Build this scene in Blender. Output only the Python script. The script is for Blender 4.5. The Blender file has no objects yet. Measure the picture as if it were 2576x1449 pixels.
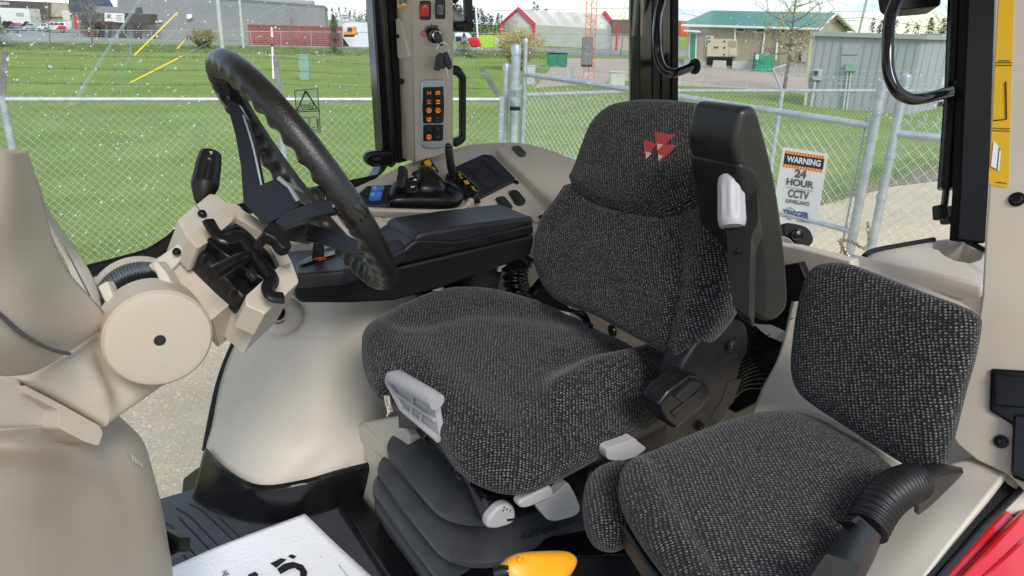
import bpy, bmesh, math, random
import numpy as np
from mathutils import Vector, Matrix
R = math.radians
SC = bpy.context.scene
COL = SC.collection
# ---------------------------------------------------------------- camera
EYE = Vector((0, 0, 2.70)); PITCH = R(19.85); ROLL = R(1.8); FP = 1840.0; CX, CY = 1288.0, 724.5
fw = Vector((0, math.cos(PITCH), -math.sin(PITCH)))
r0 = Vector((1, 0, 0)); u0 = Vector((0, math.sin(PITCH), math.cos(PITCH)))
RT = r0*math.cos(ROLL) + u0*math.sin(ROLL)
UP = -r0*math.sin(ROLL) + u0*math.cos(ROLL)
cd = bpy.data.cameras.new('camera'); cam = bpy.data.objects.new('camera', cd); COL.objects.link(cam)
M = Matrix(((RT.x, UP.x, -fw.x), (RT.y, UP.y, -fw.y), (RT.z, UP.z, -fw.z))).to_4x4(); M.translation = EYE
cam.matrix_world = M
cd.sensor_width = 36; cd.lens = 36*FP/2576; cd.clip_start = 0.02; cd.clip_end = 3000
SC.camera = cam
# ---------------------------------------------------------------- world, sun, exposure
SC.view_settings.view_transform = 'Standard'; SC.view_settings.look = 'None'
SC.view_settings.gamma = 1; SC.view_settings.exposure = 1.0
SUN_EL, SUN_AZ = 40, 158      # elevation, compass bearing of the sun measured from +Y clockwise
W = bpy.data.worlds.new("World"); SC.world = W; W.use_nodes = True
nt = W.node_tree; nt.nodes.clear()
out = nt.nodes.new('ShaderNodeOutputWorld'); bg = nt.nodes.new('ShaderNodeBackground')
sky = nt.nodes.new('ShaderNodeTexSky'); sky.sky_type = 'NISHITA'; sky.sun_disc = False
sky.sun_elevation = R(SUN_EL); sky.sun_rotation = R(SUN_AZ); sky.air_density = 1.0; sky.dust_density = 0.3; sky.ozone_density = 3.0
tc = nt.nodes.new('ShaderNodeTexCoord'); mp = nt.nodes.new('ShaderNodeMapping'); mp.inputs['Scale'].default_value = (1.4, 1.4, 7)
mp.inputs['Location'].default_value = (0.35, 0.1, 0.2)
n1 = nt.nodes.new('ShaderNodeTexNoise'); n1.inputs['Scale'].default_value = 3.2; n1.inputs['Detail'].default_value = 8; n1.inputs['Roughness'].default_value = .58
rp = nt.nodes.new('ShaderNodeValToRGB'); rp.color_ramp.elements[0].position = .38; rp.color_ramp.elements[1].position = .58
n2 = nt.nodes.new('ShaderNodeTexNoise'); n2.inputs['Scale'].default_value = 6; n2.inputs['Detail'].default_value = 6
rp2 = nt.nodes.new('ShaderNodeValToRGB')
rp2.color_ramp.elements[0].position = .35; rp2.color_ramp.elements[0].color = (3.2, 4.0, 5.2, 1)
rp2.color_ramp.elements[1].position = .62; rp2.color_ramp.elements[1].color = (7.6, 7.8, 8.2, 1)
mx = nt.nodes.new('ShaderNodeMixRGB')
L = nt.links.new
L(tc.outputs['Generated'], mp.inputs[0]); L(mp.outputs[0], n1.inputs['Vector']); L(mp.outputs[0], n2.inputs['Vector'])
L(n1.outputs[0], rp.inputs[0]); L(n2.outputs[0], rp2.inputs[0])
L(rp.outputs[0], mx.inputs[0]); L(sky.outputs[0], mx.inputs[1]); L(rp2.outputs[0], mx.inputs[2])
L(mx.outputs[0], bg.inputs[0]); bg.inputs[1].default_value = 0.10; L(bg.outputs[0], out.inputs[0])
sd = bpy.data.lights.new('sun', 'SUN'); sd.energy = 1.35; sd.angle = R(22); sd.color = (1, .955, .88)
so = bpy.data.objects.new('sun', sd); COL.objects.link(so)
az, el = R(SUN_AZ), R(SUN_EL)
so.rotation_euler = Vector((math.sin(az)*math.cos(el), math.cos(az)*math.cos(el), math.sin(el))).to_track_quat('Z', 'Y').to_euler()
so.location = (0, 0, 50)
SC.cycles.max_bounces = 8; SC.cycles.transparent_max_bounces = 16

# ---------------------------------------------------------------- geometry of the place
TH = R(56)                                  # bearing of the tractor's rearward axis
UA = Vector((math.sin(TH), math.cos(TH), 0)); VA = Vector((-math.cos(TH), math.sin(TH), 0)); ZA = Vector((0, 0, 1))
def C(u, v, z): return UA*u + VA*v + ZA*z   # cab frame: u rearward, v to the tractor's right, z height
def ray(x, y): return fw + RT*((x-CX)/FP) - UP*((y-CY)/FP)
def P(x, y, d): return EYE + ray(x, y)*d
def proj(p):
    q = p-EYE; w = q.dot(fw)
    return (CX+FP*q.dot(RT)/w, CY-FP*q.dot(UP)/w)
class Pl:
    def __init__(s, p, n):
        n = n.normalized(); s.p = p; s.n = n if n.dot(p-EYE) > 0 else -n   # n points away from the camera
    def hit(s, x, y):
        r = ray(x, y); return EYE + r*((s.p-EYE).dot(s.n)/r.dot(s.n))
    def off(s, k): return Pl(s.p+s.n*k, s.n)
def Zp(z): return Pl(Vector((0, 0, z)), ZA)
def Up_(u): return Pl(C(u, 0, 0), UA)
def Vp(v): return Pl(C(0, v, 0), VA)
def Dp(d): return Pl(EYE+fw*d, fw)
def P3(a, b, c):
    a, b, c = [P(*q) if isinstance(q, tuple) else q for q in (a, b, c)]
    return Pl(a, (b-a).cross(c-a))
GZ = Zp(0)
def G0(x, y): return GZ.hit(x, y)
def Hz(g, y):                               # height above g that shows at picture height y
    q = g-EYE; t = (CY-y)/FP
    a, b, c, d = q.dot(UP), UP.z, q.dot(fw), fw.z
    return (t*c-a)/(b-t*d)
def cat(pts, n=6, closed=True):             # Catmull-Rom through points of any dimension
    pts = [Vector(p) for p in pts]; N = len(pts); o = []
    for i in range(N if closed else N-1):
        if closed: a, b, c, d = pts[i-1], pts[i], pts[(i+1) % N], pts[(i+2) % N]
        else: a, b, c, d = pts[max(i-1, 0)], pts[i], pts[i+1], pts[min(i+2, N-1)]
        for k in range(n):
            t = k/n
            o.append(0.5*((2*b)+(c-a)*t+(2*a-5*b+4*c-d)*t*t+(3*b-a-3*c+d)*t**3))
    if not closed: o.append(pts[-1].copy())
    return o
def rnd(pts, r=6, n=4):                     # round each corner of a pixel outline
    o = []; N = len(pts)
    for i in range(N):
        a, b, c = Vector(pts[i-1]), Vector(pts[i]), Vector(pts[(i+1) % N])
        p = b+(a-b).normalized()*min(r, (a-b).length*.45); q = b+(c-b).normalized()*min(r, (c-b).length*.45)
        for k in range(n+1):
            t = k/n; o.append((1-t)**2*p+2*t*(1-t)*b+t*t*q)
    return o
# ---------------------------------------------------------------- materials
MATS = {}
def pm(name, col, rough=.5, metal=0, var=0, vs=8, bump=0, bs=200, spec=.5, col2=None, emit=None, est=1, alpha=1, coat=0):
    m = bpy.data.materials.new(name); m.use_nodes = True; t = m.node_tree; b = t.nodes['Principled BSDF']
    b.inputs['Base Color'].default_value = (*col, 1); b.inputs['Roughness'].default_value = rough
    b.inputs['Metallic'].default_value = metal; b.inputs['Specular IOR Level'].default_value = spec
    b.inputs['Coat Weight'].default_value = coat; b.inputs['Alpha'].default_value = alpha
    if emit: b.inputs['Emission Color'].default_value = (*emit, 1); b.inputs['Emission Strength'].default_value = est
    co = t.nodes.new('ShaderNodeTexCoord')
    if var or col2:
        n = t.nodes.new('ShaderNodeTexNoise'); n.inputs['Scale'].default_value = vs; n.inputs['Detail'].default_value = 7; n.inputs['Roughness'].default_value = .6
        t.links.new(co.outputs['Object'], n.inputs['Vector'])
        r = t.nodes.new('ShaderNodeValToRGB'); r.color_ramp.elements[0].position = .35; r.color_ramp.elements[1].position = .65
        c2 = col2 or tuple(min(1, c*(1+var)) for c in col)
        c1 = col if col2 else tuple(c*(1-var) for c in col)
        r.color_ramp.elements[0].color = (*c1, 1); r.color_ramp.elements[1].color = (*c2, 1)
        t.links.new(n.outputs[0], r.inputs[0]); t.links.new(r.outputs[0], b.inputs['Base Color'])
        m2 = t.nodes.new('ShaderNodeMapRange'); m2.inputs[3].default_value = max(rough-.08, 0); m2.inputs[4].default_value = min(rough+.08, 1)
        t.links.new(n.outputs[0], m2.inputs[0]); t.links.new(m2.outputs[0], b.inputs['Roughness'])
    if bump:
        n = t.nodes.new('ShaderNodeTexNoise'); n.inputs['Scale'].default_value = bs; n.inputs['Detail'].default_value = 3
        t.links.new(co.outputs['Object'], n.inputs['Vector'])
        bp = t.nodes.new('ShaderNodeBump'); bp.inputs['Strength'].default_value = bump; bp.inputs['Distance'].default_value = .3/bs
        t.links.new(n.outputs[0], bp.inputs['Height']); t.links.new(bp.outputs[0], b.inputs['Normal'])
    MATS[name] = m; return m
BEI = pm('beige_plastic', (.54, .48, .41), .5, var=.035, vs=5, bump=.35, bs=900, spec=.4)
TAN = pm('tan_plastic', (.50, .435, .36), .5, var=.03, vs=6, bump=.35, bs=900, spec=.4)
BEL = pm('pale_beige_plastic', (.55, .505, .44), .5, var=.03, vs=5, bump=.3, bs=900, spec=.4)
BLK = pm('black_plastic', (.009, .009, .010), .42, var=.1, vs=30, bump=.4, bs=700, spec=.35)
BLS = pm('black_satin', (.006, .006, .0075), .28, var=.1, vs=20, spec=.4)
BEN = pm('black_enamel', (.003, .0035, .005), .5, spec=.08)
BLG = pm('black_gloss', (.008, .008, .01), .1, spec=.6)
CHA = pm('charcoal_plastic', (.016, .017, .021), .45, var=.12, vs=20, bump=.5, bs=600, spec=.4)
LEA = pm('grained_black', (.009, .0085, .009), .36, var=.15, vs=40, bump=.9, bs=420, spec=.6)
RUB = pm('rubber', (.007, .007, .008), .6, var=.15, vs=30, spec=.3)
MAT = pm('floor_mat_rubber', (.05, .055, .066), .5, var=.12, vs=9, bump=.5, bs=300)
GRY = pm('grey_plastic', (.40, .395, .415), .45, var=.03, vs=20, bump=.2, bs=700)
SIL = pm('silver_paint', (.42, .45, .48), .3, metal=.5, var=.04, vs=30)
CHR = pm('chrome', (.75, .75, .75), .15, metal=1)
BRS = pm('brass', (.45, .33, .12), .3, metal=1)
RED = pm('red_paint', (.62, .015, .02), .18, var=.05, vs=4, coat=.6)
REDP = pm('red_plastic', (.6, .01, .015), .35)
YEL = pm('yellow_label', (.66, .39, .025), .35)
YEO = pm('orange_yellow_plastic', (.85, .38, .012), .38, var=.05, vs=30, bump=.3, bs=700)
BLU = pm('blue_plastic', (.06, .22, .62), .25)
WHT = pm('white_paint', (.75, .75, .74), .5, var=.03, vs=5)
INK = pm('black_ink', (.01, .01, .012), .5)
INKG = pm('grey_ink', (.10, .10, .11), .6)
INKB = pm('blue_ink', (.03, .08, .22), .6)
WINK = pm('white_ink', (.75, .75, .75), .5)
DINK = pm('dim_ink', (.10, .10, .10), .5)
GLOW = pm('backlit_orange', (.8, .22, .02), .5, emit=(1, .22, .03), est=.35)
GLOB = pm('backlit_dim', (.3, .12, .05), .5, emit=(1, .25, .06), est=.2)
GAL = pm('galvanised_steel', (.46, .50, .53), .42, metal=.55, var=.14, vs=14)
WIRE = pm('galvanised_wire', (.58, .62, .62), .45, metal=.35, var=.1, vs=3)
BARB = pm('old_barbed_wire', (.16, .13, .11), .6, metal=.4, var=.3, vs=12)
RST = pm('weathered_steel', (.14, .135, .13), .6, var=.3, vs=10)

def fabric():
    m = bpy.data.materials.new('seat_fabric'); m.use_nodes = True; t = m.node_tree; b = t.nodes['Principled BSDF']
    N = t.nodes.new; Lk = t.links.new
    uv = N('ShaderNodeUVMap'); 
    wn = N('ShaderNodeTexNoise'); wn.inputs['Scale'].default_value = 14; Lk(uv.outputs[0], wn.inputs['Vector'])
    va = N('ShaderNodeVectorMath'); va.operation = 'MULTIPLY_ADD'; va.inputs[1].default_value = (.010, .010, 0); Lk(wn.outputs['Color'], va.inputs[0]); Lk(uv.outputs[0], va.inputs[2])
    mp = N('ShaderNodeMapping'); mp.inputs['Scale'].default_value = (168, 228, 1); Lk(va.outputs[0], mp.inputs[0])
    v = N('ShaderNodeTexVoronoi'); v.voronoi_dimensions = '2D'; v.inputs['Scale'].default_value = 1; v.inputs['Randomness'].default_value = .3
    Lk(mp.outputs[0], v.inputs['Vector'])
    r = N('ShaderNodeValToRGB'); r.color_ramp.elements[0].position = .15; r.color_ramp.elements[0].color = (1, 1, 1, 1)
    r.color_ramp.elements[1].position = .37; r.color_ramp.elements[1].color = (0, 0, 0, 1)
    Lk(v.outputs['Distance'], r.inputs[0])
    hs = N('ShaderNodeSeparateColor'); Lk(v.outputs['Color'], hs.inputs[0])
    ml = N('ShaderNodeMath'); ml.operation = 'MULTIPLY'
    mr = N('ShaderNodeMapRange'); mr.inputs[3].default_value = .15; mr.inputs[4].default_value = 1.0; Lk(hs.outputs[0], mr.inputs[0])
    Lk(r.outputs[0], ml.inputs[0]); Lk(mr.outputs[0], ml.inputs[1])
    big = N('ShaderNodeTexNoise'); big.inputs['Scale'].default_value = 9; big.inputs['Detail'].default_value = 4; Lk(uv.outputs[0], big.inputs['Vector'])
    dk = N('ShaderNodeValToRGB'); dk.color_ramp.elements[0].color = (.007, .0068, .0075, 1); dk.color_ramp.elements[1].color = (.014, .0135, .015, 1); Lk(big.outputs[0], dk.inputs[0])
    mx = N('ShaderNodeMixRGB'); Lk(ml.outputs[0], mx.inputs[0]); Lk(dk.outputs[0], mx.inputs[1]); mx.inputs[2].default_value = (.215, .21, .205, 1)
    Lk(mx.outputs[0], b.inputs['Base Color']); b.inputs['Roughness'].default_value = .9; b.inputs['Specular IOR Level'].default_value = .15
    b.inputs['Sheen Weight'].default_value = .15
    bp = N('ShaderNodeBump'); bp.inputs['Strength'].default_value = .4; bp.inputs['Distance'].default_value = .0010
    Lk(r.outputs[0], bp.inputs['Height']); Lk(bp.outputs[0], b.inputs['Normal'])
    return m
FAB = fabric()
def glass():
    m = bpy.data.materials.new('window_glass'); m.use_nodes = True; t = m.node_tree; t.nodes.clear()
    o = t.nodes.new('ShaderNodeOutputMaterial'); a = t.nodes.new('ShaderNodeBsdfTransparent'); g = t.nodes.new('ShaderNodeBsdfGlossy')
    a.inputs[0].default_value = (.965, .98, .975, 1)
    g.inputs['Roughness'].default_value = .02; x = t.nodes.new('ShaderNodeMixShader'); f = t.nodes.new('ShaderNodeFresnel'); f.inputs[0].default_value = 1.35
    t.links.new(f.outputs[0], x.inputs[0]); t.links.new(a.outputs[0], x.inputs[1]); t.links.new(g.outputs[0], x.inputs[2]); t.links.new(x.outputs[0], o.inputs[0])
    return m
GLS = glass()
def translucent(name, col, op):
    m = bpy.data.materials.new(name); m.use_nodes = True; t = m.node_tree; b = t.nodes['Principled BSDF']
    b.inputs['Base Color'].default_value = (*col, 1); b.inputs['Roughness'].default_value = .15; b.inputs['Alpha'].default_value = op
    return m
def drops_mat():  # white drop colour stands in for sky light refracted by clear water
    m = bpy.data.materials.new('water_drop'); m.use_nodes = True; t = m.node_tree; t.nodes.clear()
    o = t.nodes.new('ShaderNodeOutputMaterial'); x = t.nodes.new('ShaderNodeAddShader'); p = t.nodes.new('ShaderNodeBsdfTranslucent'); q = t.nodes.new('ShaderNodeBsdfDiffuse')
    p.inputs[0].default_value = (.95, .97, 1, 1); q.inputs[0].default_value = (.9, .92, .95, 1)
    p.inputs[0].default_value = (.95, .96, .97, 1); q.inputs[0].default_value = (.4, .4, .4, 1); t.links.new(p.outputs[0], x.inputs[0]); t.links.new(q.outputs[0], x.inputs[1]); t.links.new(x.outputs[0], o.inputs[0]); return m
DROP = drops_mat()
PLAS = translucent('clear_plastic_film', (.75, .76, .78), .55)
STK = translucent('clear_sticker_film', (.62, .82, .48), .38)

# ---------------------------------------------------------------- mesh builder
class G:
    def __init__(s): s.v = []; s.f = []; s.uv = {}
    def add(s, vs, fs):
        o = len(s.v); s.v += [Vector(p) for p in vs]; s.f += [tuple(i+o for i in f) for f in fs]; return o
    def poly(s, pts, d):                     # prism: outline pts extruded by the vector d
        n = len(pts); s.add(list(pts)+[p+d for p in pts], [tuple(range(n)), tuple(range(2*n-1, n-1, -1))]+[((i+1) % n, i, n+i, n+(i+1) % n) for i in range(n)]); return s
    def slab(s, px, pl, th, dirn=None):
        return s.poly([pl.hit(*p) for p in px], (dirn or pl.n)*th)
    def box(s, c, a, b, h, sa, sb, sh):      # centre, three axes, three full sizes
        a, b, h = a.normalized()*sa/2, b.normalized()*sb/2, h.normalized()*sh/2
        vs = [c+a*i+b*j+h*k for i in (-1, 1) for j in (-1, 1) for k in (-1, 1)]
        s.add(vs, [(0, 1, 3, 2), (4, 6, 7, 5), (0, 4, 5, 1), (2, 3, 7, 6), (0, 2, 6, 4), (1, 5, 7, 3)]); return s
    def tube(s, pts, r, n=8, closed=False, flat=1, ref=None, caps=True):
        pts = [Vector(p) for p in pts]; N = len(pts); rs = r if isinstance(r, (list, tuple)) else [r]*N
        vs = []; up = None
        for i, p in enumerate(pts):
            if closed: t = pts[(i+1) % N]-pts[i-1]
            else: t = pts[min(i+1, N-1)]-pts[max(i-1, 0)]
            t.normalize()
            if up is None:
                up = (ref or (Vector((0, 0, 1)) if abs(t.z) < .9 else Vector((1, 0, 0))))
            up = (up-t*up.dot(t)).normalized(); sd_ = t.cross(up)
            for k in range(n):
                a = 2*math.pi*k/n; vs.append(p+(up*math.cos(a)*flat+sd_*math.sin(a))*rs[i])
        fs = [(i*n+k, i*n+(k+1) % n, ((i+1) % N)*n+(k+1) % n, ((i+1) % N)*n+k) for i in range(N if closed else N-1) for k in range(n)]
        if not closed and caps: fs += [tuple(range(n-1, -1, -1)), tuple(range((N-1)*n, N*n))]
        s.add(vs, fs); return s
    def lathe(s, p, ax, prof, n=32):         # prof: (distance along ax, radius)
        ax = ax.normalized(); a = ax.orthogonal().normalized(); b = ax.cross(a); vs = []
        for (h, r) in prof:
            for k in range(n):
                t = 2*math.pi*k/n; vs.append(p+ax*h+(a*math.cos(t)+b*math.sin(t))*max(r, 1e-5))
        m = len(prof)
        s.add(vs, [(i*n+k, i*n+(k+1) % n, (i+1)*n+(k+1) % n, (i+1)*n+k) for i in range(m-1) for k in range(n)]+[tuple(range(n-1, -1, -1)), tuple(range((m-1)*n, m*n))]); return s
    def grid(s, rows):
        m, n = len(rows), len(rows[0]); s.add([p for r in rows for p in r], [(i*n+j, i*n+j+1, (i+1)*n+j+1, (i+1)*n+j) for i in range(m-1) for j in range(n-1)]); return s
    def ball(s, c, r, n=8, m=6, sc=(1, 1, 1)):
        return s.lathe(Vector(c)-Vector((0, 0, r*sc[2])), Vector((0, 0, 1)), [(r*sc[2]*(1-math.cos(math.pi*i/m)), r*sc[0]*math.sin(math.pi*i/m)) for i in range(m+1)], n)
    def build(s, name, mat, parent=None, smooth=True, bevel=0, seg=2, sub=0, sol=0, ang=35, uv=None, fixn=True):
        me = bpy.data.meshes.new(name); me.from_pydata([tuple(p) for p in s.v], [], s.f); me.update()
        if fixn:
            b = bmesh.new(); b.from_mesh(me); bmesh.ops.recalc_face_normals(b, faces=b.faces); b.to_mesh(me); b.free()
        for m_ in (mat if isinstance(mat, (list, tuple)) else [mat]): me.materials.append(m_)
        if uv is not None:
            l = me.uv_layers.new(name='UVMap')
            vi = np.empty(len(me.loops), dtype=np.int32); me.loops.foreach_get('vertex_index', vi)
            l.data.foreach_set('uv', np.array(uv, dtype=np.float32)[vi].ravel())
        o = bpy.data.objects.new(name, me); COL.objects.link(o)
        if bevel:
            md = o.modifiers.new('b', 'BEVEL'); md.width = bevel; md.segments = seg; md.limit_method = 'ANGLE'; md.angle_limit = R(30); md.use_clamp_overlap = True
        if sol:
            md = o.modifiers.new('s', 'SOLIDIFY'); md.thickness = sol; md.offset = 0
        if sub:
            md = o.modifiers.new('u', 'SUBSURF'); md.levels = sub; md.render_levels = sub
        if smooth:
            me.polygons.foreach_set('use_smooth', [True]*len(me.polygons))
            if not sub:
                try: me.set_sharp_from_angle(angle=R(ang))
                except Exception: pass
        if parent: o.parent = parent; o.matrix_parent_inverse = parent.matrix_world.inverted()
        return o
def thing(name, label, cat_, loc=(0, 0, 0), group=None):
    o = bpy.data.objects.new(name, None); COL.objects.link(o); o.location = loc; o.empty_display_size = .1
    o.matrix_world = Matrix.Translation(Vector(loc))
    o['label'] = label; o['category'] = cat_
    if group: o['group'] = group
    return o
def tag(o, label=None, cat_=None, group=None, kind=None):
    if label: o['label'] = label
    if cat_: o['category'] = cat_
    if group: o['group'] = group
    if kind: o['kind'] = kind
    return o
def slab(name, px, pl, th, mat, par=None, bevel=.004, seg=2, r=0, dirn=None, **k):
    if r: px = rnd(px, r)
    return G().slab(px, pl, th, dirn).build(name, mat, par, bevel=bevel, seg=seg, **k)
def sheet(name, rows, mat, par=None, nu=5, nv=5, sol=.006, **k):   # rows of (x, y, depth) picture points, smoothed both ways
    rr = [cat([P(*q) for q in r], nu, False) for r in rows]
    cols = [cat([r[j] for r in rr], nv, False) for j in range(len(rr[0]))]
    rows2 = [[cols[j][i] for j in range(len(cols))] for i in range(len(cols[0]))]
    return G().grid(rows2).build(name, mat, par, sol=sol, **k)
def puffgeo(px, pl, top, bot, p=3.0, fn=None, n=None, sm=5, rings=14, p2=None):
    pts = cat([(a, b) for a, b in px], sm) if sm else [Vector(q) for q in px]
    o3 = [pl.hit(q[0], q[1]) for q in pts]; N = len(o3)
    c = sum(o3, Vector())/N; out_n = -pl.n
    g = G(); uvs = []; ax = (RT-pl.n*RT.dot(pl.n)).normalized(); ay = pl.n.cross(ax)
    rr = [(k+.5)/rings for k in range(rings)]
    prof = []
    for k in range(rings+1):                  # bottom centre -> rim
        th = math.pi/2*k/rings; prof.append((math.sin(th)**(1.0), -1))
    seq = []
    q2 = p2 or p
    for k in range(rings+1):
        sft = (k/rings); s_ = 1-(1-sft)**2; seq.append((s_, -bot*(max(0, 1-s_**q2))**(1/q2)))
    for k in range(1, rings+1):
        sft = 1-(k/rings); s_ = 1-(1-sft)**2; seq.append((s_, top*(max(0, 1-s_**p))**(1/p)))
    arc = [0]*len(seq); Rm = sum((q-c).length for q in o3)/N
    cen = len(seq)-1
    for k in range(cen-1, -1, -1):
        arc[k] = arc[k+1]+math.hypot((seq[k][0]-seq[k+1][0])*Rm, seq[k][1]-seq[k+1][1])
    vs = []
    for k, (s_, h) in enumerate(seq):
        for q in o3:
            b = c+(q-c)*s_; e = 0
            if fn and h >= 0: e = fn(*proj(b), s_)*(1 if s_ < .999 else 0)
            vs.append(b+out_n*(h+e))
            dd = (q-c); m = arc[k]/Rm
            uvs.append((dd.dot(ax)*m, dd.dot(ay)*m))
    m = len(seq)
    fs = [(i*N+k, i*N+(k+1) % N, (i+1)*N+(k+1) % N, (i+1)*N+k) for i in range(m-1) for k in range(N)]
    g.add(vs, fs); g.uvs = uvs; return g
def puff(name, px, pl, top, bot, mat, par=None, p=3.0, fn=None, sm=5, rings=14, p2=None, **k):
    g = puffgeo(px, pl, top, bot, p, fn, None, sm, rings, p2)
    return g.build(name, mat, par, uv=g.uvs, **k)
def segd(px, py, poly):                      # distance in picture units from a point to a polyline
    best = 1e9
    for (ax, ay), (bx, by) in zip(poly[:-1], poly[1:]):
        dx, dy = bx-ax, by-ay; t = max(0, min(1, ((px-ax)*dx+(py-ay)*dy)/(dx*dx+dy*dy+1e-9)))
        best = min(best, math.hypot(px-ax-dx*t, py-ay-dy*t))
    return best
FONT = None
def text(name, s, pl, x, y, h, mat, par=None, right=(1, 0), ext=.0004, bold=0, sx=1, lift=.0015, align='CENTER'):
    """writing on a plane: centre at picture point (x, y), cap height h picture units, baseline along picture direction right"""
    cu = bpy.data.curves.new(name, 'FONT'); cu.body = s; cu.align_x = align; cu.align_y = 'CENTER'; cu.size = 1; cu.extrude = 0; cu.offset = bold
    o = bpy.data.objects.new(name, cu); COL.objects.link(o)
    dg = bpy.context.evaluated_depsgraph_get(); me = bpy.data.meshes.new_from_object(o.evaluated_get(dg)); bpy.data.objects.remove(o)
    me.name = name; c = pl.hit(x, y); e = pl.hit(x+right[0]*10, y+right[1]*10)-c; rx = e.normalized()
    upv = pl.n.cross(rx)
    if upv.dot(c-pl.hit(x-right[1]*10, y+right[0]*10)) < 0: upv = -upv
    dn = (pl.hit(x-right[1]*h, y+right[0]*h)-c).length
    k = dn/.7
    Mx = Matrix((( *(rx*k*sx), ), ( *(upv*k), ), ( *(-pl.n*k), ))).transposed().to_4x4(); Mx.translation = c-pl.n*lift
    me.transform(Mx); me.materials.clear(); me.materials.append(mat)
    ob = bpy.data.objects.new(name, me); COL.objects.link(ob)
    if par: ob.parent = par; ob.matrix_parent_inverse = par.matrix_world.inverted()
    return ob
# ================================================================ OUTSIDE: ground
rng = random.Random(7)
def ground_mat(name, cols, s1, s2, bump, rough=.95, bs=60, wet=None):
    m = bpy.data.materials.new(name); m.use_nodes = True; t = m.node_tree; b = t.nodes['Principled BSDF']; N = t.nodes.new
    co = N('ShaderNodeTexCoord'); a = N('ShaderNodeTexNoise'); a.inputs['Scale'].default_value = s1; a.inputs['Detail'].default_value = 10; a.inputs['Roughness'].default_value = .7
    c = N('ShaderNodeTexNoise'); c.inputs['Scale'].default_value = s2; c.inputs['Detail'].default_value = 8; c.inputs['Roughness'].default_value = .75
    for n in (a, c): t.links.new(co.outputs['Object'], n.inputs['Vector'])
    r = N('ShaderNodeValToRGB'); el_ = r.color_ramp.elements
    while len(el_) < len(cols): el_.new(.5)
    for i, q in enumerate(cols): el_[i].position = .32+.36*i/(len(cols)-1); el_[i].color = (*q, 1)
    mx_ = N('ShaderNodeMath'); mx_.operation = 'MULTIPLY_ADD'; mx_.inputs[1].default_value = .55
    m2 = N('ShaderNodeMath'); m2.operation = 'MULTIPLY'; m2.inputs[1].default_value = .45
    t.links.new(a.outputs[0], m2.inputs[0]); t.links.new(c.outputs[0], mx_.inputs[0]); t.links.new(m2.outputs[0], mx_.inputs[2])
    t.links.new(mx_.outputs[0], r.inputs[0]); t.links.new(r.outputs[0], b.inputs['Base Color']); b.inputs['Roughness'].default_value = rough
    b.inputs['Specular IOR Level'].default_value = .2
    bn = N('ShaderNodeTexNoise'); bn.inputs['Scale'].default_value = bs; bn.inputs['Detail'].default_value = 6; t.links.new(co.outputs['Object'], bn.inputs['Vector'])
    bp = N('ShaderNodeBump'); bp.inputs['Strength'].default_value = bump; bp.inputs['Distance'].default_value = .03; t.links.new(bn.outputs[0], bp.inputs['Height']); t.links.new(bp.outputs[0], b.inputs['Normal'])
    return m
GRASS = ground_mat('grass_ground', [(.10, .145, .03), (.17, .24, .05), (.24, .32, .08), (.35, .38, .16)], .35, 22, .9, bs=25)
GRAV = ground_mat('gravel', [(.44, .335, .22), (.60, .48, .33), (.68, .56, .40), (.78, .68, .52)], .8, 45, .8, bs=50)
GRAVP = ground_mat('pinkish_gravel', [(.36, .29, .22), (.47, .38, .30), (.53, .44, .36)], .3, 8, .5)
ASPH = ground_mat('asphalt', [(.20, .20, .20), (.27, .27, .27), (.33, .33, .32)], .2, 10, .4)
DIRT = ground_mat('dry_soil', [(.16, .12, .08), (.26, .21, .15), (.34, .29, .22)], 1, 14, .8)

def flat(name, pts, z, mat, kind='structure'):
    o = G(); o.add([Vector((p.x, p.y, z)) for p in pts], [tuple(range(len(pts)))])
    return tag(o.build(name, mat, smooth=False), kind=kind)
flat('ground', [Vector((-900, -60, 0)), Vector((900, -60, 0)), Vector((900, 1500, 0)), Vector((-900, 1500, 0))], 0, GRASS)
g0 = [G0(*q) for q in [(-900, 100), (0, 103), (370, 104), (560, 113), (760, 120), (940, 129), (1300, 137), (1590, 140), (1900, 144), (1900, 126), (1590, 125), (1300, 122), (940, 113), (560, 104), (400, 98), (380, 80), (-900, 70)]]
flat('road', g0, .008, ASPH)
gp = [G0(*q) for q in [(1405, 146), (1590, 149), (1720, 156), (2030, 168), (2500, 190), (2500, 246), (2025, 236), (1860, 222), (1713, 217), (1590, 203), (1345, 222)]]
flat('gravel_lot', gp, .008, GRAVP)
yard = [G0(*q) for q in [(-700, 805), (200, 790), (480, 762), (640, 735), (1000, 690), (1500, 610), (1900, 545), (2060, 520), (2250, 470), (2440, 448), (2900, 455)]]
flat('gravel_yard', yard+[Vector((14, -12, 0)), Vector((-14, -12, 0)), ], .012, GRAV)
soil = [G0(*q) for q in [(2060, 505), (2200, 452), (2330, 420), (2470, 400), (2800, 420), (2900, 455), (2440, 446), (2250, 468), (2120, 505), (2060, 520)]]
flat('soil_edge', soil, .006, DIRT)

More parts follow.
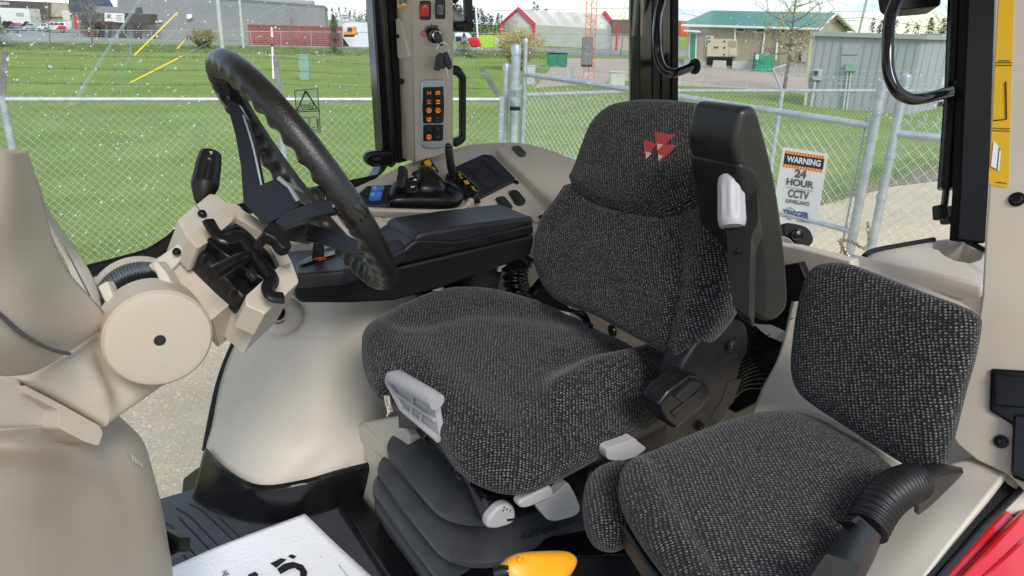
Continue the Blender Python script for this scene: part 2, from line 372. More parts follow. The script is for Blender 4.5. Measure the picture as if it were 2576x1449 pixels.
# loose grass blades and stones: nobody could count them
def blades(name, pts_fn, n, h, w, mat, label):
    vs = []; fs = []
    for i in range(n):
        p = pts_fn()
        if p is None: continue
        a = rng.uniform(0, 2*math.pi); hh = h*rng.uniform(.5, 1.3); dx, dy = math.cos(a)*w, math.sin(a)*w; lx, ly = rng.uniform(-.4, .4)*hh, rng.uniform(-.4, .4)*hh
        k = len(vs); vs += [(p.x-dx, p.y-dy, 0), (p.x+dx, p.y+dy, 0), (p.x+lx, p.y+ly, hh)]; fs.append((k, k+1, k+2))
    o = G(); o.v = vs; o.f = fs
    return tag(o.build(name, mat, smooth=False, fixn=False), label, 'grass', kind='stuff')
GB = pm('grass_blade', (.14, .235, .04), .8, col2=(.34, .42, .13), vs=.55, spec=.2)
WEED = pm('weed_leaf', (.13, .19, .07), .85, col2=(.30, .33, .17), vs=1.2, spec=.2)
def lawn():
    x = rng.uniform(-80, 2450); y = 770-(rng.random()**.75)*560
    p = G0(x, y)
    if p.y > 24: return None
    if x > 2000 and y > 520-(x-2060)*.25: return None
    if y > 800-(x)*.12: return None
    return p
blades('lawn_grass', lawn, 85000, .055, .005, GB, 'short green lawn grass beyond the chain-link fence')
def verge():
    x = rng.uniform(-60, 1400); y = 108+x*.017+rng.uniform(0, 17)
    return G0(x, y)
blades('tall_weeds', verge, 26000, .17, .05, WEED, 'tall weedy grass along the near edge of the road')
def tufts():
    x, y = rng.choice([(2090, 470), (2150, 455), (2060, 500), (2120, 480), (620, 735), (520, 750), (430, 640), (1180, 620), (2230, 440), (2330, 415)])
    return G0(x+rng.gauss(0, 34), y+rng.gauss(0, 9))
blades('grass_tufts', tufts, 5200, .16, .006, GB, 'longer tufts of grass at the gravel edge by the gate')
def pebbles():
    vs = []; fs = []; o = G()
    for i in range(15000):
        x = rng.uniform(-500, 760) if rng.random() < .72 else rng.uniform(2040, 2450)
        y = rng.uniform(760, 1290) if x < 800 else rng.uniform(470, 640)
        p = G0(x, y); s = rng.uniform(.004, .016)*(1 if x < 800 else .8); k = len(vs)
        for j in range(4): a = j*1.57+rng.random(); vs.append((p.x+math.cos(a)*s, p.y+math.sin(a)*s, .012))
        vs.append((p.x+rng.uniform(-.3, .3)*s, p.y, .012+s*rng.uniform(.5, 1)))
        fs += [(k+j, k+(j+1) % 4, k+4) for j in range(4)]
    o.v = vs; o.f = fs
    tag(o.build('loose_gravel', pm('pebble', (.48, .38, .26), .8, col2=(.80, .70, .55), vs=40), smooth=False, fixn=False), 'loose stones lying on the gravel yard', 'gravel', kind='stuff')
pebbles()

# ================================================================ chain-link fences
def mesh_panel(g, A, B, z0, z1, pitch=.0715, r=.0017, holes=None):
    d = (B-A); Lx = d.length; d.normalize(); n = d.cross(ZA); H = z1-z0
    k = -int(H/pitch)-1
    def seg3(p, q, s):
        t = (q-p).normalized(); a = n; b = t.cross(n); o = len(g.v)
        for e in (p, q):
            for j in range(3):
                an = 2.094*j; g.v.append(e+n*(.002*s)+(a*math.cos(an)+b*math.sin(an))*r)
        g.f += [(o+j, o+(j+1) % 3, o+3+(j+1) % 3, o+3+j) for j in range(3)]
    x = k*pitch
    while x < Lx:
        for s in (1, -1):
            xa, xb = x, x+H
            ya, yb = (0, H)
            if xa < 0: ya = -xa; xa = 0
            if xb > Lx: yb = H-(xb-Lx); xb = Lx
            if xb > xa:
                if s == 1: p, q = (xa, ya), (xb, yb)
                else: p, q = (Lx-xa, ya), (Lx-xb, yb)
                seg3(A+d*p[0]+ZA*(z0+p[1]-A.z), A+d*q[0]+ZA*(z0+q[1]-A.z), s)
        x += pitch
    x = 0                                   # twisted barbs along the top edge
    while x < Lx:
        p = A+d*x+ZA*(z1-A.z)
        seg3(p, p+ZA*.035+d*.012, 1); seg3(p+d*.004, p+ZA*.03-d*.014, -1); x += pitch
def barbed(g, pts, r=.0022, sag=.015, step=.125):
    for a, b in zip(pts[:-1], pts[1:]):
        L_ = (b-a).length; N = max(6, int(L_/.5)); q = [a.lerp(b, i/N)-ZA*sag*4*(i/N)*(1-i/N) for i in range(N+1)]
        g.tube(q, r, 4); t = (b-a).normalized(); n = int(L_/step)
        for i in range(n):
            f = (i+.5)/n; c = a.lerp(b, f)-ZA*sag*4*f*(1-f)
            for s in (-1, 1):
                e = Vector((rng.uniform(-.3, .3), rng.uniform(-.3, .3), 1)).normalized()*.017
                g.tube([c-e+t*.005*s, c+e-t*.005*s], .0017, 3)
FG = 'panels of the chain-link boundary fence'
RZ = Zp(2.0)
F0, F1, F2, F3 = RZ.hit(-1150, 245), RZ.hit(6, 250), RZ.hit(702, 250.5), RZ.hit(1262, 250.5)
away = (F3-F1).cross(ZA).normalized(); away = away if away.y > 0 else -away
def flo(p, z=0): return Vector((p.x, p.y, z))
def arm(p, tip, n=3):
    return [p.lerp(tip, k) for k in (.36, .68, .97)]
fence = thing('chain_link_fence', 'galvanised chain-link fence with three barbed wires running across the lawn beyond the front window', 'fence', flo(F2))
gm = G(); mesh_panel(gm, F0, F3, .12, 2.0); gm.build('wire_mesh', WIRE, fence, smooth=False)
G().tube([F0, F1, F2, F3+away*0], .021, 12).build('top_rail', GAL, fence)
pts = {1: [], 2: [], 3: []}
lw = [[], [], []]
for i, p in enumerate((F0, F1, F2, F3)):
    g = G(); g.tube([flo(p), p+ZA*.03], .030 if i < 3 else .033, 14)
    po = g.build('fence_post', GAL, fence)
    tip = p+away*.28+ZA*.36 if i < 3 else p+away*.02+ZA*.42-(F3-F2).normalized()*.2
    if i == 3: tip = P(1211, 172, (p-EYE).dot(fw)+.1)
    g = G(); g.box(p.lerp(tip, .5), (tip-p), away, (tip-p).cross(away), (tip-p).length, .012, .05)
    tag(g.build('barb_arm', RST, po, bevel=.004))
    for k, q in enumerate(arm(p+ZA*0, tip)): lw[k].append(q)
for k in range(3):
    g = G(); barbed(g, lw[k]); g.build('barbed_wire', BARB, fence)
# back fence continuing past the corner
B0, B1, B2, B3 = RZ.hit(1318, 239), RZ.hit(1640, 228.5), RZ.hit(1968, 228), RZ.hit(2700, 228)
f2 = thing('chain_link_fence', 'second chain-link fence in front of the grey shed, farther back than the gate', 'fence', flo(B2))
gm = G(); mesh_panel(gm, B0, B1, .12, 2.0); mesh_panel(gm, B1, B2, .12, 2.0); mesh_panel(gm, B2, B3, .12, 2.0); gm.build('wire_mesh', WIRE, f2, smooth=False)
G().tube([B0, B1, B2, B3], .021, 12).build('top_rail', GAL, f2)
lw = [[], [], []]
for i, p in enumerate((B0, B2, B3)):
    g = G(); g.tube([flo(p), p+ZA*.02], .030, 14); po = g.build('fence_post', GAL, f2)
    dd = (B3-B2).normalized()
    t1 = p+ZA*.30-dd*.17; t2 = p+ZA*.42-dd*.02
    if i == 1:
        t1 = P(2060-1713.5+1713.5-116, 174, (p-EYE).dot(fw)); t1 = P(1944, 174, (p-EYE).dot(fw))
        g = G(); g.tube([p, t1, P(1977, 163, (p-EYE).dot(fw)+.1)], .016, 8); g.build('barb_arm', GAL, po)
    else:
        g = G(); g.tube([p, t1], .014, 8); g.build('barb_arm', GAL, po)
    for k, q in enumerate(arm(p, t1)): lw[k].append(q)
for k in range(3):
    g = G(); barbed(g, lw[k]); g.build('barbed_wire', GAL, f2)
# gate posts
def px_post(name, xt, yt, zt, r, label, grp=None, cap=True):
    top = Zp(zt).hit(xt, yt); o = thing(name, label, 'gate post', flo(top), grp)
    G().tube([flo(top), top], r, 18).build('pipe', GAL, o)
    if cap: G().lathe(top-ZA*.05, ZA, [(0, r*1.12), (.05, r*1.12), (.075, r*.9), (.09, r*.45), (.095, 0)], 18).build('cap', GAL, o)
    return o, top
def at_dist(x, y, d): return P(x, y, d)
DG = (F3-EYE).dot(fw)
tp = P(1299, 121, DG*.985); o = thing('gate_post', 'thick tall galvanised gate post with a domed cap at the fence corner', 'gate post', flo(tp), 'gate posts')
G().tube([flo(tp), tp], .046, 20).build('pipe', GAL, o); G().lathe(tp-ZA*.06, ZA, [(0, .051), (.06, .051), (.085, .042), (.1, .02), (.104, 0)], 20).build('cap', GAL, o)
for yy in (226, 252, 277): 
    c = P(1296+(yy-226)*-.01, yy, DG*.985); G().lathe(c, ZA, [(0, .052), (.03, .052)], 20).build('clamp', GAL if yy < 270 else RUB, o)
tp = P(1274, 166, DG); o = thing('gate_post', 'shorter galvanised end post left of the tall gate post', 'gate post', flo(tp), 'gate posts')
G().tube([flo(tp), tp], .034, 18).build('pipe', GAL, o); G().lathe(tp-ZA*.05, ZA, [(0, .038), (.05, .038), (.07, .03), (.08, 0)], 18).build('cap', GAL, o)
# gate leaves
GP = Zp(2.15); A1 = P(1320, 186, DG); B1g = GP.hit(2199, 318)
leaf = thing('gate_leaf', 'long chain-link gate leaf carrying the white warning sign', 'gate', flo(A1), 'leaves of the double gate')
gm = G(); mesh_panel(gm, A1, B1g, .16, 2.24, r=.0018); gm.build('wire_mesh', WIRE, leaf, smooth=False)
gd = (B1g-A1).normalized()
G().tube([A1, B1g], .024, 14).build('top_rail', GAL, leaf)
G().tube([flo(A1, .14), flo(B1g, .14)], .021, 12).build('bottom_rail', GAL, leaf); G().tube([A1-ZA*.70, B1g-ZA*.70], .019, 12).build('middle_rail', GAL, leaf)
gp_ = Pl(A1, gd.cross(ZA))
def on_gate(x, y): return gp_.hit(x, y)
s0 = flo(A1, .1); s1 = on_gate(1322, 101); G().tube([s0, flo(A1, s1.z)], .021, 12).build('end_post', GAL, leaf)
G().lathe(flo(A1, s1.z-.02), ZA, [(0, .024), (.02, .024), (.035, .014), (.04, 0)], 12).build('cap', GAL, leaf)
s1 = on_gate(2222, 203); G().tube([flo(B1g, .08)+gd*.0, flo(B1g, s1.z)], .030, 14).build('end_post', GAL, leaf)
for yy in (246, 285, 352, 420): 
    q = on_gate(2206-(yy-246)*.17, yy); G().lathe(flo(B1g, q.z), ZA, [(0, .034), (.03, .034)], 14).build('clamp', GAL, leaf)
G().tube([flo(B1g, .2)-gd*.06, flo(B1g, 2.2)-gd*.06], .007, 6).build('tension_bar', GAL, leaf)
ztop = flo(A1, on_gate(1322, 119).z), flo(B1g, on_gate(2222, 208).z)
g = G(); barbed(g, [ztop[0], ztop[1]]); g.build('barbed_wire', GAL, leaf)
z2 = flo(A1, on_gate(1322, 158).z), flo(B1g, on_gate(2212, 246).z)
g = G(); barbed(g, list(z2)); g.build('barbed_wire', GAL, leaf)
G().tube([on_gate(1330, 200), on_gate(1580, 420)], .003, 5).build('brace_wire', GAL, leaf)
# second leaf
C1 = GP.hit(2251, 336); D1 = GP.hit(2520, 362)
l2 = thing('gate_leaf', 'gate leaf at the right, chained to the sign-carrying leaf', 'gate', flo(C1), 'leaves of the double gate')
gm = G(); mesh_panel(gm, C1, D1, .16, 2.24, r=.0018); gm.build('wire_mesh', WIRE, l2, smooth=False)
G().tube([C1, D1], .024, 14).build('top_rail', GAL, l2); G().tube([flo(C1, .14), flo(D1, .14)], .021, 12).build('bottom_rail', GAL, l2)
tpz = P(2262, 196, (C1-EYE).dot(fw)).z
G().tube([flo(C1, .08), flo(C1, tpz)], .026, 14).build('end_post', GAL, l2)
G().lathe(flo(C1, tpz-.03), ZA, [(0, .031), (.03, .031), (.055, .024), (.068, 0)], 14).build('cap', GAL, l2)
for zz in (2.45, 2.0, 1.75, 1.1): G().lathe(flo(C1, zz), ZA, [(0, .032), (.03, .032)], 14).build('clamp', GAL, l2)
g = G(); barbed(g, [flo(C1, 2.42), flo(D1, 2.42)]); g.build('barbed_wire', GAL, l2)
# chain between the two leaves
ch = thing('gate_chain', 'brassy steel chain looped round the meeting posts of the gate', 'chain', flo(B1g, .5))
pc = [Vector(q) for q in cat([P(2112, 606, 3.05), P(2121, 625, 3.0), P(2128, 640, 3.0), P(2137, 652, 3.0)], 5, False)]
pc2 = cat([P(2112, 606, 3.05), P(2128, 604, 3.1), P(2150, 612, 3.15), P(2172, 625, 3.1), P(2186, 612, 3.2), P(2183, 560, 3.25)], 4, False)
g = G()
for PT in (pc, pc2):
    for i in range(len(PT)-1):
        a, b = PT[i], PT[i+1]; t = (b-a).normalized(); s_ = (fw if i % 2 else t.cross(fw)).normalized(); c = (a+b)/2; hl = (b-a).length*.72
        g.tube([c+t*math.cos(q*.785)*hl+s_*math.sin(q*.785)*.008 for q in range(8)], .0028, 5, closed=True)
g.build('links', pm('chain_steel', (.38, .34, .22), .35, metal=.9), ch)
# warning sign
SP = gp_.off(-.012)
sign = thing('warning_sign', 'white WARNING 24 HOUR CCTV SURVEILLANCE sign wired to the gate', 'sign', SP.hit(2010, 600))
slab('sign_board', [(1970, 370), (2083, 387), (2049, 600), (1935, 583)], SP, .003, WHT, sign, bevel=.0008, r=4)
rr = (113, 17); dv = (-34, 213)
def sg(a, b): return (1970+a*113+b*-34, 370+a*17+b*213)
slab('warning_band', [sg(.06, .065), sg(.94, .065), sg(.94, .195), sg(.06, .195)], SP.off(-.001), .0006, INK, sign, bevel=0)
SRED = pm('sign_red', (.75, .06, .02), .5); SYEL = pm('sign_yellow', (.9, .6, .12), .5)
for b0, b1 in ((.035, .068), (.192, .225)):
    slab('hazard_stripe', [sg(.06, b0), sg(.94, b0), sg(.94, b1), sg(.06, b1)], SP.off(-.002), .0006, SYEL, sign, bevel=0)
    g = G()
    for k in range(14):
        a = .06+.88*k/14; w = .033; g.slab([sg(a+.012, b0), sg(a+w+.012, b0), sg(a+w-.006, b1), sg(a-.006, b1)], SP.off(-.003), .0006)
    g.build('hazard_stripe', SRED, sign, smooth=False)
rdir = (113/114.3, 17/114.3)
def st(s, a, b, h, mat, bold=.0, sx=1):
    x, y = sg(a, b); text('lettering', s, SP.off(-.0035), x, y, h, mat, sign, rdir, bold=bold, sx=sx, lift=.001)
st('WARNING', .5, .13, 14.5, WINK, .035, .92); st('24', .47, .285, 19, INKG, .045, 1.15); st('HOUR', .48, .392, 16, INKG, .04, 1.12)
st('CCTV', .49, .525, 19, INKG, .035, .78); st('SURVEILLANCE', .50, .615, 9, INKG, .03, .74)
st('TRIGGER', .50, .755, 14, INKB, .05, .84); st('ALARM INC.', .70, .825, 5, INKG, .02, .9)
slab('rule', [sg(.2, .455), sg(.8, .455), sg(.8, .461), sg(.2, .461)], SP.off(-.001), .0006, INKG, sign, bevel=0)
slab('rule', [sg(.12, .80), sg(.62, .80), sg(.62, .805), sg(.12, .805)], SP.off(-.001), .0006, SRED, sign, bevel=0)
c = SP.off(-.002).hit(*sg(.37, .755)); e1 = (SP.hit(*sg(.5, .755))-SP.hit(*sg(.37, .755))); e2 = ZA
g = G(); g.tube([c+(e1.normalized()*math.cos(t*.314)+e2*math.sin(t*.314))*.042 for t in range(20)], .0016, 4, closed=True)
for q in (e1.normalized(), e2): g.tube([c-q*.052, c+q*.052], .0013, 4)
g.build('target_emblem', INKG, sign)

# ================================================================ plants
def leafset(g, c, rad, n, s, rnd_=rng, shell=.35, squash=1):
    for i in range(n):
        while True:
            q = Vector((rnd_.uniform(-1, 1), rnd_.uniform(-1, 1), rnd_.uniform(-1, 1)))
            if shell < q.length < 1: break
        p = c+Vector((q.x*rad[0], q.y*rad[1], q.z*rad[2]))
        a = Vector((rnd_.gauss(0, 1), rnd_.gauss(0, 1), rnd_.gauss(0, 1))).normalized(); b = a.orthogonal().normalized(); k = s*rnd_.uniform(.5, 1.4)
        g.add([p-a*k*.5, p+b*k*.35, p+a*k*.6], [(0, 1, 2)])
SPR = pm('spruce_needles', (.03, .055, .025), .85, col2=(.09, .13, .05), vs=3, spec=.2)
BRK = pm('bark', (.10, .085, .07), .9, col2=(.24, .21, .18), vs=20, bump=.6, bs=60)
def spruce(x, yb, yt, wpx, label, grp, n=5200):
    b = G0(x, yb); h = Hz(b, yt); wr = wpx/2/FP*(b-EYE).dot(fw); o = thing('spruce_tree', label, 'tree', b, grp)
    G().tube([b, b+ZA*h*.95], [.05*h/3, .01], 8).build('trunk', BRK, o)
    g = G()
    for i in range(n):
        f = rng.random()**.75; z = h*(.04+.96*f); rmax = 1.45*wr*(1-f)**.85*(.72+.28*math.sin(f*h*9+rng.random()*2)); a = rng.uniform(0, 6.28); r_ = rmax*rng.uniform(.35, 1.05)
        p = b+Vector((math.cos(a)*r_, math.sin(a)*r_, z-r_*.25)); d_ = Vector((math.cos(a), math.sin(a), -.35+rng.uniform(-.3, .3))); k = .10*h/3*rng.uniform(.5, 1.6)
        s_ = Vector((-math.sin(a), math.cos(a), rng.uniform(-.3, .3)))*k*.16; g.add([p-s_, p+s_, p+d_*k], [(0, 1, 2)])
    g.build('crown', SPR, o, smooth=False, fixn=False)
SG = 'young spruces along the road verge'
spruce(4, 121, 18, 66, 'dark young spruce at the far left edge of the lawn', SG)
spruce(843, 137, 36, 42, 'young spruce between the red container and the window pillar', SG)
spruce(1167, 142, 82, 56, 'small spruce right of the beige pillar beside the bare white pole', SG)
OLV = pm('budding_leaf', (.38, .32, .13), .8, col2=(.60, .52, .28), vs=4, spec=.2)
OLV2 = pm('shrub_leaf', (.15, .15, .06), .8, col2=(.30, .28, .13), vs=3, spec=.2)
def shrub(x, yb, yt, wpx, mat, label, nb=60, nl=3200, s=.09, name='shrub'):
    b = G0(x, yb); h = Hz(b, yt); w = wpx/2/FP*(b-EYE).dot(fw); o = thing(name, label, 'bush', b)
    g = G(); gl = G()
    for i in range(nb):
        a = rng.uniform(0, 6.28); r_ = w*rng.uniform(.2, 1); hh = h*rng.uniform(.55, 1.02)*(1-.25*r_/w)
        e = b+Vector((math.cos(a)*r_, math.sin(a)*r_, hh)); m_ = b+Vector((math.cos(a)*r_*.35, math.sin(a)*r_*.35, hh*.55))
        q = cat([b+Vector((math.cos(a)*.1*w, math.sin(a)*.1*w, 0)), m_, e], 4, False); g.tube(q, [.012*h/2*(1.1-j/len(q)) for j in range(len(q))], 4)
        for k in range(nl//nb):
            f = rng.uniform(.25, 1.02); j = min(len(q)-1, int(f*(len(q)-1))); p = q[j]+Vector((rng.gauss(0, .09), rng.gauss(0, .09), rng.gauss(0, .09)))*h/1.6
            leafset(gl, p, (.02, .02, .02), 1, s)
    g.build('branches', BRK, o); gl.build('foliage', mat, o, smooth=False, fixn=False)
    return o
shrub(1304, 176, 56, 150, OLV, 'large yellow-green budding shrub behind the tall gate post', 230, 20000, .115)
shrub(514, 126, 68, 84, OLV2, 'round olive-brown shrub in front of the long grey warehouse', 90, 6000, .16)
def tree(x, yb, xt, yt, limbs, mat, label, lw=.09, ls=.09, nl=40, grp=None):
    b = G0(x, yb); dist = (b-EYE).dot(fw); o = thing('young_tree', label, 'tree', b, grp); top = P(xt, yt, dist)
    g = G(); gl = G(); tr = cat([b, b.lerp(top, .33)+RT*.01*dist/10, b.lerp(top, .66), top], 5, False)
    g.tube(tr, [lw*(1-.8*i/len(tr)) for i in range(len(tr))], 8)
    for (f, ex, ey) in limbs:
        s = tr[int(f*(len(tr)-1))]; e = P(ex, ey, dist+rng.uniform(-.8, .8)); m_ = s.lerp(e, .5)+ZA*(e-s).length*-.08
        q = cat([s, m_, e], 4, False); g.tube(q, [lw*.33*(1-.75*i/len(q)) for i in range(len(q))], 5)
        for k in range(9):
            j = rng.randrange(2, len(q)); e2 = q[j]+Vector((rng.gauss(0, .5), rng.gauss(0, .4), rng.gauss(.35, .4)))*dist/26
            g.tube([q[j], e2], [lw*.1, lw*.04], 4)
            for w_ in range(nl//9): leafset(gl, q[j].lerp(e2, rng.uniform(.3, 1.15)), (.09, .09, .09), 2, ls)
    g.build('trunk', BRK, o); gl.build('crown', mat, o, smooth=False, fixn=False)
tree(1973, 226, 2010, -60, [(.35, 1928, 130), (.3, 2012, 150), (.42, 1938, 95), (.42, 2052, 95), (.5, 1920, 60), (.5, 2080, 60), (.55, 1965, 30), (.58, 2100, 22), (.62, 1930, 30), (.65, 2060, 8), (.7, 1975, 5), (.75, 2085, -20), (.8, 1990, -40), (.45, 1958, 120), (.4, 2035, 118)], OLV,
     'young budding tree with a forked dark trunk in front of the green-roofed building', .10, .10, 90)
tree(125, 122, 118, 12, [(.5, 108, 60), (.5, 140, 62), (.6, 105, 40), (.7, 135, 35), (.8, 112, 20)], OLV2, 'thin bare sapling in front of the parked cars', .06, .12, 18, 'saplings by the road')
tree(232, 124, 222, 6, [(.5, 195, 45), (.5, 248, 40), (.6, 205, 20), (.7, 240, 15), (.55, 232, 30), (.8, 210, 3)], OLV2, 'sapling with yellowish buds in front of the black awning', .07, .14, 60, 'saplings by the road')
tree(730, 128, 736, 20, [(.5, 715, 60), (.5, 752, 58), (.7, 722, 35), (.7, 748, 32)], OLV2, 'thin sapling in front of the red container', .06, .12, 30, 'saplings by the road')
tree(1560, 142, 1572, 30, [(.4, 1545, 90), (.4, 1592, 80), (.6, 1550, 60), (.6, 1590, 50), (.8, 1560, 35)], OLV2, 'sapling at the right end of the white fabric hall', .05, .12, 60, 'saplings by the road')
tree(1778, 100, 1765, 6, [(.5, 1740, 30), (.5, 1795, 30), (.7, 1750, 12), (.7, 1790, 12), (.4, 1735, 45)], OLV, 'leafless pale tree rising behind the green roof at its left end', .09, .2, 60)
tree(2395, 150, 2390, 34, [(.5, 2350, 80), (.6, 2420, 70), (.6, 2365, 60), (.7, 2345, 75), (.8, 2405, 45), (.7, 2310, 78)], OLV, 'pale budding tree rising behind the grey shed', .12, .2, 120)
WOOD = pm('far_conifers', (.02, .038, .018), .9, col2=(.06, .085, .04), vs=.5, spec=.1)
def woods(x0, x1, yt0, yt1, yb, dist, n, label, name='distant_woods'):
    g = G()
    for i in range(n):
        x = rng.uniform(x0, x1); f = (x-x0)/(x1-x0); t_ = P(x, yt0+(yt1-yt0)*f+rng.uniform(0, 22), dist+rng.uniform(0, 25)); h = (t_.z-(-1)); w = h*rng.uniform(.14, .24); b = flo(t_, 0)
        for j in range(150):
            q = rng.random()**.7; a = rng.uniform(0, 6.28); r_ = w*(1-q)*rng.uniform(.3, 1.1)+.05; p = b+Vector((math.cos(a)*r_, math.sin(a)*r_, h*q)); k = h*.07
            d_ = Vector((math.cos(a), math.sin(a), rng.uniform(-.6, .5)))*k; s_ = Vector((-math.sin(a), math.cos(a), .1))*k*.4
            g.add([p-s_, p+s_, p+d_], [(0, 1, 2)])
    tag(g.build(name, WOOD, smooth=False, fixn=False), label, 'trees', kind='stuff')
woods(1130, 1262, 12, 48, 90, 120, 60, 'dark distant conifer wood right of the beige pillar')
woods(835, 940, 26, 34, 62, 150, 34, 'dark distant conifer wood left of the beige pillar')
woods(1330, 1385, 14, 16, 40, 150, 3, 'far conifer tops showing over the white fabric hall')
woods(2190, 2460, 60, 60, 100, 90, 26, 'far budding woods behind the grey shed')

# ================================================================ poles, guy wires, tower
def dof(p): return (p-EYE).dot(fw)
WPO = pm('weathered_pole', (.40, .42, .36), .8, var=.2, vs=12)
for (xt, xb, yb, r_, lab) in ((547, 560, 127, .19, 'thick weathered utility pole in front of the grey warehouse'), (603, 613, 124, .13, 'slimmer utility pole just right of the thick one')):
    b = G0(xb, yb); t_ = P(xt-6, -60, dof(b)); tag(G().tube([b, t_], [r_, r_*.8], 12).build('utility_pole', WPO), lab, 'pole', 'utility poles by the road')
b = G0(1204, 122); tag(G().tube([b, P(1194, -20, dof(b))], .10, 10).build('white_pole', WHT), 'plain white pole in front of the distant conifers', 'pole')
b = G0(2085, 160); tag(G().tube([flo(P(2155, 80, 50)), P(2185, -20, 50)], .09, 8).build('utility_pole', WPO), 'leaning bare pole rising behind the grey shed', 'pole')
def wire(name, pts, r, mat, label, cat_='wire', par=None, grp=None):
    o = G().tube(pts, r, 6).build(name, mat, par)
    if not par: tag(o, label, cat_, grp)
    return o
YG = 'guy wires with yellow guards'
GUYM = pm('guy_strand', (.40, .42, .43), .5, metal=.3)
YGD = pm('yellow_guard', (.90, .66, .02), .4)
def guy(x0, y0, d0, x1, y1, d1, guards, label, r=.006):
    a, b = P(x0, y0, d0), P(x1, y1, d1); o = thing('guy_wire', label, 'guy wire', a, YG)
    G().tube([a, b], r, 6).build('cable', GUYM, o)
    for f0, f1, rr_ in guards: G().tube([a.lerp(b, f0), a.lerp(b, f1)], rr_, 10).build('yellow_guard', YGD, o)
def fr(x0, x1, xa): return (xa-x0)/(x1-x0)
# depth is linear in 1/d along a picture line; solve the fraction for each guard end
def frd(x0, d0, x1, d1, x):
    s = (x-x0)/(x1-x0); return s*d0/(d1+(d0-d1)*s) if abs(d1-d0) > 1e-6 else s
def guyf(p0, d0, p1, d1, gx, label, rr_=.025, r=.006):
    guy(p0[0], p0[1], d0, p1[0], p1[1], d1, [(frd(p0[0], d0, p1[0], d1, a), frd(p0[0], d0, p1[0], d1, b_), rr_) for a, b_ in gx], label, r)
dA = dof(G0(215, 270))
guyf((215, 262), dA, (480, -2), dA+8, [(338, 446)], 'guy wire with the upper long yellow guard', .026)
guyf((258, 244), dA, (735, 0), dA+9, [(327, 456)], 'guy wire with the lower long yellow guard, sloping most gently', .026)
dB = dof(G0(440, 127)); guyf((443, 126), dB, (500, 65), dB+4, [(445, 473)], 'far guy wire with a short yellow guard near the shrub', .06, .01)
guyf((400, 122), dB, (436, 80), dB+4, [], 'far guy wire with a faded red marker beside the shrub', .05, .03)
cb = thing('cable_bundle', 'bundle of grey cables rising from its ground anchor to the top left', 'cables', flo(P(178, 268, dA)))
for k, (dx, r_) in enumerate(((0, .010), (3, .008), (7, .006))):
    G().tube([P(182+dx, 264, dA), P(212+dx, 210, dA+.6), P(276+dx, 112, dA+3), P(352+dx, -4, dA+6)], r_, 6).build('cable', GUYM, cb)
G().tube([P(196, 242, dA+.3), P(213, 208, dA+.8)], .022, 8).build('anchor_clamp', GUYM, cb)
G().tube([P(170, 270, dA), P(196, 242, dA+.3)], .016, 6).build('anchor_rod', GAL, cb)
tag(G().tube(cat([P(303, 262, dA), P(304, 232, dA), P(311, 200, dA), P(313, 178, dA), P(320, 150, dA+.5), P(329, 134, dA+1), P(326, 105, dA+1.5), P(312, 80, dA+2), P(313, 60, dA+2.5), P(330, 28, dA+3.5), P(352, 4, dA+4)], 4, False), .010, 6).build('ground_cable', pm('green_cable', (.16, .36, .26), .5)), 'loose curving green cable hanging beside the cable bundle', 'cable')
for (pa, pb, lab) in (((1200, 28, 60), (1586, 20, 60), 'thin overhead line crossing above the fabric hall'), ((1713, 32, 60), (1800, 52, 60), 'thin overhead line left of the green roof'), ((2090, 48, 50), (2170, 44, 50), 'overhead line right of the green roof'), ((2170, 44, 50), (2430, 82, 50), 'overhead line above the grey shed')):
    tag(G().tube([P(*pa), P(*pb)], .02, 5).build('overhead_line', RST), lab, 'wire', 'overhead lines')
# lattice tower
tb = G0(1480, 205); dT = dof(tb); tw = thing('lattice_tower', 'red and white lattice tower with a grey cabinet on its side', 'tower', tb)
TR = pm('tower_orange', (.72, .17, .07), .5); TW = pm('tower_white', (.8, .74, .7), .5)
legs = [(-13, 0), (13, 0), (0, 1)]
def twp(k, y): 
    x = 1480+(205-y)*.045; return P(x+legs[k][0], y, dT+legs[k][1]*.35)
levels = list(range(-40, 206, 16))
for k in range(3): G().tube([twp(k, 207), twp(k, -50)], .022, 8).build('tower_leg', TR, tw)
for i, y in enumerate(levels[:-1]):
    g = G()
    for k in range(3): g.tube([twp(k, y), twp((k+1) % 3, y+16)], .012, 5); g.tube([twp(k, y), twp((k+1) % 3, y)], .012, 5)
    g.build('lattice_brace', TR if (i % 5) < 4 else TW, tw)
slab('cabinet', [(1466, 92), (1493, 92), (1491, 163), (1463, 163)], Dp(dT-.35), .35, RST, tw, bevel=.01)
# ================================================================ small cabinets and posts
def cabinet(name, x0, x1, yt, yb, mat, label, cat_, deep=.4, lid=None, grp=None, door=True):
    b = G0((x0+x1)/2, yb); d = dof(b); o = thing(name, label, cat_, b, grp)
    lv = G0(x0, yb); rv = lv+RT*0+Vector((1, 0, 0))*((x1-x0)/FP*d); h = Hz(b, yt); bk = Vector((0, 1, 0))*deep
    G().poly([lv, rv, rv+ZA*h, lv+ZA*h], bk).build('body', mat, o, bevel=.015)
    w = (rv-lv)
    G().poly([lv-w*.03-bk*.05+ZA*h, rv+w*.03-bk*.05+ZA*h, rv+w*.03-bk*.05+ZA*h*1.04, lv-w*.03-bk*.05+ZA*h*1.04], bk*1.1).build('lid', lid or mat, o, bevel=.01)
    if door:
        g = G(); g.poly([lv+w*.08+ZA*h*.1-bk*.02, lv+w*.48+ZA*h*.1-bk*.02, lv+w*.48+ZA*h*.93-bk*.02, lv+w*.08+ZA*h*.93-bk*.02], bk*.03)
        g.poly([lv+w*.52+ZA*h*.1-bk*.02, lv+w*.92+ZA*h*.1-bk*.02, lv+w*.92+ZA*h*.93-bk*.02, lv+w*.52+ZA*h*.93-bk*.02], bk*.03)
        g.build('door', mat, o, bevel=.006)
    return o
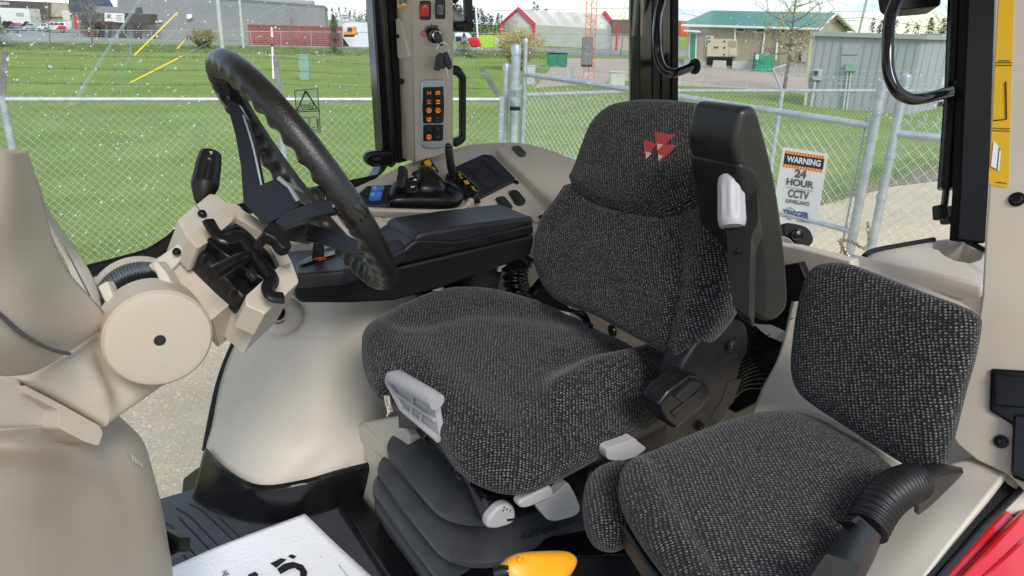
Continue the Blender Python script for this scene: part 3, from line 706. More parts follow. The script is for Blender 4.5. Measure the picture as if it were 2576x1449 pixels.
PG = pm('pedestal_green', (.27, .40, .32), .5, var=.06, vs=4); DG_ = pm('transformer_green', (.035, .22, .13), .45, var=.08, vs=3)
CRM = pm('cream_metal', (.62, .55, .40), .5, var=.04, vs=3); LG = pm('light_grey_metal', (.50, .52, .52), .5, var=.06, vs=3)
cabinet('utility_pedestal', 753, 778, 140, 201, PG, 'pale green utility pedestal standing on the lawn', 'utility box')
b = G0(688, 199); o = thing('marker_post', 'white marker post with a black top left of the green pedestal', 'post', b)
G().tube([b, P(685, 118, dof(b))], .05, 12).build('pipe', WHT, o); G().tube([P(685, 118, dof(b)), P(684.7, 111, dof(b))], .055, 12).build('cap', BLK, o)
cabinet('dumpster', 1377, 1426, 134, 168, DG_, 'dark green dumpster with a lid behind the yellow-green shrub', 'dumpster', 1.4, lid=BLK)
cabinet('utility_box', 1424, 1441, 170, 199, LG, 'small pale grey utility box just left of the lattice tower', 'utility box', .3)
cabinet('utility_box', 1325, 1345, 166, 212, LG, 'small light utility box behind the gate wire near the tall post', 'utility box', .3)
cabinet('utility_box', 1534, 1571, 182, 217, pm('off_white_metal', (.60, .58, .52), .5), 'wide off-white cabinet with a dark vertical slot right of the lattice tower', 'utility box', .5)
cabinet('transformer', 2004, 2080, 134, 182, DG_, 'x', 'transformer', 1.0) if False else None
# ================================================================ buildings
def sid(name, c1, c2, sc, axis='X', rough=.6, bump=.3):
    m = bpy.data.materials.new(name); m.use_nodes = True; t = m.node_tree; b = t.nodes['Principled BSDF']; N = t.nodes.new
    co = N('ShaderNodeTexCoord'); w = N('ShaderNodeTexWave'); w.wave_type = 'BANDS'; w.bands_direction = axis; w.inputs['Scale'].default_value = sc; w.wave_profile = 'SAW'
    t.links.new(co.outputs['Object'], w.inputs['Vector']); n = N('ShaderNodeTexNoise'); n.inputs['Scale'].default_value = .7; n.inputs['Detail'].default_value = 6; t.links.new(co.outputs['Object'], n.inputs['Vector'])
    r = N('ShaderNodeValToRGB'); r.color_ramp.elements[0].color = (*c1, 1); r.color_ramp.elements[1].color = (*c2, 1); r.color_ramp.elements[0].position = .3; r.color_ramp.elements[1].position = .7
    t.links.new(n.outputs[0], r.inputs[0])
    r2 = N('ShaderNodeValToRGB'); r2.color_ramp.elements[0].position = 0; r2.color_ramp.elements[0].color = (.55, .55, .55, 1); r2.color_ramp.elements[1].position = .1; r2.color_ramp.elements[1].color = (1, 1, 1, 1)
    t.links.new(w.outputs[1], r2.inputs[0]); mx_ = N('ShaderNodeMixRGB'); mx_.blend_type = 'MULTIPLY'; mx_.inputs[0].default_value = 1
    t.links.new(r.outputs[0], mx_.inputs[1]); t.links.new(r2.outputs[0], mx_.inputs[2]); t.links.new(mx_.outputs[0], b.inputs['Base Color'])
    b.inputs['Roughness'].default_value = rough
    bp = N('ShaderNodeBump'); bp.inputs['Strength'].default_value = bump; bp.inputs['Distance'].default_value = .03; t.links.new(w.outputs[1], bp.inputs['Height']); t.links.new(bp.outputs[0], b.inputs['Normal'])
    return m
def quadwall(g, A, B, zA0, zA1, zB0, zB1, dep):  # vertical wall prism A..B thickness vector dep
    g.poly([flo(A, zA0), flo(B, zB0), flo(B, zB1), flo(A, zA1)], dep)
def backv(A, B, k):
    n = (B-A).cross(ZA).normalized(); n = n if n.dot(A-EYE) > 0 else -n; return n*k
GW = pm('grey_block_wall', (.23, .235, .25), .8, var=.05, vs=.6, bump=.3, bs=3)
DKG = pm('dark_glass', (.03, .035, .04), .2); AWN = pm('black_awning', (.03, .032, .04), .5, var=.1)
# long grey warehouse
A, B = G0(368, 97), G0(821, 108); o = thing('warehouse', 'long blue-grey block warehouse behind the left window', 'building', (A+B)/2)
hA, hB = Hz(A, -12), Hz(B, 21); g = G(); quadwall(g, A, B, 0, hA, 0, hB, backv(A, B, 30)); g.build('wall', GW, o, bevel=0)
g = G(); quadwall(g, A-(B-A)*.003, B+(B-A)*.003, hA, hA+.35, hB, hB+.3, backv(A, B, 30)-backv(A, B, .2)); g.build('roof_edge', RST, o)
wpl = Pl(A-backv(A, B, .05), backv(A, B, 1))
slab('wall_lamp', [(469, 36), (483, 35), (483, 45), (478, 46), (478, 49), (469, 47)], wpl.off(-.4), .4, WHT, o, bevel=.03)
slab('wall_vent', [(399, 51), (407, 51), (407, 56), (399, 56)], wpl.off(-.15), .2, WHT, o, bevel=.02)
mt = G(); q = wpl.off(6)
slab('roof_monitor', [(612, -3), (787, 1), (787, 17), (612, 9)], q, 8, sid('ribbed_metal', (.3, .31, .32), (.36, .37, .38), 1.2), o)
# low front wing with black awning
A, B = G0(200, 92), G0(375, 98); o = thing('shop_front', 'low shop front with a black awning and a white sign board', 'building', (A+B)/2)
h = Hz((A+B)/2, 33); g = G(); quadwall(g, A, B, 0, h, 0, h, backv(A, B, 6)); g.build('wall', GW, o)
wp = Pl(A, backv(A, B, 1))
slab('awning', [(192, 31), (377, 35), (377, 63), (372, 61), (200, 57)], wp.off(-1.4), 1.5, AWN, o, bevel=.1)
for xa, xb in ((298, 318), (336, 356), (245, 252), (255, 262), (272, 280)): slab('door' if xb-xa > 15 else 'window', [(xa, 62), (xb, 62), (xb, 97), (xa, 97)], wp.off(-.06), .1, DKG, o, bevel=0)
for k in range(6): slab('porch_post', [(202+k*8, 56), (206+k*8, 56), (206+k*8, 85+k*2), (202+k*8, 84+k*2)], wp.off(-1.2+k*.15), .2, pm('brown_post', (.16, .07, .05), .6) if k == 0 else bpy.data.materials['brown_post'], o, bevel=0)
sb = slab('sign_board', [(262, 32), (312, 34), (312, 57), (263, 54)], wp.off(-1.55), .12, WHT, o, bevel=.02)
text('lettering', 'K', wp.off(-1.56), 276, 42, 11, INK, sb, (1, .02), bold=.02, sx=1.4)
slab('red_bar', [(268, 52), (285, 53), (285, 56), (268, 55)], wp.off(-1.57), .03, SRED, sb, bevel=0)
g = G()
for k in range(4): g.slab([(292, 38+k*4), (308, 38.5+k*4), (308, 39.7+k*4), (292, 39.2+k*4)], wp.off(-1.57), .03)
g.build('lettering', INKG, sb, smooth=False)
slab('upper_block', [(225, 15), (340, 18), (340, 33), (225, 32)], wp.off(2), 4, GW, o)
slab('upper_block', [(295, -10), (372, -10), (372, 32), (295, 32)], wp.off(4), 4, GW, o)
A, B = G0(172, 90), G0(203, 91)
o = thing('blue_roofed_block', 'dark blue sloping roof block between the tan building and the black awning', 'building', A)
wp = Pl(A, Vector((0, 1, 0))); slab('roof', [(172, -5), (215, -5), (236, 31), (175, 32)], wp, 5, pm('navy_roof', (.035, .05, .10), .6, var=.1, vs=.5), o)
slab('wall', [(180, 32), (206, 32), (206, 90), (180, 90)], wp.off(.3), 4, GW, o); slab('red_panel', [(184, 36), (206, 34), (206, 70), (188, 70)], wp.off(.1), .15, REDP, o, bevel=0)
A = G0(60, 73); o = thing('workshop', 'long tan workshop with dark brown upper siding at the far left', 'building', A)
wp = Pl(A+Vector((0, 6, 0)), Vector((0.08, 1, 0)))
slab('wall', [(-80, 38), (176, 40), (176, 84), (-80, 84)], wp, 10, pm('tan_wall', (.42, .36, .28), .7, var=.05, vs=.5), o)
slab('upper_siding', [(-80, -3), (128, 6), (128, 44), (-80, 42)], wp.off(-.4), 10, sid('brown_siding', (.055, .042, .038), (.075, .058, .05), .9), o)
slab('parapet', [(128, 8), (170, 8), (170, 42), (128, 42)], wp.off(-.35), 10, pm('tan_panel', (.47, .40, .31), .7), o)
text('lettering', 'BARN', wp.off(-.42), 12, 9, 7, WINK, o, (1, .03), bold=.02, lift=.05)
# parked vehicles
def car(x0, x1, yt, yb, mat, label, wagon=False, mat2=None, name='parked_car'):
    b = G0((x0+x1)/2, yb); d = dof(b); Lc = (x1-x0)/FP*d; h = Hz(b, yt); o = thing(name, label, 'car', b, 'vehicles parked before the workshop')
    X = Vector((1, 0, 0)); Y = Vector((0, 1, 0)); W_ = 1.7; s = b-X*Lc/2+Y*.2
    pr = [(0, .28), (0, .52), (.10, .60), (.24, .66), (.33, .97), (.42, 1), (.72, 1) if not wagon else (.93, 1), (.86, .68) if not wagon else (.98, .66), (.985, .62), (1, .5), (1, .28)]
    pts = [s+X*Lc*a+ZA*h*c for a, c in pr]
    G().poly(pts, Y*W_).build('body', mat, o, bevel=.08, seg=3)
    for a, c, e, f in ((.36, .72, .52, .93), (.54, .72, .70, .93)) + (((.72, .72, .9, .93),) if wagon else ()):
        G().poly([s+X*Lc*a+ZA*h*c-Y*.02, s+X*Lc*e+ZA*h*c-Y*.02, s+X*Lc*e+ZA*h*f-Y*.02, s+X*Lc*(a+.03)+ZA*h*f-Y*.02], Y*.03).build('window', DKG, o)
    for a in (.19, .81):
        w_ = G().lathe(s+X*Lc*a+ZA*h*.22-Y*.04, Y, [(0, h*.13), (0, h*.21), (.2, h*.21)], 20).build('wheel', RUB, o)
        G().lathe(s+X*Lc*a+ZA*h*.22-Y*.06, Y, [(0, h*.05), (.03, h*.13)], 14).build('hubcap', SIL, w_)
    if mat2: G().poly([s+X*Lc*.55+ZA*h*.3-Y*.03, s+X*Lc*.98+ZA*h*.3-Y*.03, s+X*Lc*.98+ZA*h*.64-Y*.03, s+X*Lc*.72+ZA*h*.66-Y*.03], Y*.03).build('side_panel', mat2, o)
    G().poly([s-X*.02+ZA*h*.48+Y*.2, s-X*.02+ZA*h*.56+Y*.2, s-X*.02+ZA*h*.56+Y*.5, s-X*.02+ZA*h*.48+Y*.5], X*.05).build('headlight', CHR, o)
    return o
CG = pm('car_grey', (.10, .11, .13), .25, coat=.5); CS = pm('car_silver', (.5, .5, .5), .25, metal=.3, coat=.5); CW = pm('car_white', (.72, .72, .72), .25, coat=.5); CR = pm('car_dark_red', (.28, .03, .03), .25, coat=.5)
car(8, 46, 66, 83, CG, 'dark grey car at the far left edge of the car park'); car(20, 44, 57, 72, CR, 'dark red car behind the grey one by the white trailer')
car(58, 86, 58, 78, CS, 'silver car between the dark red car and the white wagon', True); car(90, 128, 59, 80, CW, 'white car half hidden behind the long white wagon')
car(102, 168, 55, 82, CW, 'white estate wagon with a red rear side in front of the row', True, REDP)
def trailer(x0, x1, yt, yb, mat, label, mat2=None):
    b = G0((x0+x1)/2, yb); d = dof(b)+3; X = Vector((1, 0, 0)); w = (x1-x0)/FP*d; h = Hz(b, yt)*1.1; s = b-X*w/2+Vector((0, 3, 0)); o = thing('truck_trailer', label, 'trailer', s, 'box trailers at the workshop')
    G().poly([s+ZA*h*.22, s+X*w+ZA*h*.22, s+X*w+ZA*h, s+ZA*h], Vector((0, 2.5, 0))).build('box_body', mat, o, bevel=.05)
    for a in (.15, .3, .85): G().lathe(s+X*w*a+ZA*.5-Vector((0, .05, 0)), Vector((0, 1, 0)), [(0, .3), (0, .5), (.5, .5)], 16).build('wheel', RUB, o)
    G().poly([s+X*w*.55+ZA*h*.6-Vector((0, .03, 0)), s+X*w*.8+ZA*h*.6-Vector((0, .03, 0)), s+X*w*.8+ZA*h*.78-Vector((0, .03, 0)), s+X*w*.55+ZA*h*.78-Vector((0, .03, 0))], Vector((0, .03, 0))).build('side_decal', DKG if mat2 is None else mat2, o)
trailer(-30, 46, 24, 72, CW, 'white box trailer behind the spruce at the left edge', pm('pale_green_decal', (.3, .45, .35), .5)); trailer(131, 168, 30, 76, pm('cream_truck', (.62, .58, .5), .5), 'cream truck box in front of the tan workshop')
# red container
A, B = G0(627, 112), G0(862, 118); o = thing('shipping_container', 'dull red shipping container in front of the warehouse', 'container', A)
h = Hz(A, 61); g = G(); n_ = 60; bk = backv(A, B, 1); pts_ = []
for i in range(n_+1):
    p = A.lerp(B, i/n_)+bk*(.06 if (i//2) % 2 else 0); pts_.append(p)
pts_ += [B+bk*2.4, A+bk*2.4]
RC = pm('container_red', (.24, .055, .055), .6, var=.12, vs=.6); g.poly([flo(p, .1) for p in pts_], ZA*(h-.2)); g.build('ribbed_wall', RC, o, smooth=False)
g = G(); q = .05; quadwall(g, A-bk*.02, B-bk*.02, h-.15, h, h-.15, h, bk*2.4); quadwall(g, A-bk*.02, B-bk*.02, .02, .15, .02, .15, bk*2.4); g.build('rail_frame', RC, o)
slab('white_patch', [(681, 68), (685, 68), (688, 94), (681, 92)], Pl(A-bk*.03, bk), .02, WHT, o, bevel=0)
# far roadside fence
fa = [G0(x, 107+x*.019) for x in (-80, 20, 110, 203, 300, 385, 472, 553, 633, 708, 784, 862, 940, 1150, 1250, 1420, 1586)]
o = thing('roadside_fence', 'low chain-link fence along the far road', 'fence', fa[6]); H_ = [Hz(p, 74+x_*.008) for p, x_ in zip(fa, (0, 0, 100, 200, 300, 385, 472, 553, 633, 708, 784, 862, 940, 1150, 1250, 1420, 1586))]
for p, h_ in zip(fa, H_): G().tube([p, p+ZA*h_*1.08], .035, 6).build('fence_post', GAL, o)
g = G(); g.tube([p+ZA*h_ for p, h_ in zip(fa, H_)], .03, 6); g.build('top_rail', GAL, o)
g = G()
for (p, h1), (q, h2) in zip(list(zip(fa, H_))[:-1], list(zip(fa, H_))[1:]):
    for k in range(1, 8): g.tube([p+ZA*h1*k/8, q+ZA*h2*k/8], .004, 3)
g.build('wire_mesh', WIRE, o, smooth=False)
# fabric hall
A, B = G0(1343, 113), G0(1549, 126); eA, eB = Hz(A, 62), Hz(B, 75); o = thing('fabric_hall', 'white fabric-covered hall with red gable trims', 'building', (A+B)/2)
Lf = P(1262, 100, dof(A)+6); Lf = flo(Lf); mid = (A+Lf)/2; apx = P(1305, 23, (dof(A)+dof(Lf))/2); mB = B+(mid-A); apB = P(1521, 33, dof(mB)); LB = B+(Lf-A)
FABW = pm('white_fabric', (.76, .73, .67), .7, col2=(.66, .61, .53), vs=.35)
g = G(); NN = 12; rows = []
for i in range(NN+1):
    f = i/NN; a0 = flo(A.lerp(B, f)); a1 = flo(A.lerp(B, f), eA+(eB-eA)*f); a2 = apx.lerp(apB, f)-ZA*.18*math.sin(f*math.pi*6)**2; a3 = flo(Lf.lerp(LB, f), a1.z); a4 = flo(Lf.lerp(LB, f))
    rows.append([a0, a1, a1.lerp(a2, .5)+ZA*.1*math.cos(f*math.pi*6)**2, a2, a3, a4])
g.grid(rows); g.build('fabric_cover', FABW, o, sol=.05, smooth=False)
g = G(); g.add([flo(A), flo(A, eA), apx, flo(Lf, eA), flo(Lf)], [(0, 1, 2, 3, 4)]); g.build('gable_wall', pm('gable_fabric', (.55, .53, .47), .7), o, sol=.05)
RTR = pm('red_trim', (.62, .05, .07), .5)
G().tube([flo(A), flo(A, eA), apx, flo(Lf, eA), flo(Lf)], .36, 4).build('red_trim', RTR, o, smooth=False); G().tube([flo(B), flo(B, eB), apB], .36, 4).build('red_trim', RTR, o, smooth=False)
gpl = Pl((A+Lf)/2-(B-A).normalized()*.1, (A-Lf).cross(ZA)); slab('roller_door', [(1281, 52), (1302, 52), (1302, 103), (1281, 103)], gpl, .05, CRM, o, bevel=0)
def simple(name, label, px, dist, dep, mat, cat_='building', extra=None, **k):
    o = thing(name, label, cat_, P(px[0][0], px[-1][1], dist)); pl = Pl(P(px[0][0], px[0][1], dist), Vector((0, 1, 0))); slab('wall', px, pl, dep, mat, o, **k)
    for nm, q, m_, off in (extra or []): slab(nm, q, pl.off(off), abs(off)+.05, m_, o, bevel=0)
    return o
simple('brown_shed', 'brown-roofed building behind the right end of the white fabric hall', [(1540, 49), (1590, 49), (1590, 92), (1540, 92)], 90, 8, pm('brown_brick', (.2, .12, .09), .8, var=.2, vs=3), extra=[('lower_wall', [(1540, 90), (1590, 90), (1590, 127), (1540, 127)], pm('tan_lower', (.45, .38, .3), .8), -.1)])
simple('storage_tent', 'white storage tent behind the black window frame', [(858, 88), (862, 62), (870, 57), (938, 60), (938, 118), (880, 118)], 75, 6, WHT, 'tent')
simple('white_building', 'low pale building under the conifers left of the pillar', [(850, 50), (886, 54), (938, 54), (938, 66), (850, 66)], 110, 6, LG)
ex = simple('excavator', 'small orange loader parked by the white tent', [(864, 88), (867, 79), (872, 79), (873, 67), (888, 67), (889, 80), (893, 82), (892, 88)], 68, 1.6, pm('orange_paint', (.75, .3, .04), .4), 'loader', extra=[('cab_window', [(874, 70), (886, 70), (886, 79), (874, 79)], DKG, -.05), ('track', [(864, 88), (892, 88), (891, 93), (866, 93)], RUB, -.05)], bevel=.06)
cabinet('green_skip', 859, 884, 97, 115, DG_, 'dark green skip beside the white tent behind the window frame', 'skip', 1.4, door=False)
simple('lime_banner', 'lime green banner wall behind the small spruce', [(1205, 88), (1284, 89), (1281, 118), (1205, 119)], 62, .3, pm('lime', (.42, .62, .05), .6, var=.08, vs=1), 'banner', extra=[('white_square', [(1245, 97), (1256, 97), (1256, 112), (1245, 112)], WHT, -.05)])
simple('red_tarp', 'red tarpaulin-covered pile between the small spruce and the white pole', [(1174, 97), (1180, 95), (1200, 95), (1204, 99), (1210, 118), (1186, 119)], 58, 1.5, REDP, 'tarpaulin', bevel=.1)
simple('white_van', 'white van roof showing behind the small spruce', [(1143, 82), (1176, 82), (1184, 92), (1184, 110), (1143, 110)], 70, 2, CW, 'van', extra=[('window', [(1146, 92), (1160, 92), (1160, 104), (1146, 104)], DKG, -.05)], bevel=.2)
simple('red_storage_box', 'orange-red container edge at the left of the green-roofed building', [(1713, 52), (1741, 53), (1738, 92), (1713, 92)], 62, 2.5, pm('orange_red', (.65, .16, .06), .6), 'container')
# green-roofed building
A, B = G0(1724, 166), G0(2028, 184); hE = Hz(A, 62); Cc = flo(P(2131, 80, dof(B)+11)); Dd = A+(Cc-B)
o = thing('green_roofed_building', 'tan sided building with a bright green ribbed metal roof', 'building', (A+B)/2)
TANS = sid('tan_siding', (.35, .30, .22), (.41, .355, .27), .55, 'X'); GRF = sid('green_metal_roof', (.012, .17, .115), (.02, .22, .15), .45, 'X', .35, .5)
hB = hE; mdB = (B+Cc)/2; hR = Hz(flo(P(2077, 100, dof(mdB))), 35); g = G()
mdB = flo(P(2077, 100, dof(mdB))); mdA = mdB+(A-B)
g.add([flo(A), flo(B), flo(B, hE), flo(A, hE), flo(Cc), flo(Cc, hE), flo(Dd), flo(Dd, hE), flo(mdB, hR-.1), flo(mdA, hR-.1)], [(0, 1, 2, 3), (1, 4, 5, 8, 2), (4, 6, 7, 5), (6, 0, 3, 9, 7)]); g.build('wall', TANS, o, smooth=False)
ax_ = (B-A).normalized(); ov = ax_*.5; bn = backv(A, B, .45)
def rs(p, q, r_, s_): return [p, q, r_, s_]
sl = (flo(mdA, hR)-flo(A, hE)).normalized()
g = G(); e1, e2, e3, e4 = flo(A, hE)-ov-sl*.5, flo(B, hE)+ov-sl*.5, flo(mdB, hR)+ov, flo(mdA, hR)-ov; g.poly([e1, e2, e3, e4], ZA*.1)
sl2 = (flo(mdB, hR)-flo(Cc, hE)).normalized(); f1, f2_ = flo(Cc, hE)+ov-sl2*.5, flo(Dd, hE)-ov-sl2*.5; g.poly([e3, f1, f2_, e4], ZA*.1); g.build('roof', GRF, o, smooth=False)
g = G()
for k in range(46):
    f = k/45; g.tube([e1.lerp(e2, f)+ZA*.1, e4.lerp(e3, f)+ZA*.1], .035, 4)
g.build('roof_rib', GRF, bpy.data.objects['roof'] if False else o, smooth=False)
G().tube([e1, e2], .09, 6).build('gutter', WHT, o); g = G(); g.tube([e2, e3+ZA*.05, f1], .11, 5); g.build('verge_trim', WHT, o)
fpl = Pl(A-backv(A, B, .06), backv(A, B, 1))
def on_f(name, px, mat, th=.12, off=0, **k): return slab(name, px, fpl.off(-off), th, mat, o, **k)
on_f('door', [(1737, 84), (1750, 84), (1748, 146), (1735, 146)], pm('teal_door', (.02, .23, .16), .5), bevel=0); on_f('door_frame', [(1734, 82), (1753, 82), (1751, 147), (1732, 147)], WHT, .04, -.03, bevel=0)
on_f('door_canopy', [(1720, 75), (1754, 77), (1756, 82), (1718, 79)], WHT, 1.0, .9, bevel=.03)
for a, b_, c_, d_ in ((1854, 1871, 70, 79), (1903, 1922, 71, 80), (1955, 1973, 72, 82)):
    w = on_f('window', [(a-2, c_-2), (b_+2, c_-2), (b_+2, d_+2), (a-2, d_+2)], WHT, .1, .02, bevel=0); slab('pane', [(a, c_), (b_, c_), (b_, d_), (a, d_)], fpl.off(-.05), .08, DKG, w, bevel=0)
w = on_f('window', [(1776, 90), (1795, 90), (1793, 117), (1774, 117)], WHT, .1, .02, bevel=0); slab('pane', [(1778, 93), (1788, 93), (1786, 114), (1776, 114)], fpl.off(-.05), .08, pm('green_pane', (.1, .25, .2), .2), w, bevel=0)
on_f('lower_wall', [(1720, 150), (2050, 170), (2050, 190), (1720, 172)], pm('concrete_base', (.42, .40, .36), .8, var=.1, vs=2), .3, .05)
for px in ([(1849, 65), (1849, 100)], [(1924, 83), (1917, 135)], [(1956, 100), (1951, 150)]):
    G().tube([fpl.off(-.1).hit(*px[0]), fpl.off(-.1).hit(*px[1])], .07, 8).build('downspout', WHT, o)
gr = Pl(B, (Cc-B).cross(ZA)); w = slab('window', [(2006, 125), (2030, 127), (2028, 156), (2004, 154)], fpl.off(-.03), .1, pm('grey_frame', (.4, .4, .38), .6), o, bevel=0)
slab('pane', [(2009, 128), (2016, 128), (2015, 153), (2008, 152)], fpl.off(-.06), .08, DKG, w, bevel=0)
o2 = thing('generator', 'cream generator box on a black base before the tan wall', 'generator', G0(1813, 172)); gp2 = Pl(G0(1813, 172), backv(A, B, 1))
slab('housing', [(1780, 97), (1852, 99), (1851, 143), (1777, 142)], gp2.off(.2), 1.6, CRM, o2, bevel=.03); slab('louvre', [(1833, 102), (1851, 103), (1851, 119), (1833, 118)], gp2.off(.16), .1, pm('tan_louvre', (.42, .35, .22), .6), o2, bevel=0)
slab('vent_panel', [(1834, 120), (1851, 121), (1850, 141), (1833, 140)], gp2.off(.15), .1, CRM, o2, bevel=.02)
for a in ((1798, 119), (1804, 119), (1822, 104), (1822, 120), (1821, 137), (1784, 104)): slab('latch', [(a[0]-1.5, a[1]-2), (a[0]+1.5, a[1]-2), (a[0]+1.5, a[1]+2), (a[0]-1.5, a[1]+2)], gp2.off(.14), .1, INK, o2, bevel=0)
slab('base', [(1778, 144), (1841, 146), (1840, 165), (1777, 163)], gp2.off(.25), 1.4, BLK, o2, bevel=.02)
slab('concrete_block', [(1794, 152), (1823, 153), (1823, 174), (1790, 173)], gp2.off(-.1), .6, pm('concrete', (.55, .53, .49), .85, var=.06, vs=3), o2, bevel=.03)
o3 = slab('concrete_pad', [(1842, 154), (1898, 155), (1898, 176), (1841, 175)], gp2.off(.05), 1.0, MATS['concrete'], bevel=.03); tag(o3, 'pale concrete block between the generator and the green transformer', 'concrete block')
o2 = thing('transformer', 'bright green pad-mounted transformer before the tan wall', 'transformer', G0(1922, 180)); 
gp3 = Pl(G0(1922, 180), Vector((0.15, 1, 0))); slab('body', [(1902, 133), (1948, 137), (1946, 180), (1899, 178)], gp3, 1.2, pm('bright_green', (.03, .27, .16), .5, var=.05, vs=2), o2, bevel=.03)
slab('panel', [(1911, 140), (1922, 141), (1921, 158), (1910, 157)], gp3.off(-.05), .1, MATS['bright_green'], o2, bevel=.02); slab('label_plate', [(1901, 136), (1910, 137), (1909, 150), (1900, 149)], gp3.off(-.03), .05, LG, o2, bevel=0)
# grey shed
A, B = G0(2022, 266), G0(2282, 288); h = Hz(A, 90); Cc = flo(P(2372, 200, dof(B)+2.2)); o = thing('grey_shed', 'pale grey panelled equipment shed behind the chain-link fence', 'shed', (A+B)/2)
SH = pm('shed_grey', (.37, .375, .40), .6, var=.04, vs=.8); g = G(); Dd = A+(Cc-B); g.poly([flo(A), flo(B), flo(Cc), flo(Dd)], ZA*h); g.build('wall', SH, o, smooth=False)
u_ = (A-B).normalized()*.12-backv(A, B, .12); v_ = (Cc-B).normalized()*.12
g = G(); g.poly([flo(A, h)+(A-B).normalized()*.15-backv(A, B, .15), flo(B, h)-(A-B).normalized()*.15-backv(A, B, .15), flo(Cc, h)-(A-B).normalized()*.15, flo(Dd, h)+(A-B).normalized()*.15], ZA*.16); g.build('roof_edge', pm('shed_trim', (.36, .38, .37), .6), o, smooth=False)
spl = Pl(A-backv(A, B, .01), backv(A, B, 1)); g = G()
for k in range(13):
    p = A.lerp(B, (k+.5)/13)-backv(A, B, .02); g.box(p+ZA*h/2, Vector((B-A)), backv(A, B, 1), ZA, .022, .012, h*.98)
g.build('panel_seam', SH, o, smooth=False)
cr = G(); 
for k in range(4):
    p = B.lerp(Cc, (k+.5)/4); cr.box(p+ZA*h/2+(B-A).normalized()*.012, Cc-B, (B-A), ZA, .022, .012, h*.98)
cr.build('panel_seam', SH, o, smooth=False)
slab('recessed_panel', [(2119, 112), (2163, 112), (2158, 138), (2116, 138)], spl.off(-.03), .04, SH, o, bevel=.01); slab('access_door', [(2116, 141), (2158, 141), (2154, 232), (2110, 229)], spl.off(-.03), .04, SH, o, bevel=.01)
mb = slab('meter_box', [(2047, 174), (2067, 175), (2064, 203), (2044, 201)], spl.off(-.2), .2, LG, o, bevel=.02); slab('meter_window', [(2049, 178), (2058, 178), (2056, 192), (2048, 192)], spl.off(-.22), .02, DKG, mb, bevel=0)
G().tube([spl.off(-.1).hit(2051, 203), spl.off(-.1).hit(2040, 268)], .045, 8).build('conduit', LG, o)
slab('junction_box', [(2127, 158), (2152, 159), (2149, 180), (2125, 179)], spl.off(-.2), .2, PG, o, bevel=.02)
for dx in (0, 8): G().tube([spl.off(-.1).hit(2133+dx, 180), spl.off(-.1).hit(2121+dx, 279)], .035, 8).build('conduit', LG, o)
slab('corner_trim', [(2038, 90), (2043, 90), (2029, 266), (2022, 265)], spl.off(-.04), .05, CRM, o, bevel=0)
# second pale annex right of the shed
o = thing('pale_annex', 'pale ribbed annex partly hidden behind the curved handle', 'shed', G0(2400, 250)); pl = Pl(P(2340, 200, dof(Cc)+.6), Vector((.2, 1, 0)))
slab('wall', [(2372, 85), (2440, 88), (2500, 90), (2500, 260), (2345, 255)], pl, 3, pm('pale_grey', (.52, .53, .50), .6, var=.04, vs=1), o)
slab('hood', [(2338, 205), (2380, 196), (2384, 215), (2326, 219)], pl.off(-.6), .7, WHT, o, bevel=.02)
spruce(2455, 262, 100, 80, 'dark green spruce at the right behind the gas strut', SG)
# ================================================================ TRACTOR CAB
from mathutils.bvhtree import BVHTree
def VV(x, y, v): return Vp(v).hit(x, y)
def UU(x, y, u): return Up_(u).hit(x, y)
def ZZ(x, y, z): return Zp(z).hit(x, y)
def PP(q): return q if isinstance(q, Vector) else P(*q)
def sheet(name, rows, mat, par=None, nu=5, nv=5, sol=.006, **k):
    rr = [cat([PP(q) for q in r], nu, False) for r in rows]
    cols = [cat([r[j] for r in rr], nv, False) for j in range(len(rr[0]))]
    return G().grid([[cols[j][i] for j in range(len(cols))] for i in range(len(cols[0]))]).build(name, mat, par, sol=sol, **k)
def bolt(x, y, pl, r=.007, par=None, mat=BLS, name='bolt'):
    c = pl.hit(x, y)-pl.n*.001; g = G(); g.lathe(c, -pl.n, [(0, r*1.3), (.0015, r*1.3), (.0015, r), (.005, r*.9), (.006, r*.6), (.004, r*.45)], 16); return g.build(name, mat, par)
def strokes(name, lines, pl, mat, par, r=.0009):
    g = G()
    for l in lines: g.tube([pl.hit(*q) for q in l], r, 4)
    return g.build(name, mat, par)
FL = 1.60
cab = thing('tractor_cab', 'tractor cab interior with beige trim, dark floor mat, window glass and black frames', 'tractor cab', C(.7, 1.0, FL))
# roof over the cab
g = G(); g.poly([C(-1.0, .16, 3.42), C(1.98, .16, 3.42), C(1.98, 2.0, 3.42), C(-1.0, 2.0, 3.42)], ZA*.14); g.build('roof', RED, cab, bevel=.03, seg=3)
g = G(); g.poly([C(-.98, .18, 3.38), C(1.95, .18, 3.38), C(1.95, 1.97, 3.38), C(-.98, 1.97, 3.38)], ZA*.03); g.build('headliner', BEI, cab, bevel=.01)
# floor
g = G(); g.poly([C(-.9, .12, FL), C(1.2, .12, FL), C(1.2, 1.69, FL), C(-.9, 1.69, FL)], -ZA*.05); g.build('floor', MAT, cab, bevel=.004)
g = G()
for k in ():
    o_ = k*22
    pts_ = [ZZ(x, y, FL+.002) for x, y in [(450+o_*.9, 1262+o_*.05), (500+o_*1.1, 1300+o_*.25), (600+o_, 1420+o_*.4), (640+o_, 1480+o_*.5)]]
    g.tube(pts_, .0022, 4)
for l_ in ([(444, 1278), (476, 1297), (556, 1380), (640, 1470)], [(476, 1267), (509, 1285), (593, 1365), (690, 1470)], [(405, 1308), (429, 1322), (499, 1406), (560, 1480)], [(450, 1302), (533, 1389), (600, 1470)], [(405, 1338), (476, 1412), (520, 1470)], [(550, 1300), (640, 1388), (720, 1470)]):
    g.tube([ZZ(x, y, FL+.001) for x, y in l_], .0016, 4)
g.build('floor_groove', RUB, cab)
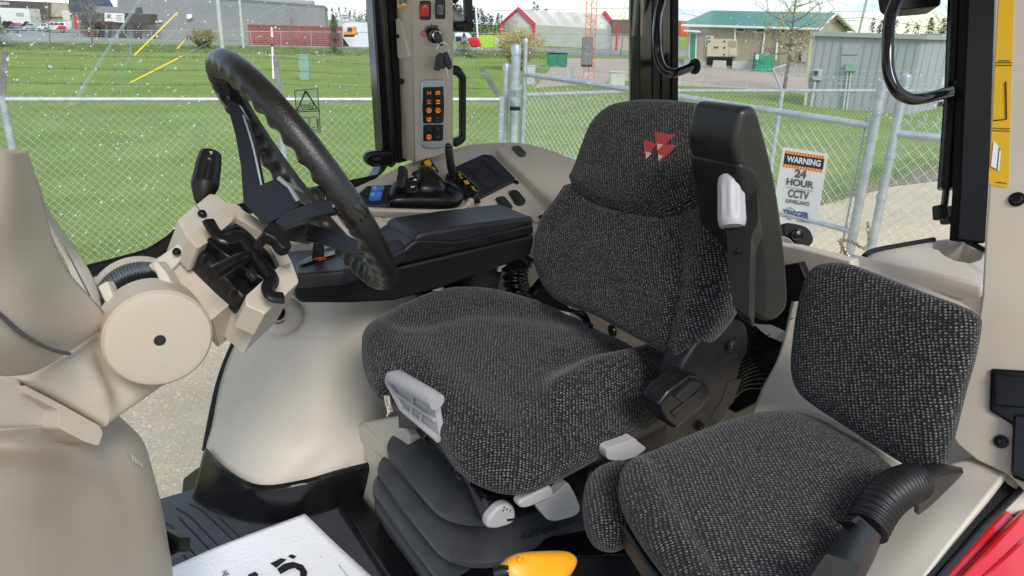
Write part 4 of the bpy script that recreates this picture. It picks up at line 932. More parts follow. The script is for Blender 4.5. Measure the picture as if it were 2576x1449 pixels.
# side panel below the console
rows = [[VV(700, 742, 1.86), VV(760, 700, 1.70), VV(850, 650, 1.63), VV(980, 600, 1.62), VV(1120, 560, 1.62), VV(1300, 530, 1.62), VV(1560, 500, 1.62)],
        [VV(652, 772, 1.84), VV(735, 735, 1.66), VV(850, 715, 1.60), VV(980, 700, 1.60), VV(1120, 680, 1.60), VV(1300, 600, 1.60), VV(1560, 560, 1.62)],
        [VV(587, 882, 1.82), VV(680, 880, 1.66), VV(790, 870, 1.58), VV(900, 860, 1.57), VV(1050, 850, 1.56), VV(1280, 800, 1.58), VV(1560, 760, 1.60)],
        [VV(553, 980, 1.79), VV(655, 1020, 1.60), VV(770, 1020, 1.54), VV(870, 1010, 1.52), VV(1000, 1000, 1.51), VV(1200, 990, 1.52), VV(1560, 960, 1.56)],
        [VV(533, 1070, 1.745), VV(620, 1120, 1.56), VV(740, 1140, 1.48), VV(862, 1110, 1.47), VV(990, 1090, 1.46), VV(1200, 1080, 1.47), VV(1560, 1060, 1.50)],
        [VV(521, 1130, 1.70), VV(572, 1186, 1.58), VV(653, 1226, 1.48), VV(760, 1216, 1.45), VV(862, 1188, 1.44), VV(1000, 1154, 1.43), VV(1560, 1104, 1.44)]]
sheet('side_panel', rows, BEL, cab, 6, 6, .008)
sheet('kick_strip', [[VV(517, 1126, 1.685), VV(570, 1181, 1.565), VV(652, 1221, 1.465), VV(760, 1209, 1.435), VV(862, 1181, 1.425), VV(1000, 1147, 1.415)],
                     [VV(514, 1140, 1.68), VV(566, 1198, 1.555), VV(650, 1240, 1.455), VV(760, 1228, 1.425), VV(862, 1198, 1.415), VV(1000, 1165, 1.405)],
                     [ZZ(490, 1236, FL+.015), ZZ(540, 1270, FL+.015), ZZ(640, 1302, FL+.015), ZZ(742, 1298, FL+.015), ZZ(868, 1258, FL+.015), ZZ(1000, 1225, FL+.015)],
                     [ZZ(484, 1252, FL+.002), ZZ(536, 1286, FL+.002), ZZ(638, 1316, FL+.002), ZZ(742, 1311, FL+.002), ZZ(868, 1272, FL+.002), ZZ(1000, 1240, FL+.002)]], BLS, cab, 6, 4, .006)
G().tube(cat([VV(519, 1134, 1.71), VV(551, 975, 1.80), VV(585, 880, 1.83), VV(618, 820, 1.845), VV(655, 775, 1.855), VV(700, 745, 1.855), VV(760, 720, 1.855)], 6, False), .011, 10).build('door_seal', RUB, cab)
# raised boss with 12 V socket
bs = puff('socket_boss', [(663, 800), (690, 765), (725, 752), (752, 765), (757, 795), (735, 825), (700, 840), (672, 832)], Vp(1.63), .035, .03, BEL, cab, p=4, sm=4)
q = Vp(1.585); c_ = q.hit(699, 788); g = G(); g.lathe(c_+q.n*.01, -q.n, [(0, .017), (.012, .017), (.016, .013), (.017, .006)], 20); g.build('socket_cap', BLS, bs)
G().tube(cat([q.hit(690, 790), q.hit(684, 806), q.hit(700, 814), q.hit(716, 806)], 5, False), .0013, 5).build('cap_strap', RUB, bs)
G().ball(q.hit(694, 782)-q.n*.008, .004).build('socket_pin', CHR, bs)
slab('socket_plate', [(683, 779), (712, 772), (718, 806), (690, 815)], q.off(.003), .004, BEI, bs, r=4)
# seat plinth and the black step wall
pf = Pl(C(.50, 1, 0), UA)
slab('seat_plinth', [(890, 1066), (1004, 1045), (1030, 1100), (1010, 1200), (1000, 1300), (1080, 1400), (1200, 1500), (1160, 1540), (1060, 1449), (859, 1184)], P3(C(.548, 1.0, 1.6), C(.548, 1.5, 1.6), C(.575, 1.2, 1.85)), .12, BEL, cab, bevel=.006, seg=3)
slab('plinth_top', [(890, 1066), (916, 1068), (1000, 1158), (990, 1180), (905, 1110), (868, 1160), (872, 1120)], P3(C(.543, 1.0, 1.6), C(.543, 1.5, 1.6), C(.570, 1.2, 1.85)), .02, BEL, cab, bevel=.008, seg=3)
slab('kick_strip', [(859, 1180), (866, 1184), (1068, 1451), (1200, 1620), (1100, 1620), (977, 1449), (850, 1262), (846, 1200)], Zp(FL+.03), .03, BLS, cab, dirn=-ZA, bevel=.008, seg=3)
# windows
def pane(name, pts, n_, par, drops=None, nd=0, seed=1, ds=(.0009, .0022)):
    p = G().poly(pts, n_*.005).build(name, GLS, par, smooth=False)
    if drops:
        r2 = random.Random(seed); g = G(); pl = Pl(pts[0], n_)
        for i in range(nd):
            x0, y0, x1, y1 = drops[r2.randrange(len(drops))]; x, y = r2.uniform(x0, x1), r2.uniform(y0, y1)
            c = pl.hit(x, y)+pl.n*.006; s = r2.uniform(*ds)*(.5+r2.random()**3*1.3); a = n_.orthogonal().normalized()
            b = n_.cross(a); k = r2.choice((5, 6)); th0 = r2.random()*6; el_ = r2.uniform(.6, 1)
            ring = [c+(a*math.cos(th0+6.283*j/k)+b*math.sin(th0+6.283*j/k)*el_)*s for j in range(k)]; o_ = len(g.v)
            g.v += ring+[c+pl.n*s*.55, ]; g.f += [(o_+j, o_+(j+1) % k, o_+k) for j in range(k)]
        tag(g.build('raindrops', DROP, p, smooth=True, fixn=False), kind='stuff')
    return p
pane('window_pane', [C(-1.5, 1.93, 1.2), C(.97, 1.93, 1.2), C(.93, 1.93, 3.3), C(-1.5, 1.93, 3.3)], VA, cab, [(0, 0, 940, 260), (0, 0, 940, 420), (150, 300, 930, 640)], 950, 3)
pane('window_pane', [C(1.0, 1.93, 2.2), C(1.84, 1.93, 2.2), C(1.84, 1.93, 3.3), C(.98, 1.93, 3.3)], VA, cab, [(1143, 40, 1585, 380)], 420, 5)
pane('window_pane', [C(1.87, 1.80, 1.9), C(1.87, .60, 1.9), C(1.87, .60, 3.4), C(1.87, 1.80, 3.4)], UA, cab, [(1830, 40, 1900, 140), (1960, 90, 2020, 200), (2180, 180, 2240, 300), (2300, 150, 2400, 320), (1850, 20, 2400, 420)], 160, 9)
gs = Vp(1.926)
gl_ = slab('glass_sticker', rnd([(739, 224), (801, 219), (809, 335), (749, 340)], 3), gs, .001, STK, cab, bevel=0); gl_['label'] = 'clear window sticker with a tractor warning triangle and an open book'
gk = gs.off(-.001)
strokes('warning_triangle', [[(769, 229), (747, 278), (799, 274), (769, 229)]], gk, INK, gl_, .0022)
strokes('tractor_symbol', [[(x+4*math.cos(t*.785), y+4*math.sin(t*.785)) for t in range(9)] for x, y in ((762, 270), (774, 268), (784, 270))]+[[(756, 268), (757, 262), (765, 262), (768, 267)], [(778, 266), (779, 261), (787, 260), (790, 266)]], gk, INK, gl_, .0009)
strokes('book_symbol', [[(758, 326), (756, 298), (766, 294), (777, 298), (788, 293), (797, 296), (799, 322), (790, 320), (779, 325), (768, 321), (758, 326)], [(777, 298), (779, 325)], [(753, 300), (755, 330), (802, 327), (800, 300)], [(742, 282), (805, 279)], [(741, 228), (799, 223), (806, 332), (751, 337), (741, 228)]], gk, INK, gl_, .0009)
g2 = slab('glass_sticker', rnd([(690, 266), (730, 264), (738, 270), (742, 345), (700, 348)], 4), gs, .001, STK, cab, bevel=0); g2['label'] = 'clear window sticker half hidden behind the steering wheel rim'
strokes('sticker_border', [[(692, 270), (730, 267), (736, 273), (739, 342)]], gk, INK, g2, .0009)
slab('paper_sticker', [(783, 349), (797, 348), (798, 362), (784, 363)], gs, .001, WHT, cab, bevel=0)
# sill bar of the front window
pb = [VV(150, 706, 1.85), VV(223, 683, 1.85), VV(300, 663, 1.85), VV(375, 640, 1.85), VV(430, 606, 1.85), VV(472, 576, 1.85), VV(600, 530, 1.85), VV(760, 492, 1.85), VV(883, 468, 1.85), VV(945, 455, 1.85)]
G().tube(cat(pb, 4, False), .016, 10).build('window_sill', BLS, cab)
G().tube([p+ZA*.015-VA*.008 for p in cat(pb, 4, False)], .004, 6).build('sill_trim', RUB, cab)
# black frame of the middle pillar
fp = Vp(1.89)
slab('window_frame', [(934, -60), (955, -60), (985, 330), (984, 408), (967, 432), (935, 462), (955, 430), (962, 400)], fp, .05, BLG, cab, bevel=.004)
slab('window_frame', [(955, -60), (972, -60), (1000, 372), (1000, 412), (985, 425), (984, 330)], fp.off(-.03), .06, BLS, cab, bevel=.006)
slab('window_frame', [(972, -60), (1000, -60), (1012, 372), (1025, 383), (1027, 405), (1000, 412), (1000, 372)], fp.off(-.015), .05, RUB, cab, bevel=.004)
slab('window_frame', [(960, -60), (963, -60), (990, 380), (987, 380)], fp.off(-.034), .01, BLG, cab, bevel=.002)
hg = slab('window_hinge', [(920, 400), (924, 387), (938, 381), (990, 379), (992, 418), (940, 421), (925, 414)], fp.off(-.05), .03, BLS, cab, bevel=.008, seg=3)
G().lathe(fp.off(-.05).hit(944, 401), -VA, [(0, .014), (.01, .014), (.018, .009), (.02, 0)], 18).build('hinge_knob', BLS, hg)
# ---- beige pillar with switches
PF = Vp(1.80)
pil = slab('pillar', [(1033, -60), (1141, -60), (1141, 380), (1120, 388), (1043, 410)], PF, .10, TAN, cab, bevel=.004)
g = G(); f = PF.off(.085); g.add([f.hit(993, -60), PF.hit(1034, -60), PF.hit(1043, 409), f.hit(1012, 384), f.hit(993, -60)+VA*.1, f.hit(1012, 384)+VA*.1], [(0, 1, 2, 3), (0, 3, 5, 4)])
g.build('pillar_side', TAN, cab, sol=.004)
slab('pillar_cover', [(994, 47), (1002, 46), (1010, 60), (1028, 140), (1026, 148), (1002, 149), (999, 145)], P3(f.hit(993, 40), PF.hit(1034, 40), f.hit(1002, 200)).off(-.012), .012, BEL, cab, bevel=.004, seg=3)
bolt(1001, 91, PF.off(.05), .004, cab); bolt(1009, 205, PF.off(.04), .006, cab)
yl = slab('warning_label', [(999, -40), (1036, -40), (1036, 28), (1000, 20)], PF.off(.02), .001, YEL, cab, bevel=0)
slab('label_panel', [(1003, -30), (1032, -30), (1032, 18), (1003, 12)], PF.off(.018), .001, WHT, yl, bevel=0)
strokes('book_symbol', [[(1006, 10), (1018, 4), (1030, 13)], [(1006, 4), (1018, -2), (1030, 7)], [(1018, -20), (1018, 6)], [(1006, -20), (1006, 11)], [(1030, -20), (1030, 15)]], PF.off(.016), INK, yl, .0012)
def rocker(x0, x1, y0, y1, mat, inner, lab, cx0, cx1, cy0, cy1, pl=PF, bez=None):
    o = slab('rocker_switch', [(x0, y0), (x1, y0), (x1, y1), (x0, y1)], pl.off(-.003), .006, bez or BLS, cab, bevel=.002, r=6)
    if lab: o['label'] = lab
    slab('rocker', [(cx0, cy0), (cx1, cy0), (cx1, cy1), (cx0, cy1)], pl.off(-.010), .01, inner, o, bevel=.003, r=3); return o
hz = rocker(1057, 1085, 2, 50, BLS, REDP, 'red hazard light switch', 1060, 1080, 10, 42)
strokes('hazard_symbol', [[(1070, 13), (1064, 24), (1076, 24), (1070, 13)]], PF.off(-.0105), WINK, hz, .0008)
wk = rocker(1096, 1121, -2, 48, BLS, BLG, 'black rocker switch with a line symbol', 1099, 1118, 9, 40)
strokes('switch_symbol', [[(1103, 13), (1110, 16), (1112, 24)], [(1104, 33), (1114, 33)]], PF.off(-.0105), WINK, wk, .0006)
g = G(); g.tube([PF.hit(1090.5+27*math.cos(a), 88+29*math.sin(a)) for a in [i*.2618 for i in range(24)]], .0012, 5, closed=True); ig = g.build('ignition_plate', TAN, cab)
g = G()
arcp = [(1088+23*math.cos(a), 90+30*math.sin(a)) for a in [R(d) for d in range(200, 311, 10)]]+[(1088+14*math.cos(a), 90+16*math.sin(a)) for a in [R(d) for d in range(310, 199, -10)]]
slab('ignition_arc', arcp, PF.off(-.002), .002, BLG, ig, bevel=0)
slab('stop_mark', [(1061, 79), (1071, 78), (1071, 91), (1061, 91)], PF.off(-.003), .001, REDP, ig, bevel=0)
for x, y in ((1066, 85), (1080, 62), (1090, 60)):
    g = G(); pp = PF.off(-.004); g.tube([pp.hit(x+3*math.cos(a*.785), y+3.5*math.sin(a*.785)) for a in range(8)], .0006, 4, closed=True); g.tube([pp.hit(x-2, y), pp.hit(x+2, y)], .0005, 4); g.build('ignition_symbol', WINK, ig)
kc = PF.hit(1090, 89); G().lathe(kc, -VA, [(0, .019), (.012, .019), (.014, .0155), (.014, 0)], 28).build('lock_ring', BLG, ig); G().lathe(kc, -VA, [(0, .013), (.020, .013), (.022, .010), (.018, .008)], 24).build('lock_cylinder', CHR, ig)
ks = thing('key_bunch', 'bunch of black-headed tractor keys on a wire ring, hanging from the ignition', 'keys', PF.off(-.04).hit(1115, 130))
kp = PF.off(-.035)
slab('ignition_key', [(1095, 82), (1106, 80), (1112, 90), (1116, 112), (1112, 117), (1106, 112), (1096, 96)], kp, .007, LEA, ks, bevel=.002)
g = G(); g.tube([kp.hit(1114.5+15*math.cos(a), 123+15.5*math.sin(a)) for a in [i*.2618 for i in range(24)]], .0008, 5, closed=True); g.build('key_ring', CHR, ks)
slab('key_head', [(1102, 137), (1112, 132), (1116, 140), (1113, 168), (1106, 179), (1095, 177), (1094, 172), (1098, 143)], kp.off(-.006), .006, LEA, ks, bevel=.002)
slab('key_head', [(1110, 136), (1118, 134), (1122, 165), (1118, 174), (1110, 172)], kp, .006, LEA, ks, bevel=.002)
slab('key_head', [(1117, 133), (1126, 130), (1137, 155), (1138, 172), (1130, 176), (1122, 165)], kp.off(-.004), .006, LEA, ks, bevel=.002)
slab('key_blade', [(1097, 178), (1101, 179), (1092, 203), (1088, 204)], kp.off(-.004), .002, BRS, ks, bevel=0); slab('key_blade', [(1121, 165), (1124, 164), (1129, 194), (1126, 197)], kp, .002, CHR, ks, bevel=0)
kb = slab('keypad', [(1060, 206), (1066, 200), (1116, 199), (1121, 205), (1122, 290), (1119, 366), (1113, 372), (1090, 375), (1068, 373), (1062, 366), (1060, 290)], PF.off(-.006), .01, SIL, cab, bevel=.003, seg=3)
slab('key_field', [(1065, 220), (1116, 218), (1118, 270), (1116, 307), (1066, 311), (1063, 270)], PF.off(-.009), .006, BLS, kb, bevel=.0015); slab('key_field', [(1066, 317), (1116, 313), (1115, 352), (1066, 355)], PF.off(-.009), .006, BLS, kb, bevel=.0015)
ky = PF.off(-.0128)
IC = {'fan': [[(-5, -4), (0, 0), (-5, 5)], [(5, -5), (1, 0), (5, 5)], [(-6, 0), (-2, 0)], [(2, 0), (6, 1)]], 'lamp': [[(0, -5), (4, -4), (5, 0), (4, 4), (0, 5), (0, -5)], [(-2, -4), (-6, -3)], [(-2, 0), (-6, 1)], [(-2, 4), (-6, 5)]],
      'axle': [[(0, -5), (0, 5)], [(-4, -4), (4, -4)], [(-4, 4), (4, 4)], [(-4, -6), (-4, -2)], [(4, -6), (4, -2)], [(-4, 2), (-4, 6)], [(4, 2), (4, 6)]],
      'ring': [[(-6, 0), (-4, -5), (0, -7), (4, -5), (6, 0), (4, 5), (0, 7), (-4, 5), (-6, 0)], [(-2, 4), (0, -4), (2, 4)], [(-1, 1), (1, 1)]], 'screen': [[(-5, -4), (5, -5), (5, 2), (-5, 3), (-5, -4)], [(-1, 3), (-1, 6), (3, 6)], [(0, 1), (3, -3)]],
      'tool': [[(-5, 4), (4, -4)], [(0, -5), (5, 0)], [(-4, 0), (0, 4)]], 'tri': [[(0, -5), (-4, 2), (5, 4)], [(-2, -1), (3, 2)]]}
ks_ = [('fan', GLOB, 'lamp', GLOW), ('axle', GLOB, 'axle', GLOW), ('ring', GLOW, 'ring', GLOW), ('screen', GLOW, 'axle', DINK), ('tri', DINK, 'tri', DINK), ('ring', GLOW, 'tool', DINK)]
for r_, (a, ma, b_, mb_) in enumerate(ks_):
    y = (233.6, 256.4, 278, 300.6, 324, 345)[r_]
    for x, ic, mt_ in ((1079.5, a, ma), (1102, b_, mb_)):
        k_ = slab('key', [(x-10, y-10), (x+10, y-10.5), (x+10, y+9.5), (x-10, y+10)], PF.off(-.0125), .005, BLK, kb, bevel=.0015)
        strokes('key_symbol', [[(x+p*.95, y+q_*.85) for p, q_ in l] for l in IC[ic]], PF.off(-.0128), mt_, k_, .0008 if mt_ is GLOW else .0007)
# grab handle behind the pillar and blind bracket
HP = Vp(1.82)
gh = slab('grab_handle', [(1139, 167), (1150, 164), (1159, 168), (1175, 192), (1174, 352), (1166, 361), (1148, 372), (1141, 362), (1141, 352), (1163, 343), (1163, 200), (1153, 190), (1138, 188)], HP, .025, BLK, cab, bevel=.006, seg=3); gh['label'] = 'angular black grab handle on the pillar edge'
slab('blind_arm', [(1170, -60), (1189, -60), (1191, 52), (1191, 80), (1172, 79), (1174, 52)], HP, .02, BLS, cab, bevel=.004)
slab('blind_roller', [(1146, 56), (1172, 54), (1190, 60), (1190, 80), (1150, 79), (1146, 70)], HP.off(-.01), .03, BLK, cab, bevel=.004)
for k in range(4): slab('roller_rib', [(1152+k*5, 58), (1154+k*5, 58), (1154+k*5, 77), (1152+k*5, 77)], HP.off(-.013), .006, BLG, cab, bevel=.001)
slab('blind_bracket', [(1141, 30), (1150, 40), (1172, 44), (1172, 53), (1150, 55), (1141, 50)], HP.off(.01), .03, LG, cab, bevel=.003); slab('bracket_cap', [(1141, -40), (1158, -40), (1156, 2), (1148, 9), (1141, 9)], HP, .02, BLK, cab, bevel=.003)
# ---- right hand console
CT = P3(C(.5, 1.6, 2.24), C(1.2, 1.6, 2.24), C(.8, 1.86, 2.36))
slab('side_console', cat([(640, 612), (690, 572), (790, 515), (883, 474), (960, 440), (1040, 404), (1141, 374), (1180, 362), (1240, 358), (1310, 358), (1392, 379), (1469, 412), (1530, 455), (1560, 500), (1540, 560), (1400, 580), (1000, 588), (800, 605)], 3), CT.off(.02), .08, BEI, cab, bevel=.012, seg=4)
slab('console_hump', cat([(1257, 377), (1263, 365), (1290, 358), (1310, 358), (1392, 380), (1469, 413), (1530, 460), (1530, 540), (1450, 560), (1405, 520), (1330, 447)], 2), CT.off(-.012), .04, BEI, cab, bevel=.008, seg=3)
slab('switch_recess', [(1282, 364), (1299, 358), (1337, 389), (1316, 394)], CT.off(-.013), .004, TAN, cab, bevel=.001)
sw = slab('rocker_switch', [(1288, 367), (1307, 364), (1325, 383), (1323, 387), (1311, 389), (1304, 384)], CT.off(-.022), .012, pm('dark_grey_switch', (.05, .05, .06), .4), cab, bevel=.003)
slab('console_plate', rnd([(1225, 533), (1121, 440), (1150, 415), (1216, 386), (1240, 388), (1300, 447), (1376, 538), (1374, 552), (1362, 557)], 5), CT.off(.008), .02, BEI, cab, bevel=.002)
bx = slab('storage_box', rnd([(1121, 439), (1150, 416), (1216, 387), (1240, 390), (1299, 450), (1190, 505)], 5), CT.off(-.002), .02, CHA, cab, bevel=.005, seg=3)
for q_ in ([(1172, 420), (1199, 412), (1246, 459), (1242, 465), (1222, 471)], [(1213, 401), (1231, 394), (1284, 439), (1282, 446), (1267, 453)]): slab('lid', rnd(q_, 5), CT.off(-.0045), .006, CHA, bx, bevel=.0018)
sl_ = slab('lever_slot', [(1124, 441), (1148, 432), (1205, 485), (1190, 498)], CT.off(-.0045), .008, BLG, bx, bevel=.002)
lbl = slab('lever_label', [(1148, 433), (1157, 432), (1204, 474), (1201, 482), (1192, 484)], CT.off(-.007), .003, BLG, bx, bevel=.0015)
G().tube([CT.off(-.008).hit(x, y) for x, y in ((1152, 432), (1157, 432), (1204, 474), (1202, 481))], .0011, 5).build('label_edge', CHR, lbl)
YINK = pm('yellow_ink', (.8, .5, .03), .5)
strokes('lever_symbol', [[(1153, 438), (1158, 443)], [(1157, 437), (1160, 441)], [(1157, 446), (1164, 448)], [(1168, 456), (1176, 455), (1180, 461), (1172, 463), (1168, 456)], [(1171, 459), (1177, 459)], [(1186, 469), (1192, 472), (1190, 476)], [(1193, 476), (1198, 480)]], CT.off(-.0105), YINK, lbl, .0016)
for x, y in ((1298.5, 460), (1201.5, 508), (1361.6, 547.4)): bolt(x, y, CT.off(.006), .006, cab)
for q_, q2 in (([(1279, 480), (1293, 476), (1303, 478), (1324, 503), (1319, 511), (1307, 514), (1297, 510)], [(1287, 485), (1297, 483), (1313, 501), (1307, 506), (1300, 504)]), ([(1246, 496), (1261, 492), (1271, 494), (1291, 519), (1287, 526), (1275, 529), (1265, 525)], [(1255, 500), (1264, 498), (1281, 517), (1275, 522), (1268, 520)])):
    b_ = slab('blank_switch', rnd(q_, 4), CT.off(.001), .01, CHA, cab, bevel=.002); slab('switch_face', rnd(q2, 3), CT.off(-.001), .004, CHA, b_, bevel=.001)
# hand lever
hl = thing('hand_lever', 'upright black hand throttle lever in the slot beside the storage box', 'lever', CT.hit(1135, 450))
d0 = (CT.hit(1140, 450)-EYE).dot(fw)
sheetpts = [P(1128, 366, d0-.06), P(1130, 385, d0-.055), P(1133, 410, d0-.045), P(1138, 432, d0-.03), P(1144, 455, d0)]
G().tube(cat(sheetpts, 5, False), [.0125]*3+[.0135]*8+[.0145]*5+[.006]*5, 12, flat=.8).build('grip', BLK, hl)
G().ball(P(1127, 367, d0-.068), .008, 12, 8).build('button', BLG, hl)
# spool lever unit
un = thing('lever_unit', 'black lever unit with two ribbed thumb levers numbered 3 and 4 and a smooth dome', 'control unit', CT.hit(1060, 500))
puff('base', [(975, 498), (985, 472), (1010, 460), (1060, 458), (1120, 467), (1150, 479), (1166, 496), (1158, 512), (1130, 521), (1060, 520), (985, 517)], CT.off(-.002), .028, .02, BLS, un, p=3, sm=4)
puff('dome', [(1040, 470), (1048, 436), (1062, 424), (1085, 432), (1105, 452), (1120, 478), (1110, 490), (1080, 492), (1050, 486)], CT.off(-.03), .03, .04, BLS, un, p=2.2, sm=4)
for x, y, a in ((1011, 432, 0), (1008, 452, 0)):
    g = G(); dd = (CT.hit(1010, 480)-EYE).dot(fw)-.05; g.slab(rnd([(x-12, y+18), (x-10, y-14), (x+2, y-17), (x+13, y-8), (x+13, y+14), (x+6, y+22)], 4), Dp(dd-(y-432)*.0006), .016); l_ = g.build('thumb_lever', BLK, un, bevel=.003, seg=3)
    g = G()
    for k in range(5): g.slab([(x-8, y-12+k*6), (x+3, y-13+k*6), (x+3, y-10.5+k*6), (x-8, y-9.5+k*6)], Dp(dd-(y-432)*.0006-.003), .005)
    g.build('rib', BLS, l_, bevel=.0008)
np_ = P3((1028, 440, dd), (1060, 440, dd), (1035, 490, dd-.04)); slab('number_plate', [(1030, 446), (1052, 444), (1047, 482), (1026, 482)], np_, .006, BLG, un, bevel=.001)
text('lettering', '4', np_.off(-.001), 1044, 453, 9, WINK, un, (.25, .97), bold=.03, sx=1.1); text('lettering', '3', np_.off(-.001), 1038, 471, 9, WINK, un, (.25, .97), bold=.03, sx=1.1)
bolt(1131, 484, CT.off(-.026), .008, un)
tr = slab('switch_tray', [(894, 492), (922, 466), (988, 463), (982, 517), (915, 519)], CT.off(-.010), .03, CHA, cab, bevel=.004)
for y, x in ((473, 934), (489, 929)):
    b_ = slab('blue_switch', rnd([(x, y), (x+3, y-7), (x+30, y-8), (x+34, y-3), (x+30, y+5), (x+2, y+7)], 3), CT.off(-.022), .012, BLU, tr, bevel=.004, seg=3); strokes('switch_symbol', [[(x+6, y-2), (x+12, y-3), (x+12, y+1), (x+6, y+2), (x+6, y-2)]], CT.off(-.0235), WINK, b_, .0006)
slab('tray_frame', [(922, 484), (968, 482), (968, 486), (921, 488)], CT.off(-.013), .004, BLG, tr, bevel=.001)
yr = slab('guarded_switch', rnd([(1058, 418), (1060, 405), (1075, 396), (1084, 399), (1104, 430), (1102, 439), (1092, 436), (1066, 428)], 3), CT.off(-.012), .03, BLK, cab, bevel=.004); yr['label'] = 'black switch with a yellow rocker between raised guards'
slab('yellow_rocker', rnd([(1066, 406), (1080, 399), (1087, 412), (1073, 418)], 2), CT.off(-.022), .014, YEO, yr, bevel=.003); slab('guard', [(1058, 419), (1059, 405), (1064, 404), (1074, 424)], CT.off(-.03), .03, BLK, yr, bevel=.002, dirn=None)
strokes('switch_symbol', [[(1079, 428), (1084, 425)], [(1088, 420), (1096, 425), (1092, 428), (1088, 420)], [(1087, 426), (1095, 430)]], CT.off(-.0135), YINK, yr, .0014)
slab('blank_plate', rnd([(1036, 434), (1056, 425), (1062, 432), (1053, 446)], 2), CT.off(.012), .01, CHA, cab, bevel=.001)
sheet('console_rim', [[CT.off(-.004).hit(x, y) for x, y in [(880, 520), (960, 524), (1050, 527), (1130, 527), (1165, 517), (1178, 500)]], [CT.off(-.010).hit(x, y) for x, y in [(875, 528), (960, 531), (1050, 534), (1135, 534), (1173, 521), (1187, 500)]], [CT.off(.015).hit(x, y) for x, y in [(870, 540), (960, 544), (1050, 547), (1140, 545), (1182, 528), (1196, 505)]]], BEI, cab, 5, 4, .004)
for x in (973, 945): slab('embossed_panel', [(x, 540), (x+40 if x > 950 else x+16, 541), (x+38 if x > 950 else x+14, 556), (x-3, 555)], CT.off(.017), .006, BEI, cab, bevel=.001)
# ---- armrest console
AV = 1.42; AP = Vp(AV)
ar = thing('armrest_console', 'long black armrest console on the far side of the driver seat', 'armrest', C(.9, 1.48, 1.9))
slab('lower_shell', cat([(739, 717), (860, 701), (1023, 667), (1200, 625), (1345, 590), (1343, 615), (1335, 643), (1260, 672), (1100, 728), (993, 757), (880, 763), (760, 763), (748, 755)], 1), AP, .15, BLK, ar, bevel=.01, seg=3)
slab('middle_shell', [(739, 716), (743, 684), (880, 672), (1000, 640), (1040, 606), (1060, 600), (1151, 606), (1344, 562), (1345, 589), (1023, 666), (860, 700)], AP.off(-.004), .158, BLK, ar, bevel=.008, seg=3)
slab('arm_pad', [(1040, 612), (1046, 592), (1062, 585), (1180, 566), (1342, 545), (1347, 563), (1240, 592), (1151, 612)], AP.off(-.004), .155, CHA, ar, bevel=.012, seg=4)
slab('front_plate', [(742, 672), (750, 655), (800, 634), (905, 615), (1010, 600), (1020, 625), (960, 655), (860, 682), (745, 690)], Zp(2.235), .03, CHA, ar, bevel=.006, seg=3)
slab('joystick_plate', [(752, 660), (775, 645), (850, 628), (846, 638), (760, 665)], Zp(2.24), .004, BLG, ar, bevel=.001)
jb = ZZ(800, 645, 2.24); G().tube([jb, jb+ZA*.05+UA*.005, jb+ZA*.09+UA*.0], [.013, .009, .008], 10).build('joystick_stem', BLS, ar); G().ball(jb+ZA*.11, .022, 16, 10, (1, 1, 1.5)).build('joystick_knob', BLK, ar)
slab('orange_mark', [(862, 647), (872, 645), (872, 650), (863, 651)], Zp(2.243), .001, pm('orange_ink', (.8, .15, .03), .5), ar, bevel=0); strokes('orange_lettering', [[(790, 652), (812, 647)], [(815, 646), (838, 640)], [(800, 655), (820, 650)]], Zp(2.243), MATS['orange_ink'], ar, .001)
slab('support_bracket', [(1050, 745), (1065, 725), (1250, 645), (1315, 635), (1318, 655), (1265, 680), (1252, 735), (1240, 770), (1200, 830), (1080, 830)], Vp(1.47), .02, BLS, ar, bevel=.004)
for x, y in ((1256, 664), (1098, 722)):
    g = G(); c_ = VV(x, y, 1.44); g.lathe(c_, -ZA, [(-.02, .011), (0, .011), (0, .017), (.003, .017), (.003, .010), (.009, .010), (.009, .006), (.018, .006)], 14); g.build('mounting_bolt', GAL, ar)
def corr(name, pts, r0_, par, mat, n=26, k=.16, ns=14):
    pts = cat(pts, 20, False); m = len(pts); Lh = [0]
    for a, b_ in zip(pts[:-1], pts[1:]): Lh.append(Lh[-1]+(b_-a).length)
    q_, rs_ = [], []; N = n*6
    for i in range(N+1):
        t = Lh[-1]*i/N; j = max(0, min(m-2, next((jj for jj in range(m-1) if Lh[jj+1] >= t), m-2))); q_.append(pts[j].lerp(pts[j+1], (t-Lh[j])/max(1e-9, Lh[j+1]-Lh[j]))); rs_.append(r0_*(1+k*math.sin(i/6*2*math.pi)))
    return G().tube(q_, rs_, ns).build(name, mat, par, ang=80)
corr('cable_hose', [VV(1322, 640, 1.5), VV(1300, 675, 1.5), VV(1298, 715, 1.5), VV(1322, 775, 1.5), VV(1345, 850, 1.5)], .031, ar, BLG, 17, .12)
slab('hose_collar', [(1262, 655), (1312, 642), (1335, 668), (1330, 680), (1275, 690)], Vp(1.46), .03, BLS, ar, bevel=.008)

# ================================================================ DRIVER SEAT
st_ = thing('driver_seat', 'large driver seat in black flecked fabric with a red emblem and grey adjusting levers', 'seat', C(.8, 1.12, FL))
def bell(x, w): return math.exp(-(x/w)**2)
BP = P3(C(.93, .84, 2.12), C(.93, 1.40, 2.12), C(1.12, 1.1, 2.56))
seam = [(1440, 455), (1480, 492), (1530, 525), (1620, 549), (1700, 557), (1770, 535), (1830, 490)]
def fb(x, y, s):
    e = -.019*bell(segd(x, y, seam), 8)+(.012 if True else 0)*0
    up = 1/(1+math.exp((y-(530-abs(x-1640)*.28))/10)); e += .014*up
    e += .016*bell(segd(x, y, [(1385, 660), (1400, 560), (1460, 500)]), 34)+.017*bell(segd(x, y, [(1740, 900), (1800, 700), (1825, 560)]), 40)
    e -= .012*bell(segd(x, y, [(1690, 900), (1740, 740), (1740, 620)]), 12)
    e -= .02*bell(segd(x, y, [(1430, 690), (1560, 740), (1640, 800)]), 60)*.5
    return e
